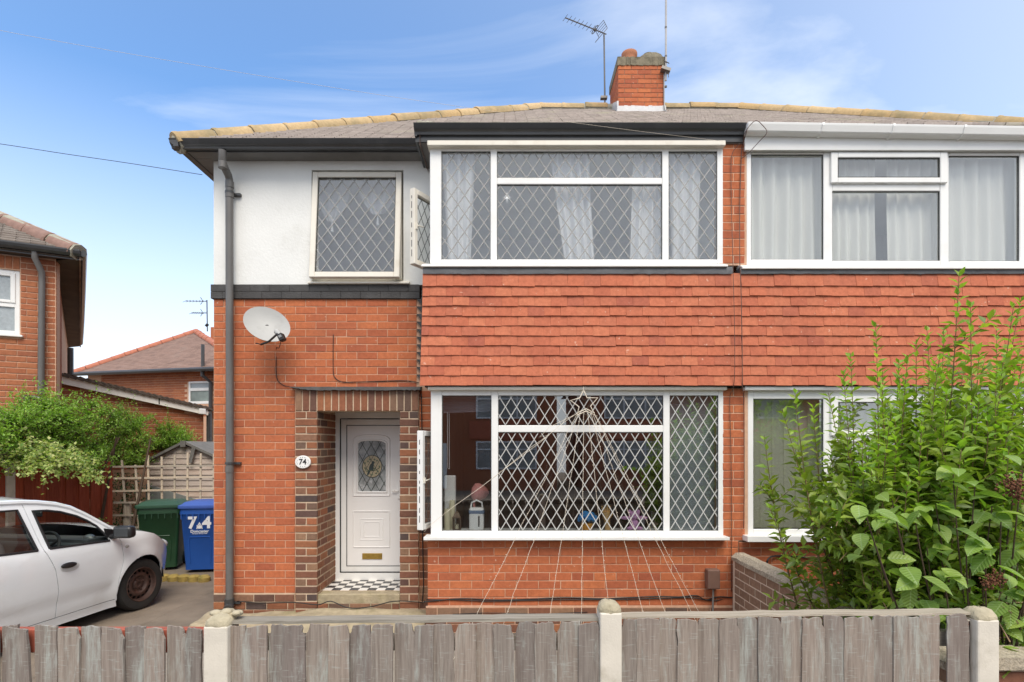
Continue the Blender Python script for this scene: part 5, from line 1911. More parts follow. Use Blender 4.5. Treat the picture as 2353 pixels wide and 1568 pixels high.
# number plaque
pl = thing('number_plaque', 'oval white house number plaque reading 74 beside the porch', 'house number', P(696.5, 1062, 5.93))
pc = P(696.5, 1062, 5.925)
ov = lambda k, n=32: (pc.x + .086 * k * math.cos(2 * math.pi * n), pc.z + .071 * k * math.sin(2 * math.pi * n))
MB().prism([(pc.x + .086 * math.cos(2 * math.pi * k / 32), pc.z + .071 * math.sin(2 * math.pi * k / 32)) for k in range(32)], 'y', 5.912, 5.936).build('plate', DOOR_WHITE, pl, bevel=.005)
BLACK = M_plain('black_paint', (.02, .02, .022), .5, .1, 5)


def text(s, size, m, parent, name, M, depth=.002, ex=None):
    cu = bpy.data.curves.new(name, 'FONT')
    cu.body = s; cu.size = size; cu.align_x = 'CENTER'; cu.align_y = 'CENTER'; cu.extrude = depth
    if ex: cu.offset = ex
    o = bpy.data.objects.new(name, cu)
    COL.objects.link(o)
    dg = bpy.context.evaluated_depsgraph_get()
    me = bpy.data.meshes.new_from_object(o.evaluated_get(dg))
    bpy.data.objects.remove(o)
    me.name = name
    me.transform(M)
    me.materials.clear(); me.materials.append(m)
    return adopt(bpy.data.objects.new(name, me), parent)


UPR = Matrix.Rotation(R(90), 4, 'X')
text('74', .085, BLACK, pl, 'number', Matrix.Translation((pc.x, 5.911, pc.z)) @ UPR, ex=.0015)
fl_ = MB()
for k in range(16):
    a = 2 * math.pi * k / 16
    if k % 4 in (0, 1, 3):
        fl_.ball((pc.x + .064 * math.cos(a), 5.9115, pc.z + .052 * math.sin(a)), .006, .002, .004, 6, 4)
fl_.build('leaf_border', M_plain('plaque_print', (.16, .22, .20), .5, .2, 9), pl)

# star and strings of lights
sl = thing('light_star', 'wire star with strings of unlit lights spreading down from the bay window', 'christmas lights', P(1345, 930, 5.40))
ST_ = []
for (px, py) in [(1341, 897), (1332, 915), (1311, 920.5), (1330.5, 935), (1326, 954.5), (1346.5, 945), (1367.5, 954.5), (1357, 933.5), (1373.5, 914.5), (1349, 914.5)]:
    ST_.append(P(px, py, 5.40))
q = MB(); q.tube(ST_ + ST_[:1], .0062, 5); q.tube([ST_[0], P(1341, 889, 5.43)], .002, 4)
STRW = M_plain('light_wire', (.74, .66, .54), .5, .25, 90)
q.build('star', STRW, sl)
apex = (1347, 941, 5.42)
q0_ = MB().tube([P(1326, 949, 5.41), P(1347, 940, 5.41), P(1366, 949, 5.41)], .005, 5)
q0_.build('star_bar', STRW, sl)
ends = [(1327, 950, 1076, 1450), (1330, 949, 1151, 1450), (1334, 948, 1257, 1455), (1341, 944, 1336, 1450), (1350, 944, 1405, 1450), (1357, 946, 1489, 1450), (1361, 947, 1546, 1455), (1364, 948, 1586, 1400), (1366, 949, 1624, 1440)]
for (a, b, c, d) in ends:
    A = P(a, b, 5.41)
    Bq = P(c, d, 4.95)
    dv = (Bq - A)
    Bq = A + dv * ((A.z - .02) / (A.z - Bq.z))
    pts = [A.lerp(Bq, k / 24) + Vector((random.gauss(0, .0025), 0, -.05 * math.sin(math.pi * k / 24) * .2)) for k in range(25)]
    s = MB().tube(pts, .0017, 5)
    for k in range(36):
        s.ball(A.lerp(Bq, (k + .5) / 36) + Vector((random.gauss(0, .003), -.003, 0)), .0036, .0036, .0045, 5, 4)
    s.build('light_string', STRW, sl)
for pts in ([(1327, 949, 5.41), (1290, 975, 5.40), (1240, 1018, 5.38), (1150, 1085, 5.37), (1105, 1120, 5.36), (1040, 1166, 5.35), (985, 1210, 5.36), (975, 1222, 5.5)],
            [(1328, 950, 5.41), (1262, 982, 5.40), (1240, 1005, 5.39), (1262, 1000, 5.39), (1220, 1028, 5.38), (1130, 1102, 5.37)]):
    MB().tube([P(*p_) for p_ in pts], .002, 5).build('light_string', STRW, sl)

# roof aerials
ta = thing('roof_aerial', 'stick television aerial on a thin mast left of the chimney', 'aerial', P(1388, 240, 9.9))
MT = M_plain('aerial_metal', (.16, .15, .14), .4, .1, 5, metal=.5)
topm = P(1388, 77, 9.9)
MB().tube([P(1390, 246, 9.9), topm + Vector((0, 0, -.02))], .015, 8).build('mast', MT, ta, smooth=True)
tip = Vector((X(1299, 9.54), 9.54, topm.z))
bo = MB().tube([topm + (topm - tip).normalized() * .05, tip], .010, 6)
ud = (tip - topm).normalized(); pd = Vector((-ud.y, ud.x, 0))
if pd.y > 0: pd = -pd
L = (tip - topm).length
for k in range(8):
    c = topm + ud * (.30 * L + .70 * L * k / 7)
    bo.tube([c - pd * .085, c + pd * .085], .0045, 4)
bo.build('boom', MT, ta)
rf = MB()
for s in (1, -1):
    a0 = topm + ud * .02
    for k in range(5):
        c = topm + ud * (.02 + .035 * (k if s > 0 else k) * .6) + Vector((0, 0, s * .028 * k))
        rf.tube([c - pd * .13, c + pd * .13], .005, 4)
    for e in (-1, 1):
        rf.tube([a0 + pd * .13 * e, a0 + ud * .084 + Vector((0, 0, s * .112)) + pd * .13 * e], .006, 4)
rf.build('reflector', MT, ta)
dpl = MB()
c = topm + ud * .2
loop_pts = [c + pd * (.1 * math.cos(t)) + Vector((0, 0, .035 * math.sin(t))) for t in np.linspace(0, 2 * math.pi, 14)]
dpl.tube(loop_pts, .008, 5)
dpl.ball(c, .03, .03, .03, 8, 6)
dpl.build('dipole', MT, ta)
MB().box(X(1380, 9.9), X(1395, 9.9), 9.86, 9.94, Z(228, 9.9), Z(223, 9.9)).build('clamp', MT, ta)
mp_ = thing('mast_pole', 'tall bare aerial pole clamped to the right of the chimney', 'pole', P(1530, 250, 9.25))
MB().tube([P(1530, 186, 9.26), P(1530.5, -60, 9.26)], .017, 8).build('pole', M_plain('galvanised', (.42, .40, .38), .4, .1, 5, metal=.4), mp_, smooth=True)
q = MB()
M_ = Matrix.Translation(P(1532, 162, 9.24)) @ Matrix.Rotation(R(18), 4, 'Y')
q.box(-.10, .06, -.05, .05, -.025, .025, M_).tube([P(1526, 140, 9.24), P(1538, 146, 9.24)], .008, 5).tube([P(1535, 165, 9.22), P(1536, 178, 9.22)], .007, 5)
for py in (62, 128, 198): q.tube([P(1530, py, 9.26), P(1530, py + 3, 9.26)], .021, 8)
q.build('clamp', MT, mp_)
cable('grey cable running down the chimney corner from the pole', [(1526, 170, 9.27), (1526, 200, 9.27), (1526.5, 240, 9.27), (1531, 258, 9.22), (1540, 264, 9.1)], .011, GREYMETAL)

# ------------------------------------------------------------------ things behind the windows
def curtain(label, top, bot, y, py0, py1, m, folds=5, amp=.03, group=None, name='curtain', pinch=None):
    n, k = 48, 18
    V = []; Fc = []
    ph = random.uniform(0, 6)
    for j in range(k + 1):
        v = j / k
        a = top[0] + (bot[0] - top[0]) * v; b = top[1] + (bot[1] - top[1]) * v
        for i in range(n + 1):
            u = i / n
            px = a + (b - a) * u
            yy = y + amp * math.sin(u * folds * 2 * math.pi + ph + .6 * math.sin(u * 9 + ph)) * (.55 + .45 * v) + .01 * math.sin(u * 31 + v * 4)
            py = py0 + (py1 - py0) * v
            V.append(tuple(Vector((X(px, y), yy, Z(py, y)))))
    for j in range(k):
        for i in range(n):
            q = j * (n + 1) + i
            Fc.append((q, q + 1, q + n + 2, q + n + 1))
    o = pmesh(name, V, Fc, m, None, smooth=True)
    return tag(o, label, 'curtain', group)


g = 'sheer curtains in the upper bay window'
curtain('sheer white curtain behind the narrow left pane of the leaded upper bay', (1015, 1092), (1030, 1080), 5.645, 345, 612, VOILE, 3, .035, g)
curtain('sheer white curtain flaring left to right in the middle of the upper bay', (1262, 1352), (1298, 1366), 5.655, 345, 612, VOILE, 4, .035, g)
curtain('sheer white curtain at the right end of the wide upper bay pane', (1455, 1518), (1446, 1522), 5.655, 345, 612, VOILE, 3, .03, g)
curtain('sheer white curtain behind the narrow right pane of the leaded upper bay', (1538, 1612), (1544, 1604), 5.655, 345, 612, VOILE, 3, .03, g)
g = 'net curtains in the right house upper window'
curtain('cream net curtain behind the left pane of the unleaded upper window', (1722, 1898), (1722, 1898), 5.655, 352, 612, VOILE2, 6, .035, g)
curtain('cream net curtain left of the dark gap in the unleaded upper window', (1900, 2008), (1900, 2008), 5.655, 352, 612, VOILE2, 5, .03, g)
curtain('cream net curtain right of the dark gap in the unleaded upper window', (2036, 2164), (2034, 2164), 5.655, 352, 612, VOILE2, 5, .03, g)
curtain('cream net curtain behind the rightmost unleaded upper pane', (2166, 2390), (2166, 2390), 5.655, 352, 612, VOILE2, 7, .03, g)
# swagged balloon curtain in the small window
for (lab, cx0, w0, pyb) in (('left looped white curtain in the small leaded window', 763, 34, 505), ('right looped white curtain in the small leaded window', 868, 38, 490)):
    V = []; Fc = []
    n, k = 30, 14
    for j in range(k + 1):
        v = j / k
        ww = w0 * (1.25 - .85 * v ** 2.2)
        for i in range(n + 1):
            u = i / n * 2 - 1
            py = 408 + (pyb - 408) * v + 14 * (1 - u * u) * v * (1 - v * .4)
            V.append(tuple(Vector((X(cx0 + ww * u, 6.3), 6.3 + .03 * math.sin(u * 9) * (1 - .5 * v) - .05 * v * (1 - u * u), Z(py, 6.3)))))
    for j in range(k):
        for i in range(n):
            q = j * (n + 1) + i
            Fc.append((q, q + 1, q + n + 2, q + n + 1))
    o = pmesh('curtain', V, Fc, VOILE, None, smooth=True)
    tag(o, lab, 'curtain', 'looped curtains in the small window')
    tp_ = MB().lathe([(.004, 0), (.018, -.11 + .0), (.012, -.115)][::-1], 8, Matrix.Translation(P(cx0, pyb + 6, 6.24))).build('tassel', VOILE, o)
# vertical blind in the right-hand ground-floor window
bl = thing('vertical_blind', 'cream vertical slat blind in the right house ground floor window', 'blind', P(1980, 1215, 5.72))
sm = None
for i in range(24):
    px = 1735 + 27 * i
    xx = X(px, 5.72)
    if sm is None:
        zc0, zc1 = Z(1213, 5.72), Z(912, 5.72)
        q = MB().add([(-.069, .006, zc0), (0, -.004, zc0), (.069, .006, zc0), (-.069, .006, zc1), (0, -.004, zc1), (.069, .006, zc1)], [(0, 1, 4, 3), (1, 2, 5, 4)])
        sm = q.mesh('slat'); sm.materials.append(BLIND)
    inst('slat', sm, bl, TRS((xx, 5.72, 0), (0, 0, R(random.choice((5, 7, 9))))))
# grey roller blind at the right of the leaded ground window
q = MB()
n = 14
x0, x1 = X(1533, 5.66), X(1655, 5.66)
vs = []; fs = []
for i in range(n + 1):
    z = Z(1222, 5.66) + (Z(905, 5.66) - Z(1222, 5.66)) * i / n
    for dz, yy in ((0.0, 5.655), (.004, 5.665)):
        vs += [(x0, yy, z + dz), (x1, yy, z + dz)]
for i in range(2 * (n + 1) - 1):
    fs.append((2 * i, 2 * i + 1, 2 * i + 3, 2 * i + 2))
tag(q.add(vs, fs).build('pleated_blind', BLIND_GREY, None), 'grey pleated blind drawn down behind the right leaded ground floor pane', 'blind')
q = MB()
vs = []; fs = []
for i in range(8):
    z = Z(950, 5.7) + (Z(905, 5.7) - Z(950, 5.7)) * i / 7
    vs += [(X(1010, 5.7), 5.7 + (.012 if i % 2 else 0), z), (X(1135, 5.7), 5.7 + (.012 if i % 2 else 0), z + .02 * (i == 0))]
for i in range(7): fs.append((2 * i, 2 * i + 1, 2 * i + 3, 2 * i + 2))
o = q.add(vs, fs).build('roman_blind', M_cloth('grey_purple_blind', (.33, .30, .33), .2), None)
tag(o, 'grey blind pulled up at the top of the unleaded ground floor pane', 'blind')
MB().tube([P(1028, 948, 5.68), P(1029, 1075, 5.68), P(1033, 1078, 5.68), P(1032, 950, 5.68)], .003, 5).build('pull_cord', VOILE, o)
# frosted snow star on the upper glass
stp = []
sc_ = P(1165, 453, YG - .02)
for k in range(16):
    r_ = (.058 if k % 4 == 0 else .036) if k % 2 == 0 else .012
    a = math.pi / 2 + 2 * math.pi * k / 16
    stp.append((sc_.x + r_ * math.cos(a), sc_.z + r_ * math.sin(a) * (1.15 if k % 8 == 0 else 1)))
o = MB().prism(stp, 'y', YG - .0165, YG - .0145).build('star_sticker', M_plain('sticker_white', (.85, .88, .9), .5, .02, 3), None)
tag(o, 'white eight-pointed star sticker on the wide leaded upper pane', 'sticker')
# ornaments on the ground-floor sill
YS = 5.66
zsl = Z(1219, 5.60)
MB().box(X(992, 5.62), X(1658, 5.62), 5.595, 5.80, zsl - .04, zsl - .005).build('inner_sill', WHITE_PVC, house)
CANDLE = M_plain('cream_candle', (.66, .60, .42), .6, .05, 8)
PINK = M_plain('pink_plastic', (.66, .27, .25), .4, .05, 8)
BLUEC = M_plain('blue_fabric', (.03, .26, .62), .8, .2, 40)
ORANGE = M_plain('orange_fabric', (.80, .36, .04), .8, .2, 40)
WOODH = M_plain('pale_wood', (.62, .38, .15), .5, .15, 20)
MAUVE = M_plain('mauve_fabric', (.62, .32, .58), .85, .15, 40)


def sitem(px, z=None): return Vector((X(px, YS), YS, zsl - .004))


def candle(label, px, h, r, dy=0.):
    b = sitem(px) + Vector((0, dy, 0))
    t = thing('candle', label, 'candle', b, 'candles on the window sill')
    MB().lathe([(r, 0), (r * 1.02, .01), (r, h - .004), (r * .9, h), (r * .55, h - .012), (0.0001, h - .014)], 18, Matrix.Translation(b)).build('wax', CANDLE, t, smooth=True)
    MB().tube([b + Vector((0, 0, h - .014)), b + Vector((.002, 0, h + .01))], .0015, 4).build('wick', CABLE, t)


candle('short cream pillar candle left of the lantern on the sill', 1028, .22, .033)
candle('taller cream pillar candle behind the lantern on the sill', 1037, .30, .03, .09)
b = sitem(1033) + Vector((-.02, .16, 0))
o = MB().box(b.x - .055, b.x + .065, b.y, b.y + .08, b.z, b.z + .56).build('white_box', DOOR_WHITE, None, bevel=.01)
tag(o, 'tall plain white box at the back of the left ground floor sill', 'box')
b = sitem(1050)
t = thing('lantern', 'small dark metal lantern with crossed bars on the window sill', 'lantern', b)
LM = M_plain('bronze_metal', (.10, .065, .04), .5, .2, 9, metal=.4)
q = MB().box(b.x - .042, b.x + .042, b.y - .042, b.y + .042, b.z, b.z + .012).box(b.x - .045, b.x + .045, b.y - .045, b.y + .045, b.z + .125, b.z + .135)
for sx in (-1, 1):
    for sy in (-1, 1):
        q.box(b.x + sx * .038 - .004, b.x + sx * .038 + .004, b.y + sy * .038 - .004, b.y + sy * .038 + .004, b.z + .012, b.z + .125)
for s in (1, -1):
    q.tube([b + Vector((-.036 * s, -.04, .014)), b + Vector((.036 * s, -.04, .124))], .0025, 4)
q.build('frame', LM, t)
MB().lathe([(.058, .135), (.03, .18), (.012, .195), (.012, .21), (0.0001, .212)], 4, Matrix.Translation(b) @ Matrix.Rotation(R(45), 4, 'Z')).build('roof', LM, t)
MB().lathe([(.02, .012), (.02, .06), (0.0001, .061)], 12, Matrix.Translation(b)).build('candle', CANDLE, t)
b = sitem(1095)
t = thing('bottle_warmer', 'white box-shaped appliance with grey-blue band and carrying handle on the sill', 'appliance', b)
MB().box(b.x - .075, b.x + .078, b.y - .05, b.y + .06, b.z, b.z + .235).build('body', DOOR_WHITE, t, bevel=.018, seg=2)
MB().box(b.x - .079, b.x + .082, b.y - .054, b.y + .064, b.z + .165, b.z + .215).build('band', M_plain('slate_blue', (.16, .22, .33), .4, .05, 5), t, bevel=.012)
MB().tube([b + Vector((-.06, 0, .235)), b + Vector((-.05, 0, .285)), b + Vector((0, 0, .31)), b + Vector((.055, 0, .285)), b + Vector((.062, 0, .235))], .009, 8).build('handle', DOOR_WHITE, t, smooth=True)
MB().box(b.x + .02, b.x + .035, b.y - .0515, b.y - .05, b.z + .04, b.z + .15).build('scale', SEAL, t)
b = sitem(1087) + Vector((0, .17, .30))
t = thing('pink_lamp', 'pink round shade standing behind the white appliance on the sill', 'lamp', b + Vector((0, 0, -.3)))
MB().lathe([(.035, .0), (.06, .02), (.095, .09), (.092, .15), (.06, .175), (0.0001, .185)], 18, Matrix.Translation(b) @ Matrix.Rotation(R(35), 4, 'Y')).build('shade', PINK, t, smooth=True)
MB().tube([b, b + Vector((.0, 0, -.15)), b + Vector((-.01, 0, -.3))], .012, 8).lathe([(.05, -.3), (.05, -.285), (.0001, -.28)], 14, Matrix.Translation(b)).build('stand', PINK, t, smooth=True)
b = sitem(1349)
t = thing('blue_toy_stand_in', 'bright blue fluffy stand-in for a soft toy on a small orange pot on the sill', 'ornament', b)  # plain generic shape standing in for a blue soft toy
MB().lathe([(.05, 0), (.062, .05), (.065, .065), (.05, .07), (0.0001, .07)], 14, Matrix.Translation(b)).build('pedestal', ORANGE, t, smooth=True)
q = MB()
for k in range(34):
    a = random.uniform(0, 6.28); e = random.uniform(-.2, 1.3)
    q.ball(b + Vector((.085 * math.cos(a) * math.cos(e), .05 * math.sin(a) * math.cos(e), .115 + .055 * math.sin(e))), random.uniform(.018, .032), None, None, 7, 5)
q.build('blue_tufts', BLUEC, t, smooth='all')
b = sitem(1396)
t = thing('wooden_hand', 'upright pale wooden hand ornament with spread fingers on the sill', 'ornament', b)
q = MB().tube([b, b + Vector((0, 0, .05)), b + Vector((-.006, 0, .10)), b + Vector((-.012, 0, .145)), b + Vector((-.014, 0, .19))], [.030, .028, .030, .045, .040], 12)
q.build('palm', WOODH, t, smooth=True)
for k in range(4):
    c = b + Vector((-.044 + .02 * k, 0, .185))
    MB().tube([c, c + Vector((-.012 + .006 * k, -.005, .04)), c + Vector((-.018 + .009 * k, -.015, .065 + .006 * (1.5 - abs(k - 1.5))))], [.011, .010, .008], 7).build('finger', WOODH, t, smooth=True)
MB().tube([b + Vector((.022, 0, .13)), b + Vector((.045, -.01, .165)), b + Vector((.05, -.015, .195))], [.014, .011, .008], 7).build('thumb', WOODH, t, smooth=True)
b = sitem(1457)
t = thing('mauve_soft_toy', 'plain mauve soft toy sitting with arms spread at the right of the sill', 'soft toy', b)
q = MB().ball(b + Vector((0, 0, .06)), .05, .045, .06).ball(b + Vector((0, -.01, .15)), .055, .05, .048)
for s in (-1, 1):
    q.ball(b + Vector((s * .085, 0, .125)), .06, .025, .02).ball(b + Vector((s * .05, -.03, .02)), .035, .03, .02).ball(b + Vector((s * .045, 0, .185)), .02, .015, .028)
q.build('body', MAUVE, t, smooth='all')
# ------------------------------------------------------------------ drive: red fence, trellis, shed, bins
FX = -6.47
rf_ = thing('side_fence', 'tall red-stained boarded fence behind the white car under the bushes', 'fence', (FX, 8, 0))
y = 5.2
i = 0
while y < 8.72:
    wd = .118
    if not (6.86 < y + wd / 2 < 7.02):
        me = None
        q = MB().box(-wd / 2, wd / 2, -.012 - .006 * (i % 2), 0, .05, 1.74 + random.uniform(-.02, .02))
        me = q.mesh('board'); me.materials.append(FENCE_RED)
        inst('board', me, rf_, TRS((FX + random.uniform(0, .008), y + wd / 2, 0), (random.gauss(0, .004), random.gauss(0, .006), R(90) + random.gauss(0, .03))))
    y += wd - .004
    i += 1
MB().box(FX - .06, FX - .02, 5.2, 8.8, 1.4, 1.5).build('rail', FENCE_RED, rf_)
MB().box(FX - .06, FX - .02, 5.2, 8.8, .3, .4).build('rail', FENCE_RED, rf_)
t = thing('concrete_post', 'slim pale concrete post in the red fence above the car roof', 'fence post', (FX, 6.94, 0))
MB().box(FX - .06, FX + .045, 6.88, 7.0, 0, 1.80).build('shaft', POST, t, bevel=.008)

YT = 9.2
tr = thing('trellis', 'square timber trellis panel standing behind the wheelie bins', 'trellis', (X(380, YT), YT, 0))


def zt_(zy): return Z((1600 + zy / 1.6345) * .6128, YT)


def xt_(zx): return X(zx / 1.6345 * .6128, YT)


for (za, zb, xa) in ((247, 238, 672), (318, 308, 680), (396, 382, 684), (466, 462, 700), (544, 540, 690), (620, 612, 700)):
    d = Vector((xt_(1400) - xt_(xa), 0, zt_(zb) - zt_(za)))
    ang = math.atan2(d.z, d.x)
    M = Matrix.Translation((xt_(xa), YT - .018, zt_(za))) @ Matrix.Rotation(-ang, 4, 'Y')
    MB().box(0, d.length, 0, .016, -.016, .016, M).build('batten', TRELLIS, tr)
for (xa, ya, xb, yb) in ((745, 205, 775, 615), (828, 235, 850, 615), (905, 175, 915, 625), (990, 185, 992, 625), (1070, 175, 1068, 625), (1150, 160, 1145, 625), (1230, 165, 1225, 625), (1310, 165, 1306, 625)):
    A = Vector((xt_(xa), YT, zt_(ya))); Bq = Vector((xt_(xb), YT, zt_(yb)))
    d = A - Bq
    M = Matrix.Translation(Bq) @ Matrix.Rotation(math.atan2(d.x, d.z), 4, 'Y')
    MB().box(-.016, .016, 0, .014, 0, d.length, M).build('batten', TRELLIS, tr)
A = Vector((xt_(770), YT + .03, zt_(470))); 
MB().box(xt_(752), xt_(790), YT + .015, YT + .06, .0, zt_(470)).build('post', TRELLIS, tr)
tbd = MB().box(xt_(690), xt_(1400), YT - .03, YT + .02, zt_(660), zt_(632))
tbd.build('foot_board', TRELLIS, tr)

YSH = 10.7
sh = thing('garden_shed', 'weathered timber garden shed with felt gable roof behind the trellis', 'shed', (X(430, YSH), YSH, 0))
xa_, xap, xb_ = X(343, YSH), X(428, YSH), X(521, YSH)
zap, zea = Z(1019, YSH), Z(1062, YSH)
z = .1
while z < zap - .05:
    z1 = z + .125
    hw = 1.0
    lim = lambda zz: max(0, min(1, (zap - zz) / (zap - zea)))
    k0, k1 = lim(z), lim(z1 - .02)
    xl0, xr0 = xap + (xa_ - xap) * k0, xap + (xb_ - xap) * k0
    xl1, xr1 = xap + (xa_ - xap) * k1, xap + (xb_ - xap) * k1
    if k1 > .05:
        q = MB().add([(xl0, YSH - .022, z), (xr0, YSH - .022, z), (xr1, YSH - .004, z1), (xl1, YSH - .004, z1), (xl0, YSH, z), (xr0, YSH, z), (xr1, YSH, z1), (xl1, YSH, z1)],
                     [(0, 1, 2, 3), (7, 6, 5, 4), (0, 4, 5, 1), (1, 5, 6, 2), (2, 6, 7, 3), (3, 7, 4, 0)])
        q.build('board', SHED_W, sh)
    z += .108
MB().box(xa_ + .02, xb_, YSH + .01, YSH + 1.6, .05, zea - .02).build('shed_body', SHED_W, sh)
for s, xe in ((-1, xa_), (1, xb_)):
    d = Vector((xe - xap, 0, zea - zap))
    nrm_ = Vector((-d.z, 0, d.x)).normalized() * (1 if s > 0 else -1)
    if nrm_.z < 0: nrm_ = -nrm_
    e = d * 1.10
    T = Vector((xap, 0, zap)); 
    vs = []
    for yy in (YSH - .10, YSH + 1.7):
        vs += [Vector((T.x, yy, T.z)), Vector(((T + e).x, yy, (T + e).z)), Vector(((T + e).x, yy, (T + e).z)) + nrm_ * .045, Vector((T.x, yy, T.z)) + nrm_ * .045]
    MB().add(vs, [(0, 1, 2, 3), (7, 6, 5, 4), (0, 4, 5, 1), (1, 5, 6, 2), (2, 6, 7, 3), (3, 7, 4, 0)]).build('roof', FELT, sh)
q = MB().box(xap - .05, xap + .05, YSH - .12, YSH - .095, zap - .07, zap + .05)
Mt = Matrix.Translation((X(448, YSH), YSH - .09, Z(1046, YSH))) @ Matrix.Rotation(R(14), 4, 'Y')
q.box(-.035, .035, -.02, 0, -.16, .15, Mt)
q.build('loose_trim', FELT, sh)
q = MB()
Mt = Matrix.Translation((X(350, 10.2), 10.2, .0))
q.prism([(-.15, .35), (.75, .35), (.95, .92), (.35, 1.1), (-.12, 1.25)], 'y', 0, .02, Mt)
o = q.build('leaning_sheet', M_plain('grey_sheet', (.20, .22, .21), .7, .15, 4), None)
tag(o, 'grey sheet leaning on the shed wall behind the trellis', 'sheet')


def bin_body(col, lidcol, x, y, label, w_, d_, h_, rz, number=None):
    t = thing('wheelie_bin', label, 'wheelie bin', (x, y, 0), 'wheelie bins')
    Mb = Matrix.Translation((x, y, 0)) @ Matrix.Rotation(rz, 4, 'Z')
    hb = h_ * .90
    a, b = w_ / 2, d_ / 2
    k = .82
    # tapered body with soft corners

    def ring(wx, wy, z, r):
        out_ = []
        for cx_, cy_, a0 in ((wx - r, wy - r, 0), (-wx + r, wy - r, 90), (-wx + r, -wy + r, 180), (wx - r, -wy + r, 270)):
            for q in range(4):
                an = R(a0 + q * 30)
                out_.append((cx_ + r * math.cos(an), cy_ + r * math.sin(an), z))
        return out_
    lv = [(a * k, b * k, .05, .04), (a * k * 1.01, b * k, .12, .045), (a * .985, b * .985, hb - .10, .05), (a * 1.03, b * 1.03, hb - .085, .05), (a * 1.03, b * 1.03, hb, .05)]
    vs = []
    for (wx, wy, z, r_) in lv: vs += ring(wx, wy, z, r_)
    n = 16
    fs = [tuple(range(n))[::-1], tuple(range(4 * n, 5 * n))]
    for i in range(len(lv) - 1):
        for q in range(n): fs.append((i * n + q, i * n + (q + 1) % n, (i + 1) * n + (q + 1) % n, (i + 1) * n + q))
    MB().add(vs, fs, Mb).build('body', col, t, smooth=True)
    # moulded arch on the front face
    q = MB()
    yf = lambda z: -(b * k + (b * .985 - b * k) * (z - .12) / (hb - .22))
    pts = [(-a * .52, .16), (-a * .58, hb * .50), (-a * .50, hb * .56), (a * .50, hb * .56), (a * .58, hb * .50), (a * .52, .16)]
    q.tube([Mb @ Vector((p_[0], yf(p_[1]) - .001, p_[1])) for p_ in pts], .009, 6)
    for s in range(7):
        u = -a * .9 + a * 1.8 * s / 6
        q.box(u - .006, u + .006, -b * 1.045, -b * .98, hb - .16, hb - .08, Mb)
    q.build('moulding', col, t, smooth=True)
    # lid, domed with rim and handle bar
    lv = [(a * 1.09, b * 1.10, hb + .002, .05), (a * 1.11, b * 1.12, hb + .02, .055), (a * 1.10, b * 1.11, hb + .05, .055), (a * .98, b * .98, hb + .062, .05), (a * .88, b * .88, hb + .095, .06), (a * .6, b * .6, hb + .105, .06)]
    vs = []
    for (wx, wy, z, r_) in lv: vs += ring(wx, wy, z, r_)
    fs = [tuple(range(n))[::-1], tuple(range(5 * n, 6 * n))]
    for i in range(len(lv) - 1):
        for q_ in range(n): fs.append((i * n + q_, i * n + (q_ + 1) % n, (i + 1) * n + (q_ + 1) % n, (i + 1) * n + q_))
    MB().add(vs, fs, Mb).build('lid', lidcol, t, smooth=True)
    hnd = MB().tube([Mb @ Vector((-a * .8, b * 1.2, hb + .05)), Mb @ Vector((a * .8, b * 1.2, hb + .05))], .018, 8)
    hnd.build('handle', lidcol, t, smooth=True)
    for s in (-1, 1):
        MB().tube([Mb @ Vector((s * a * .78, b * .95, .1)), Mb @ Vector((s * a * .98, b * .95, .1))], .1, 16).build('wheel', SEAL, t, smooth=True)
    return t, Mb, yf, hb, a


GREENB = M_plain('green_bin_plastic', (.014, .055, .024), .45, .12, 3, dirt=(.05, .08, .05), dirt_amt=.25)
BLUEB = M_plain('blue_bin_plastic', (.016, .085, .36), .42, .08, 3, dirt=(.05, .12, .35), dirt_amt=.25)
BLUEL = M_plain('blue_lid_plastic', (.055, .12, .44), .45, .06, 3)
GREENL = M_plain('green_lid_plastic', (.03, .085, .05), .5, .1, 3)
bin_body(GREENB, GREENL, -5.62, 8.72, 'dark green wheelie bin between the car bonnet and the blue bin', .58, .62, 1.10, R(20))
t, Mb, yf, hb, a = bin_body(BLUEB, BLUEL, -4.86, 8.62, 'blue wheelie bin with painted white 74 beside the house corner', .56, .62, 1.11, R(9))
WHITE_PAINT = M_plain('white_print', (.78, .80, .82), .6, .05, 9)
tilt_ = math.atan2(.62 / 2 * (.985 - .82), hb - .22)


def on_bin(u, z): return Mb @ Matrix.Translation((u, yf(z) - .004, z)) @ Matrix.Rotation(R(90) - tilt_ * -1, 4, 'X')


text('7', .245, WHITE_PAINT, t, 'number', on_bin(-.105, hb - .225), .002, .010)
text('4', .245, WHITE_PAINT, t, 'number', on_bin(.105, hb - .225), .002, .010)
text('Doncaster', .062, WHITE_PAINT, t, 'lettering', on_bin(.0, hb - .352), .002, .001)
text('Metropolitan Borough Council', .017, WHITE_PAINT, t, 'lettering', on_bin(.0, hb - .388), .002, .0002)
cr = MB()
Mc = on_bin(0, hb - .268) @ Matrix.Diagonal((.72, .95, 1, 1))
cr.prism([(-.025, -.045), (.025, -.045), (.034, -.005), (.02, .012), (-.02, .012), (-.034, -.005)], 'z', -.001, .003, Mc)
for (u, v, r_) in ((0, .036, .012), (-.018, .026, .010), (.018, .026, .010), (0, .054, .007), (-.042, -.02, .014), (.042, -.02, .014), (-.045, .005, .010), (.045, .005, .010), (-.05, -.04, .010), (.05, -.04, .010)):
    cr.prism([(u + r_ * math.cos(q), v + r_ * 1.3 * math.sin(q)) for q in np.linspace(0, 6.28, 9)[:-1]], 'z', -.001, .003, Mc)
cr.build('crest', WHITE_PAINT, t)
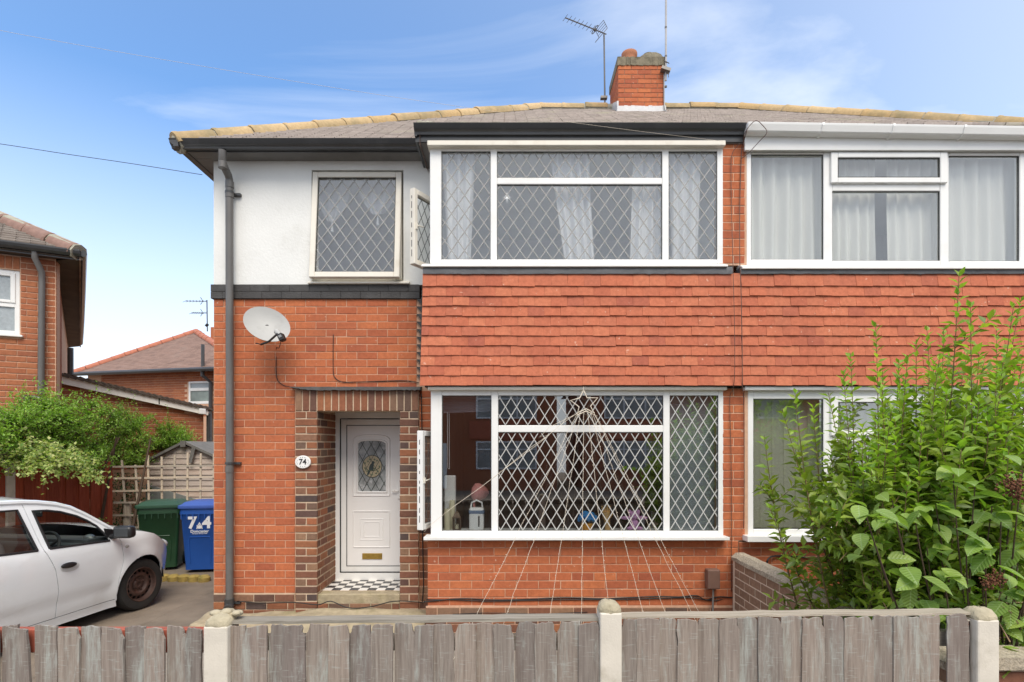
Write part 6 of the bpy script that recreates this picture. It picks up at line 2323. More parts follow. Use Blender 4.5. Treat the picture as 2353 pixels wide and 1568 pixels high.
# scalloped timber edging
YELL = M_plain('mossy_edging', (.34, .25, .07), .9, .3, 14, bmp=.8, dirt=(.14, .15, .03), dirt_amt=.7, dirt_scale=9)
lg = thing('log_edging', 'low mossy yellow scalloped edging on the drive in front of the bins', 'edging', (-4.9, 7.95, 0))
for k in range(9):
    xx = -5.7 + .155 * k
    yy = 7.93 - .012 * k
    MB().tube([(xx, yy, -.02), (xx, yy, .065 + random.uniform(-.012, .012)), (xx, yy, .09)], [.082, .082, .05], 10).build('log', YELL, lg, smooth=True)

# ------------------------------------------------------------------ car
TH = R(8)
CM = Matrix(((math.sin(TH), -math.cos(TH), 0, -5.262), (math.cos(TH), math.sin(TH), 0, 6.616), (0, 0, 1, 0), (0, 0, 0, 1)))   # x forward, y left, z up; origin under the front axle
car = thing('parked_car', 'white hatchback with rusty steel wheels parked nose-in on the drive', 'car', (CM[0][3], CM[1][3], 0))
CARW = M_plain('white_car_paint', (.80, .84, .87), .16, .02, 2, dirt=(.5, .48, .43), dirt_amt=.22, dirt_scale=1.8)
CARW.node_tree.nodes['Principled BSDF'].inputs['Coat Weight'].default_value = .9
CARW.node_tree.nodes['Principled BSDF'].inputs['Coat Roughness'].default_value = .04
CARB = M_plain('black_car_trim', (.018, .018, .02), .4, .1, 4)
INT = M_plain('dark_car_interior', (.085, .085, .088), .8, .2, 6)
RUST = M_plain('rusty_wheel', (.075, .042, .034), .65, .35, 14, dirt=(.14, .06, .035), dirt_amt=.6, dirt_scale=12, metal=.2)
TYRE = M_plain('tyre', (.022, .021, .02), .85, .2, 20, dirt=(.08, .065, .05), dirt_amt=.4)
_zs = [.15, .2, .35, .50, .62, .75, .86, .92, 1.0, 1.10, 1.30, 1.42, 1.47, 1.52]
_ys = [.79, .80, .835, .855, .862, .864, .855, .838, .795, .752, .672, .620, .555, .42]


def hw(x, z):
    w_ = float(np.interp(z, _zs, _ys))
    if x > .0: w_ -= .62 * min(x, .72) ** 2 * (1.0 if z < .9 else .8)
    if x < -2.2: w_ -= .20 * (min(-2.2 - x, 1.1)) ** 2
    for wx in (0, -2.59):
        r_ = math.hypot(x - wx, z - .30)
        if r_ > .3: w_ += .020 * math.exp(-((r_ - .36) / .07) ** 2)
    # crease along the lower door
    w_ -= .012 * math.exp(-((z - .36) / .05) ** 2) if -2.2 < x < -.4 else 0
    return w_


def side_panel(outline, hole=None, step=.05):
    bm = bmesh.new()
    for poly in [outline] + ([hole] if hole else []):
        vs = [bm.verts.new((p_[0], 0, p_[1])) for p_ in poly]
        for i in range(len(vs)): bm.edges.new((vs[i], vs[(i + 1) % len(vs)]))
    bmesh.ops.triangle_fill(bm, use_beauty=True, edges=bm.edges[:])
    xs_ = [p_[0] for p_ in outline]; zs_ = [p_[1] for p_ in outline]
    for axis, lo_, hi_ in ((0, min(xs_), max(xs_)), (2, min(zs_), max(zs_))):
        v_ = lo_ + step
        while v_ < hi_:
            co = [0, 0, 0]; co[axis] = v_
            no = [0, 0, 0]; no[axis] = 1
            bmesh.ops.bisect_plane(bm, geom=bm.verts[:] + bm.edges[:] + bm.faces[:], plane_co=co, plane_no=no, dist=1e-5)
            v_ += step
    return bm


def add_panel(name, m, outline, hole=None, off=0., both=True, parent=None, thick=.012, shrink=0):
    for sgn in ((-1, 1) if both else (-1,)):
        bm = side_panel(outline, hole)
        for v in bm.verts:
            x, z = v.co.x, v.co.z
            v.co.y = sgn * (hw(x, z) + off)
        fs = bm.faces[:]
        if thick:
            ex = bmesh.ops.extrude_face_region(bm, geom=fs)
            for g_ in ex['geom']:
                if isinstance(g_, bmesh.types.BMVert): g_.co.y -= sgn * thick
        bmesh.ops.recalc_face_normals(bm, faces=bm.faces)
        bm.transform(CM)
        me = bpy.data.meshes.new(name); bm.to_mesh(me); bm.free()
        me.materials.append(m)
        for p_ in me.polygons: p_.use_smooth = True
        me.set_sharp_from_angle(angle=R(35))
        o = adopt(bpy.data.objects.new(name, me), parent or car)
    return o


def arc(cx_, cz_, r_, a0, a1, n=14):
    return [(cx_ + r_ * math.cos(R(a0 + (a1 - a0) * k / n)), cz_ + r_ * math.sin(R(a0 + (a1 - a0) * k / n))) for k in range(n + 1)]


g = .004
WR = .350
# shut lines follow the photograph: rear door | front door | wing
arch_f = arc(-.02, .305, WR, 197, -20, 20)      # from rear to front over the wheel
wing = [(-.372, .205), (-.362, .45), (-.295, .66), (-.33, .885), (-.36, .985), (-.20, .975), (-.0, .935), (.16, .885), (.28, .815), (.40, .74), (.52, .66), (.60, .56), (.63, .45), (.64, .30), (.62, .22), (.345, .20)] + arch_f[::-1]
add_panel('front_wing', CARW, wing)
fd_hole = [(-1.135, .935), (-.47, .902), (-.50, .985), (-.555, 1.075), (-.64, 1.145), (-.74, 1.208), (-.90, 1.272), (-1.03, 1.300), (-1.165, 1.315)]
fd = [(-.372 - g, .225), (-.366 - g, .45), (-.299 - g, .66), (-.334 - g, .885), (-.36 - g, .99), (-.42, 1.03), (-.52, 1.105), (-.64, 1.195), (-.78, 1.278), (-.95, 1.338), (-1.10, 1.366), (-1.235, 1.38), (-1.19, .93), (-1.10, .72), (-1.06, .50), (-1.055, .225)]
add_panel('front_door', CARW, fd, fd_hole)
rd_hole = [(-1.255, .938), (-2.02, .985), (-2.12, 1.08), (-2.06, 1.28), (-1.90, 1.33), (-1.60, 1.345), (-1.305, 1.335)]
rd_ = [(-1.063, .225), (-1.068, .50), (-1.108, .72), (-1.198, .93), (-1.243, 1.383), (-1.60, 1.40), (-1.95, 1.385), (-2.16, 1.30), (-2.22, 1.06), (-2.20, .80), (-2.25, .62), (-2.22, .40), (-2.20, .225)]
add_panel('rear_door', CARW, rd_, rd_hole)
arch_r = arc(-2.59, .305, WR, 197, -16, 20)
qt = [(-2.208, .225), (-2.228, .40), (-2.258, .62), (-2.208, .80), (-2.228, 1.06), (-2.168, 1.30), (-1.955, 1.392), (-2.6, 1.37), (-2.85, 1.31), (-3.05, 1.10), (-3.16, .85), (-3.2, .5), (-3.16, .25), (-2.93, .21)] + arch_r[::-1]
add_panel('rear_quarter', CARW, qt)
sill = [(-.35, .135), (-.37, .205), (-.375, .218), (-2.2, .218), (-2.26, .20), (-2.26, .135)]
add_panel('door_sill', CARW, sill, off=.004)
# roof rail strip, roof, bonnet, tailgate: crowned sheets between the two sides


def deck(name, m, line, crown, off=0., ny=16):
    vs = []; fs = []
    for (x, z) in line:
        w_ = hw(x, z) + off
        for j in range(ny + 1):
            u = -1 + 2 * j / ny
            vs.append((x, w_ * u, z + crown * (1 - abs(u) ** 2.2)))
    for i in range(len(line) - 1):
        for j in range(ny):
            q_ = i * (ny + 1) + j
            fs.append((q_, q_ + 1, q_ + ny + 2, q_ + ny + 1))
    return MB().add(vs, fs, CM).build(name, m, car, smooth=True)


roofline = [(-.95, 1.338), (-1.10, 1.366), (-1.24, 1.382), (-1.60, 1.402), (-1.95, 1.390), (-2.6, 1.37), (-2.85, 1.31)]
# cant rail hides the joint between door tops and roof skin
deck('roof', CARW, [(-.86, 1.312)] + roofline, .085, .004)
deck('bonnet', CARW, [(-.37, .985), (-.20, .978), (-.0, .938), (.16, .888), (.28, .818), (.40, .745), (.52, .66)], .075, .002)
deck('front_bumper', CARW, [(.52, .66), (.60, .56), (.63, .45), (.64, .30), (.62, .22), (.55, .18)], .02)
deck('windscreen', CAR_GLASS, [(-.44, 1.03), (-.55, 1.11), (-.68, 1.205), (-.80, 1.275), (-.90, 1.318)], .07, -.03)
deck('tailgate', CARW, [(-3.05, 1.10), (-3.16, .85), (-3.2, .5), (-3.16, .25)], .02)
deck('rear_screen', CAR_GLASS, [(-2.85, 1.31), (-3.05, 1.10)], .05)
# pillars
for sgn in (-1, 1):
    pts = [CM @ Vector((x, sgn * (hw(x, z) - .012), z + .012)) for (x, z) in [(-.36, .99), (-.42, 1.035), (-.52, 1.112), (-.64, 1.203), (-.78, 1.288), (-.92, 1.338), (-1.10, 1.374), (-1.24, 1.390), (-1.60, 1.408), (-1.95, 1.395), (-2.6, 1.372), (-2.85, 1.31)]]
    MB().tube(pts, [.022, .024, .024, .024, .026, .028, .028, .028, .028, .028, .028, .02], 8).build('roof_rail', CARW, car, smooth=True)
    # window surrounds and glass
    for nm, h_ in (('front_door_glass', fd_hole), ('rear_door_glass', rd_hole)):
        bm = side_panel(h_)
        for v in bm.verts: v.co.y = sgn * (hw(v.co.x, v.co.z) - .010)
        bm.transform(CM)
        me = bpy.data.meshes.new(nm); bm.to_mesh(me); bm.free(); me.materials.append(CAR_GLASS)
        for p_ in me.polygons: p_.use_smooth = True
        adopt(bpy.data.objects.new(nm, me), car)
        q = MB()
        ppts = [CM @ Vector((x, sgn * (hw(x, z) + .001), z)) for x, z in h_ + h_[:1]]
        q.tube(ppts, .012, 6)
        q.build('window_seal', CARB, car)
    # mirror quarter
    q = MB().prism([(-.475, .905), (-.37, .945), (-.415, 1.02), (-.515, 1.045)], 'y', sgn * (hw(-.45, .96) - .004), sgn * (hw(-.45, .96) + .012), CM)
    q.build('mirror_sail', CARB, car)
    q = MB()
    yb_ = sgn * (hw(-.45, .96) + .01)
    q.tube([CM @ Vector((-.44, yb_, .94)), CM @ Vector((-.43, yb_ + sgn * .07, .95))], .03, 8)
    Mm = CM @ Matrix.Translation((-.42, yb_ + sgn * .155, .995)) @ Matrix.Rotation(R(8) * -sgn, 4, 'Z')
    prof_ = [(.0001, .065), (.055, .058), (.082, .03), (.09, -.01), (.085, -.035)]
    mo_ = q.build('wing_mirror', CARB, car, smooth=True)
    MB().box(-.055, .06, -.105, .105, -.068, .068, Mm).build('mirror_shell', CARB, mo_, bevel=.036, seg=3, smooth=True)
    MB().box(-.058, -.052, -.078, .078, -.045, .045, Mm).build('mirror_glass', M_plain('mirror_dark', (.06, .065, .07), .08, .1, 5) if 'mirror_dark' not in bpy.data.materials else bpy.data.materials['mirror_dark'], mo_, bevel=.01)
    # handles
    for xh, zh in ((-.975, .735), (-1.92, .77)):
        yy = hw(xh, zh)
        Mh = CM @ Matrix.Translation((xh, sgn * (yy + .002), zh)) @ Matrix.Rotation(R(2), 4, 'Y')
        q = MB().ball((.02, 0, -.014), .105, .004, .050, 16, 8, Mh)
        hcup = q.build('handle_recess', M_plain('recess_shade', (.60, .62, .63), .4, .02, 3) if 'recess_shade' not in bpy.data.materials else bpy.data.materials['recess_shade'], car, smooth=True)  # greyer than the white door: the scoop's shade is put into this colour
        q = MB().ball((-.005, sgn * .016, .006), .088, .018, .030, 14, 8, Mh)
        q.build('door_handle', CARB, hcup, smooth=True)
    q = MB().ball((0, 0, 0), .030, .008, .018, 12, 8, CM @ Matrix.Translation((-.255, sgn * hw(-.255, .80), .80)))
    q.build('side_indicator', M_plain('clear_lens', (.45, .45, .43), .15, .1, 9) if 'clear_lens' not in bpy.data.materials else bpy.data.materials['clear_lens'], car, smooth=True)
    q = MB().ball((.50, sgn * .60, .68), .11, .10, .075, 16, 10, CM)
    q.build('headlight', bpy.data.materials['clear_lens'], car, smooth=True)
    q = MB().ball((-3.06, sgn * .66, .92), .09, .08, .13, 14, 8, CM)
    q.build('tail_light', M_plain('red_lens', (.3, .02, .02), .2, .1, 9) if 'red_lens' not in bpy.data.materials else bpy.data.materials['red_lens'], car, smooth=True)
# dark core: floor pan, wheel wells, inner doors
q = MB()
q.box(-2.2, -.36, -.77, .77, .16, .26, CM).box(-.36, .5, -.55, .55, .18, .80, CM).box(-3.1, -2.25, -.6, .6, .22, .85, CM)
for s in (-1, 1):
    q.box(-2.2, -.38, min(s * .77, s * .79), max(s * .77, s * .79), .22, .88, CM)
q.box(-.62, -.37, -.72, .72, .26, .93, CM)
q.build('floor_pan', INT, car)
for s in (-1, 1):
    for wx in (0, -2.59):
        prof_ = arc(wx - .02, .30, WR + .03, 0, 180, 12)
        w_ = MB().prism(prof_, 'y', s * .50, s * .51, CM)
        m_ = MB()
        n = len(prof_)
        vs = [(p_[0], s * .50, p_[1]) for p_ in prof_] + [(p_[0], s * .80, p_[1]) for p_ in prof_]
        w_.add(vs, [(i, i + 1, n + i + 1, n + i) for i in range(n - 1)], CM)
        w_.build('wheel_arch_liner', CARB, car)
# seats, dashboard, steering wheel
q = MB()
for s in (-1, 1):
    Ms = CM @ Matrix.Translation((-1.20, s * .36, .42))
    q2 = MB().ball((0.12, 0, .02), .27, .24, .10, 14, 8, Ms).ball((-.16, 0, .36), .10, .23, .36, 14, 10, Ms).ball((-.20, 0, .76), .06, .13, .10, 12, 8, Ms)
    q2.build('seat', INT, car, smooth='all')
MB().ball((-2.05, 0, .50), .25, .62, .10, 14, 8, CM).ball((-2.28, 0, .75), .10, .62, .34, 14, 8, CM).build('rear_seat', INT, car, smooth='all')
MB().box(-.66, -.38, -.70, .70, .60, .90, CM).build('dashboard', M_plain('dash_plastic', (.10, .105, .105), .7, .1, 6), car, bevel=.05, seg=3)
sw0 = MB()
Msw = CM @ Matrix.Translation((-.80, -.36, .86)) @ Matrix.Rotation(R(-62), 4, 'Y')
ring_ = [(Msw @ Vector((.185 * math.cos(t_), .185 * math.sin(t_), 0))) for t_ in np.linspace(0, 2 * math.pi, 28)]
sw0.tube(ring_, .015, 8)
for a_ in (0, 125, 235): sw0.tube([Msw @ Vector((0, 0, -.03)), Msw @ Vector((.18 * math.cos(R(a_ + 180)), .18 * math.sin(R(a_ + 180)), 0))], .014, 6)
sw0.ball((0, 0, -.02), .06, .06, .03, 12, 8, Msw)
sw0.tube([Msw @ Vector((0, 0, -.03)), Msw @ Vector((0, 0, -.25))], .03, 8)
sw0.build('steering_wheel', M_plain('steering_grip', (.08, .075, .07), .6, .1, 6), car, smooth=True)
MB().ball((-.50, -.62, .93), .05, .07, .045, 12, 8, CM).build('air_vent', GREYMETAL, car, smooth=True)
MB().box(-.60, -.57, -.11, .11, 1.17, 1.23, CM).build('inner_mirror', CARB, car, bevel=.01)
# wheels: road wheel with pierced pressed-steel disc
def wheel(x, s, steer=0.):
    Mw = CM @ Matrix.Translation((x, s * .755, .305)) @ Matrix.Rotation(steer, 4, 'Z') @ Matrix.Rotation(R(90) * (1 if s < 0 else -1), 4, 'X')
    # local z points outwards
    ty = MB()
    ty.lathe([(.195, -.09), (.25, -.095), (.285, -.088), (.300, -.065), (.307, -.03), (.307, .03), (.300, .065), (.285, .088), (.25, .095), (.205, .088), (.195, .07)], 48, Mw, False)
    wt = ty.build('wheel', TYRE, car, smooth=True)
    rm_ = MB()
    rm_.lathe([(.203, .085), (.198, .092), (.190, .085), (.186, .05), (.176, .036), (.1725, .035)], 48, Mw, False)
    rm_.lathe([(.142, .048), (.140, .050), (.125, .058), (.105, .055), (.085, .030), (.060, .028), (.050, .042), (.030, .044), (.028, .030), (.0001, .028)][::-1], 48, Mw, False)
    ns = 16
    for k in range(ns):
        a0 = 2 * math.pi * (k + .16) / ns; a1 = 2 * math.pi * (k + .62) / ns
        for (r0, z0, r1, z1) in ((.141, .048, .174, .036),):
            vs = []
            for t_ in np.linspace(a0, a1, 5):
                vs += [(r0 * math.cos(t_), r0 * math.sin(t_), z0), (r1 * math.cos(t_), r1 * math.sin(t_), z1)]
            rm_.add(vs, [(2 * j, 2 * j + 1, 2 * j + 3, 2 * j + 2) for j in range(4)], Mw)
    for k in range(4):
        a0 = 2 * math.pi * (k + .3) / 4
        rm_.tube([Mw @ Vector((.05 * math.cos(a0) * 1.3, .05 * math.sin(a0) * 1.3, .024)), Mw @ Vector((.05 * math.cos(a0) * 1.3, .05 * math.sin(a0) * 1.3, .05))], .010, 6)
    rm_.build('rim', RUST, wt, smooth=True)
    MB().lathe([(.0001, -.01), (.19, -.01), (.19, -.02), (.0001, -.02)], 32, Mw).build('brake_backing', SEAL, wt)


for s in (-1, 1):
    wheel(-.02, s, R(-4)); wheel(-2.59, s)
# tinsel heap on the rear shelf seen through the rear door glass
TIN = M_plain('green_tinsel', (.05, .22, .16), .25, .5, 40, metal=.7)
tn_ = MB()
cB = CM @ Vector((-1.62, -.40, .86))
for k in range(420):
    a = Vector((random.gauss(0, 1), random.gauss(0, 1), random.gauss(0, 1))).normalized()
    p0 = cB + Vector((a.x * .15, a.y * .12, a.z * .15)) * random.uniform(.5, 1)
    d = Vector((random.gauss(0, 1), random.gauss(0, 1), random.gauss(0, 1))).normalized() * .04
    w2 = d.cross(a).normalized() * .003
    tn_.add([p0 - w2, p0 + w2, p0 + d], [(0, 1, 2)])
tag(tn_.build('tinsel', TIN, None), 'bundle of green tinsel inside the white car behind the rear door glass', 'tinsel')
# ------------------------------------------------------------------ plants


def leaf_verts(kind='small'):
    if kind == 'small':      # base, left, mid, right, tip
        v = np.array([(0, 0, 0), (-.5, .42, .10), (0, .48, -.02), (.5, .42, .10), (0, 1, -.10)])
        f = np.array([(0, 2, 1, 1), (0, 3, 2, 2), (1, 2, 4, 4), (2, 3, 4, 4)])[:, :3]
        return v, f
    st_ = [(.07, .20, .05), (.18, .39, .08), (.34, .49, .09), (.50, .48, .08), (.66, .39, .05), (.80, .26, .01), (.91, .13, -.04)]
    v = [(0, 0, 0)]
    for (y_, w_, z_) in st_: v += [(-w_, y_, z_ - .05 * y_), (0, y_ + .015, -.10 * y_ * y_), (w_, y_, z_ - .05 * y_)]
    v.append((0, 1.02, -.15))
    f = [(0, 2, 1), (0, 3, 2)]
    for i in range(len(st_) - 1):
        a_ = 1 + 3 * i
        f += [(a_, a_ + 1, a_ + 4), (a_, a_ + 4, a_ + 3), (a_ + 1, a_ + 2, a_ + 5), (a_ + 1, a_ + 5, a_ + 4)]
    e_ = 1 + 3 * (len(st_) - 1)
    f += [(e_, e_ + 1, e_ + 3), (e_ + 1, e_ + 2, e_ + 3)]
    v = np.array(v); f = np.array(f)
    return v, f


def leaf_field(pos, dirs, size, aspect, kind='small', roll=None, up=None):
    """arrays of leaf positions, pointing directions and lengths -> verts, faces (n,k,3)"""
    lv, lf = leaf_verts(kind)
    n = len(pos)
    d = dirs / np.linalg.norm(dirs, axis=1, keepdims=True)
    upv = np.tile(np.array([0, 0, 1.]), (n, 1)) if up is None else up
    s = np.cross(d, upv)
    ln = np.linalg.norm(s, axis=1, keepdims=True)
    s = np.where(ln > 1e-3, s / np.maximum(ln, 1e-6), np.array([1., 0, 0]))
    t = np.cross(s, d)
    a = (rng.normal(0, .5, n) if roll is None else roll)[:, None]
    s2 = s * np.cos(a) + t * np.sin(a); t2 = t * np.cos(a) - s * np.sin(a)
    L = size[:, None, None]
    V = pos[:, None, :] + L * (lv[None, :, 0:1] * aspect * s2[:, None, :] + lv[None, :, 1:2] * d[:, None, :] + lv[None, :, 2:3] * t2[:, None, :])
    Fc = lf[None] + (np.arange(n) * len(lv))[:, None, None]
    return V, Fc


def merge(V, Fc):
    return V.reshape(-1, 3), Fc.reshape(-1, 3)


LEAF_PRIV = M_leaf('privet_leaf', [(.12, .19, .036), (.23, .33, .05), (.32, .42, .062), (.14, .215, .05), (.42, .50, .08)], .38, .4)
LEAF_YOUNG = M_leaf('young_leaf', [(.30, .45, .06), (.23, .40, .055), (.38, .50, .08), (.19, .34, .05)], .45, .45)
LEAF_BIG = M_leaf('broad_leaf', [(.22, .35, .075), (.27, .40, .08), (.17, .28, .07), (.34, .46, .09)], .38, .45, vein=1)
LEAF_FAR = M_leaf('feathery_leaf', [(.23, .41, .07), (.30, .48, .08), (.18, .33, .055), (.40, .55, .11)], .4, .5)
LEAF_VAR = M_leaf('variegated_leaf', [(.52, .54, .20), (.22, .34, .07), (.62, .61, .28), (.14, .26, .05), (.46, .50, .16)], .35, .45)
STEM = M_plain('green_brown_stem', (.17, .12, .05), .8, .25, 20)
STEM_D = M_plain('brown_twig', (.085, .055, .035), .85, .25, 20)


def stem_curve(base, tip, bend, n=14):
    b = np.array(base, float); t = np.array(tip, float)
    m = (b + t) / 2 + np.array(bend)
    u = np.linspace(0, 1, n)[:, None]
    return (1 - u) ** 2 * b + 2 * u * (1 - u) * m + u ** 2 * t


# tall upright shrub in the right-hand front garden
shrub = thing('privet_shrub', 'tall bushy shrub with upright leafy shoots hiding the right house windows', 'shrub', (2.75, 3.75, 0))
tips = [(2204, 628), (2329, 703), (2345, 690), (2012, 750), (2130, 757), (2105, 780), (2169, 751), (1954, 812), (1938, 857), (2028, 853), (2066, 831), (2086, 818), (1826, 892), (1903, 902), (1797, 937), (1868, 928), (1756, 1001), (1929, 940), (2028, 947), (1768, 1166), (2250, 800), (2290, 760), (2350, 830), (2230, 700), (2180, 860), (2240, 900)]
stems = []
for i, (px, py) in enumerate(tips):
    yd_ = random.uniform(3.35, 4.25) if px > 1850 else random.uniform(3.5, 3.9)
    stems.append((px, py, yd_, 1))
for i in range(150):
    px = 2353 - abs(random.gauss(0, 1)) * 205 if i % 4 else random.uniform(1800, 2450)
    lo_ = 900 + max(0, (2100 - px)) * .75
    py = random.uniform(min(lo_, 1320), 1380)
    if px < 1790 or (py > 1150 and px < 1850 + (py - 1150) * .62): continue
    stems.append((px, py, random.uniform(3.0, 4.5), 0))
for i in range(70):
    px = random.uniform(1900, 2400)
    stems.append((px, random.uniform(800 + max(0, 2150 - px) * .75, 1050), random.uniform(3.2, 4.4), 0))
for i in range(22):       # beyond the frame, so the shrub is whole
    stems.append((random.uniform(2380, 2700), random.uniform(700, 1200), random.uniform(3.3, 4.3), 0))
LP = []; LDr = []; LS = []; YP_ = []; YDr = []; YS_ = []
sm = MB()


def leafy(pts, f0, node, size, young=True, splay=.85):
    """pairs of leaves along a stem"""
    seg = np.linalg.norm(np.diff(pts, axis=0), axis=1); cum = np.concatenate([[0], np.cumsum(seg)])
    Lt = cum[-1]
    s = f0 * Lt
    k = 0
    an = random.uniform(0, 3)
    while s < Lt:
        q = np.array([np.interp(s, cum, pts[:, j]) for j in range(3)])
        j = min(np.searchsorted(cum, s), len(pts) - 1); j = max(j, 1)
        tg = pts[j] - pts[j - 1]; tg = tg / np.linalg.norm(tg)
        a = np.cross(tg, [.3, .9, .1]); a /= np.linalg.norm(a); b = np.cross(tg, a)
        u = s / Lt
        for sg in (1, -1):
            o = (a * math.cos(an) + b * math.sin(an)) * sg
            up = .45 + .5 * (u > .93)
            d = o * splay + tg * up + np.array([0, 0, random.gauss(-.05, .16)]) + rng.normal(0, .12, 3)
            sz = size * random.uniform(.75, 1.2) * (1.0 if u < .9 else .75)
            if young and (u > .86 or random.random() < .10):
                YP_.append(q); YDr.append(d); YS_.append(sz * .9)
            else:
                LP.append(q); LDr.append(d); LS.append(sz)
        an += 1.45 + random.gauss(0, .15)
        s += node * random.uniform(.8, 1.2)
        k += 1


for (px, py, yd_, main) in stems:
    tip = np.array(P(px, py, yd_))
    bx = 2.72 + random.gauss(0, .16) + (px - 2150) * .0006
    base = np.array((bx, 3.75 + random.gauss(0, .14) + (yd_ - 3.8) * .3, 0.))
    out_ = tip - base
    bend = np.array((out_[0] * -.02 * random.uniform(-.5, 1) + .10 * np.sign(out_[0]), random.gauss(0, .05), -.10 * random.random()))
    pts = stem_curve(base, tip, bend)
    r0 = .010 if main else .007
    sm.tube([Vector(p_) for p_ in pts], list(np.linspace(r0, .0018, len(pts))), 5, False)
    leafy(pts, .34 if main else .25, .040, .100)
    for k in range(random.randint(3, 7)):
        u = random.uniform(.35, .85)
        j = int(u * (len(pts) - 1))
        b0 = pts[j]
        d = rng.normal(0, 1, 3); d[2] = abs(d[2]) * .8 + .5; d /= np.linalg.norm(d)
        tw = stem_curve(b0, b0 + d * random.uniform(.14, .34), rng.normal(0, .02, 3), 6)
        sm.tube([Vector(p_) for p_ in tw], [.003, .0028, .0025, .002, .0016, .0012], 4, False)
        leafy(tw, .12, .034, .086)
# dense lower mass
for k in range(430):
    px = random.uniform(1830, 2420); yd_ = random.uniform(3.15, 4.3)
    lo_ = 1010 + max(0, 2150 - px) * .62
    py = random.uniform(min(lo_, 1380), 1445)
    if px < 1880 + (py - 1180) * .62: continue
    b0 = np.array(P(px, py, yd_))
    d = rng.normal(0, 1, 3); d[2] = abs(d[2]) * .7 + .35; d[0] -= .25; d /= np.linalg.norm(d)
    tw = stem_curve(b0 - d * .1, b0 + d * random.uniform(.16, .32), rng.normal(0, .03, 3), 6)
    sm.tube([Vector(p_) for p_ in tw], [.004, .0035, .003, .0022, .0018, .0012], 4, False)
    leafy(tw, .1, .032, .084)
sm.build('stems', STEM, shrub, smooth='all', kind='stuff')
LP = np.array(LP); LDr = np.array(LDr); LS = np.array(LS)
V, Fc = leaf_field(LP, LDr, LS, .46)
nl = len(LP)
depth = LP[:, 1]
order = np.argsort(-(LS / depth))
sel = set(order[:250].tolist()); rest = np.array([i for i in range(nl) if i not in sel])
Vr, Fr = leaf_field(LP[rest], LDr[rest], LS[rest], .46)
pmesh('leaves', *merge(Vr, Fr), LEAF_PRIV, shrub, kind='stuff')


def leaf_objects(parent, pos, dirs, sizes, aspect, kind, m, name='leaf'):
    lv, lf = leaf_verts(kind)
    vv = lv * np.array([aspect, 1, 1])
    me = bpy.data.meshes.new(name); me.from_pydata([tuple(x) for x in vv], [], [tuple(x) for x in lf]); me.materials.append(m)
    if kind != 'small':
        for p_ in me.polygons: p_.use_smooth = True
    for q, d, s in zip(pos, dirs, sizes):
        d = Vector(d).normalized()
        sx = d.cross(Vector((0, 0, 1)))
        if sx.length < .01: sx = Vector((1, 0, 0))
        sx.normalize(); tz = sx.cross(d)
        Mr = Matrix((sx, d, tz)).transposed().to_4x4()
        inst(name, me, parent, Matrix.Translation(Vector(q)) @ Mr @ Matrix.Rotation(random.gauss(0, .4), 4, 'Y') @ Matrix.Diagonal((s, s, s, 1)))


si = np.array(sorted(sel))
leaf_objects(shrub, LP[si], LDr[si], LS[si], .46, 'small', LEAF_PRIV)
Vy, Fy = leaf_field(np.array(YP_), np.array(YDr), np.array(YS_), .42)
pmesh('young_leaves', *merge(Vy, Fy), LEAF_YOUNG, shrub, kind='stuff')

# broad-leaved shrub nearer the fence at the right edge
bl_ = thing('broad_leaf_shrub', 'broad-leaved green shrub with brown seed heads at the right edge by the last post', 'shrub', (2.75, 3.05, 0))
bp = []; bd_ = []; bs = []
sm = MB()
ctr = [(2330, 1130), (2240, 1120), (2150, 1160), (2060, 1200), (1985, 1170), (2130, 1260), (2220, 1230), (2300, 1200), (2340, 1260), (2170, 1330), (2260, 1330), (2070, 1330), (2120, 1390), (2210, 1400), (2330, 1370), (2345, 1440), (2280, 1160), (2190, 1090), (2350, 1080), (2265, 1270), (2050, 1150), (2240, 1425), (2330, 1310), (2100, 1180), (2160, 1220), (2345, 1500), (2010, 1250), (2420, 1200), (2450, 1350), (2400, 1100)]
for (px, py) in ctr:
    yd_ = random.uniform(2.78, 3.1)
    tip = np.array(P(px, py, yd_))
    base = np.array((2.8 + random.gauss(0, .1), 3.15 + random.gauss(0, .08), 0))
    pts = stem_curve(base, tip, (0.06 * np.sign(tip[0] - base[0]), 0.05, -.05), 10)
    sm.tube([Vector(p_) for p_ in pts], list(np.linspace(.009, .003, 10)), 5, False)
    for k in range(5):
        q = tip + rng.normal(0, .035, 3) * np.array([1.4, 1, 1])
        a = 2 * math.pi * k / 5 + random.random()
        d = np.array((math.cos(a), -.45 + .5 * math.sin(a), random.gauss(-.28, .22)))
        bp.append(q); bd_.append(d); bs.append(random.uniform(.095, .145) * (1.0 if k else .8))
    for k in range(3):
        u = random.uniform(.5, .9); j = int(u * 9)
        a = random.uniform(0, 6.28)
        bp.append(pts[j] + rng.normal(0, .02, 3)); bd_.append(np.array((math.cos(a), math.sin(a) - .3, random.gauss(-.25, .2)))); bs.append(random.uniform(.08, .12))
sm.build('stems', STEM_D, bl_, smooth='all', kind='stuff')
leaf_objects(bl_, bp, bd_, bs, .66, 'big', LEAF_BIG)
SEED = M_plain('brown_seed_head', (.14, .055, .025), .9, .35, 60)
for (px, py, n_, r_) in ((2326, 1112, 110, .055), (2338, 1135, 60, .04), (2287, 1328, 70, .04), (2270, 1340, 40, .03)):
    c = P(px, py, 2.78)
    q = MB()
    for k in range(n_):
        d = Vector((random.gauss(0, 1), random.gauss(0, .7), random.gauss(0, 1)))
        q.ball(c + d * r_ * .5, random.uniform(.004, .008), None, None, 5, 4)
    q.build('seed_head', SEED, bl_, smooth='all', kind='stuff')
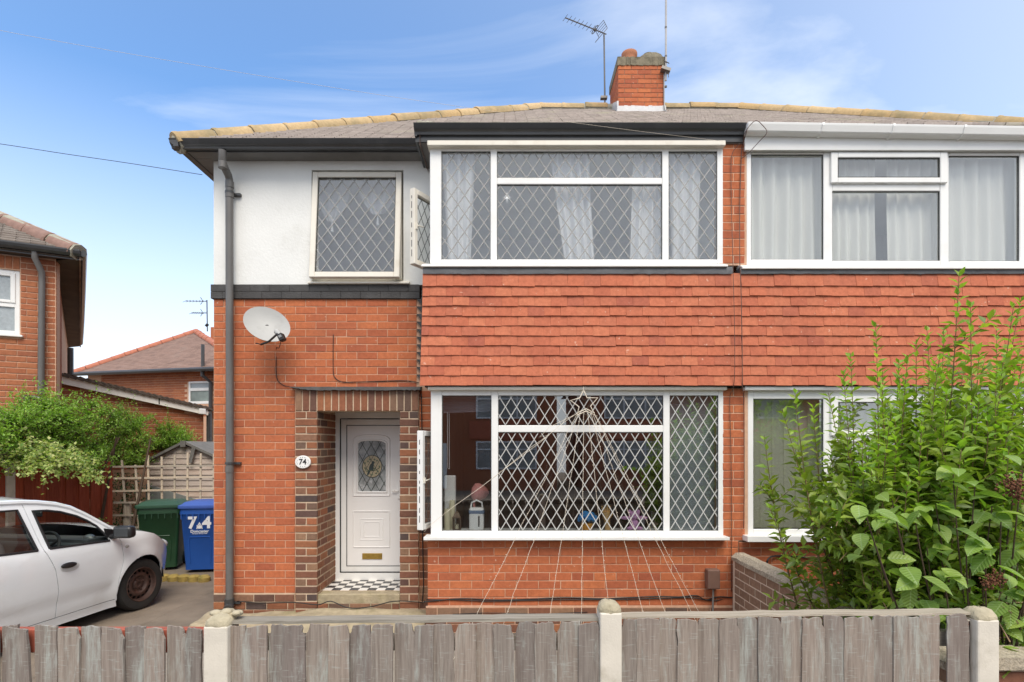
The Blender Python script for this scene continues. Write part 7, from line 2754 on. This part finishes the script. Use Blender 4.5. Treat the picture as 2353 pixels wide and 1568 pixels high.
# bare twigs under the broad leaves
tw = MB()
for k in range(26):
    a = P(random.uniform(2290, 2400), random.uniform(1380, 1560), random.uniform(2.85, 3.2)); b = a + Vector((random.gauss(0, .18), random.gauss(0, .1), random.gauss(.05, .16)))
    tw.tube([a, (a + b) / 2 + Vector((0, 0, .02)), b], [.004, .003, .0015], 4)
tw.build('bare_twigs', M_plain('pale_twig', (.28, .19, .12), .85, .2, 20), bl_, kind='stuff')
# dead leaves and soil under the shrubs
MB().box(2.36, 4.6, 2.9, 5.45, -.003, .03).build('garden_soil', M_plain('soil', (.07, .045, .03), .95, .3, 9, bmp=1.), None)['kind'] = 'structure'

# green bush spilling over the red fence
bush = thing('green_bush', 'big feathery green bush spreading over the red fence below the lean-to', 'bush', (X(230, 8.6), 8.6, 0))
pos = []; dr_ = []; sz = []
tw = MB()
clumps = []
for k in range(330):
    px = random.uniform(-60, 428)
    # skyline of the bush
    top_ = float(np.interp(px, [-60, 0, 60, 120, 160, 200, 250, 300, 340, 380, 420, 450], [975, 962, 935, 918, 922, 908, 930, 935, 948, 965, 990, 1020]))
    bot_ = float(np.interp(px, [-60, 0, 150, 250, 300, 340, 380, 420, 450], [1060, 1060, 1062, 1085, 1100, 1085, 1055, 1030, 1025]))
    py = random.uniform(top_ + 6, bot_)
    yd_ = -6.5 * F / (px - CX) * random.uniform(.92, 1.0) if px < 235 else (random.uniform(9.4, 10.2) if px < 335 else random.uniform(11.0, 11.6))
    if px > 235: py = min(py, 1062 if px < 335 else 1024)
    py += 5
    clumps.append(P(px, py, yd_))
for c in clumps:
    c = np.array(c)
    root = c + np.array((random.gauss(0, .1), random.gauss(.1, .1), -.35))
    for s in range(8):
        d = rng.normal(0, 1, 3); d[2] = abs(d[2]) * .9 + .1; d[1] -= .25; d /= np.linalg.norm(d)
        L = random.uniform(.14, .34) if random.random() > .12 else random.uniform(.36, .52)
        st_ = stem_curve(c - d * .08, c + d * L, np.array((0, 0, -.03)) + rng.normal(0, .03, 3), 5)
        tw.tube([Vector(p_) for p_ in st_], [.004, .003, .0025, .002, .001], 3, False)
        m = 12
        for u in np.linspace(.05, 1, m):
            q = st_[0] * (1 - u) + st_[-1] * u
            for _ in range(2):
                dd = d * .5 + rng.normal(0, .75, 3)
                pos.append(q + rng.normal(0, .012, 3)); dr_.append(dd); sz.append(random.uniform(.028, .05))
tw.build('stems', STEM_D, bush, kind='stuff')
V, Fc = leaf_field(np.array(pos), np.array(dr_), np.array(sz), .5)
pmesh('leaves', *merge(V, Fc), LEAF_FAR, bush, kind='stuff')
for k in range(6):
    MB().tube([Vector((-6.75 + random.gauss(0, .35), 8.4 + random.gauss(0, .35), 0)), Vector((-6.75 + random.gauss(0, .35), 8.4 + random.gauss(0, .3), 2.1))], [.03, .012], 6).build('trunk', STEM_D, bush)
# dark leaf litter / ivy behind the trellis
iv = thing('ivy_creeper', 'dark ivy creeping through the left end of the trellis', 'ivy', (X(285, 9.3), 9.35, 0))
pos = []; dr_ = []; sz = []
for k in range(900):
    px = random.gauss(285, 26); py = random.uniform(1085, 1235)
    pos.append(np.array(P(px, py, random.uniform(9.28, 9.5)))); dr_.append(rng.normal(0, 1, 3) + np.array((0, -.6, -.3))); sz.append(random.uniform(.03, .05))
V, Fc = leaf_field(np.array(pos), np.array(dr_), np.array(sz), .8)
pmesh('leaves', *merge(V, Fc), M_leaf('ivy_leaf', [(.02, .05, .015), (.035, .075, .02), (.05, .10, .025)], .2, .35), iv, kind='stuff')
MB().tube([P(290, 1250, 9.35), P(280, 1180, 9.35), P(292, 1090, 9.35)], .008, 5).build('stems', STEM_D, iv)
# variegated climber on top of the fence at the left edge
va = thing('variegated_climber', 'pale yellow-green variegated climber hanging over the fence at the left edge', 'climber', (FX, 6.5, 0))
pos = []; dr_ = []; sz = []
tw = MB()
for k in range(150):
    px = random.uniform(-130, 205)
    py0 = float(np.interp(px, [-130, 0, 60, 120, 170, 205], [990, 1006, 1010, 1022, 1050, 1085]))
    py1 = float(np.interp(px, [-130, 0, 60, 120, 170, 205], [1100, 1098, 1090, 1082, 1095, 1104]))
    c = np.array(P(px, random.uniform(py0, py1), random.uniform(6.2, 6.75)))
    d = rng.normal(0, 1, 3); d[1] -= .5; d[0] += .6; d[2] = d[2] * .6 - .1; d /= np.linalg.norm(d)
    st_ = stem_curve(c, c + d * random.uniform(.12, .28), np.array((0, 0, .05)), 6)
    tw.tube([Vector(p_) for p_ in st_], [.004, .0035, .003, .0025, .002, .001], 3, False)
    for u in np.linspace(0, 1, 11):
        q = st_[int(u * 5)]
        for _ in range(2):
            pos.append(q + rng.normal(0, .02, 3)); dr_.append(rng.normal(0, .8, 3) + np.array((.2, -.5, -.25))); sz.append(random.uniform(.032, .055))
tw.build('stems', STEM_D, va, kind='stuff')
V, Fc = leaf_field(np.array(pos), np.array(dr_), np.array(sz), .78)
pmesh('leaves', *merge(V, Fc), LEAF_VAR, va, kind='stuff')
# small tuft by the fence foot behind the bonnet
tu = thing('garden_tuft', 'small yellow-green plant between the red fence and the car bonnet', 'plant', (X(228, 8.3), 8.3, 0))
pos = []; dr_ = []; sz = []
for k in range(90):
    pos.append(np.array(P(228 + random.gauss(0, 6), random.uniform(1192, 1215), 8.3 + random.gauss(0, .05)))); dr_.append(rng.normal(0, .7, 3) + np.array((0, -.3, .5))); sz.append(random.uniform(.03, .05))
V, Fc = leaf_field(np.array(pos), np.array(dr_), np.array(sz), .6)
pmesh('leaves', *merge(V, Fc), LEAF_VAR, tu, kind='stuff')
MB().tube([P(228, 1300, 8.3), P(228, 1205, 8.3)], .006, 5).build('stems', STEM, tu)

# ------------------------------------------------------------------ across the street: the houses that show as reflections in the panes
for (x0, lab) in ((-8.5, 'brick house across the street reflected in the left lower panes'), (3.2, 'brick house across the street reflected in the right lower panes')):
    t = thing('opposite_house', lab, 'house', (x0 + 4, -13.0, 0), 'houses across the street seen in reflection')
    yf = -13.0
    MB().box(x0, x0 + 10.5, yf - 8, yf, 0, 4.8).build('wall', BRICK_FAR, t)
    MB().add([(x0 - .3, yf + .3, 4.8), (x0 + 10.8, yf + .3, 4.8), (x0 + 10.8, yf - 8.3, 4.8), (x0 - .3, yf - 8.3, 4.8), (x0 + 4, yf - 4, 7.4), (x0 + 6.5, yf - 4, 7.4)],
             [(0, 1, 5, 4), (1, 2, 5), (2, 3, 4, 5), (3, 0, 4), (3, 2, 1, 0)]).build('roof', ROOF_FAR, t)
    for wx in (x0 + .9, x0 + 6.9):
        for wz in (.95, 3.2):
            q = MB(); frame(q, wx, wx + 2.7, wz, wz + 1.25, .07, .07, .07, .07, yf, yf + .05)
            q.box(wx + .85, wx + .92, yf, yf + .05, wz + .07, wz + 1.18).box(wx + 1.8, wx + 1.87, yf, yf + .05, wz + .07, wz + 1.18).box(wx + .07, wx + 2.63, yf + .002, yf + .048, wz + .85, wz + .91)
            wo = q.build('window', WHITE_PVC, t)
            MB().box(wx + .07, wx + 2.63, yf + .01, yf + .02, wz + .07, wz + 1.18).build('pane', M_plain('dark_pane', (.30, .31, .30), .08, .2, 2) if 'dark_pane' not in bpy.data.materials else bpy.data.materials['dark_pane'], wo)
    MB().box(x0 + .6, x0 + 3.9, yf + .01, yf + .06, 2.3, 3.1).box(x0 + 6.6, x0 + 9.9, yf + .01, yf + .06, 2.3, 3.1).build('tile_hanging', CLAY_TILE, t)
    MB().box(x0 + 4.7, x0 + 5.6, yf + .005, yf + .05, .1, 2.1).build('front_door', WHITE_PVC, t)
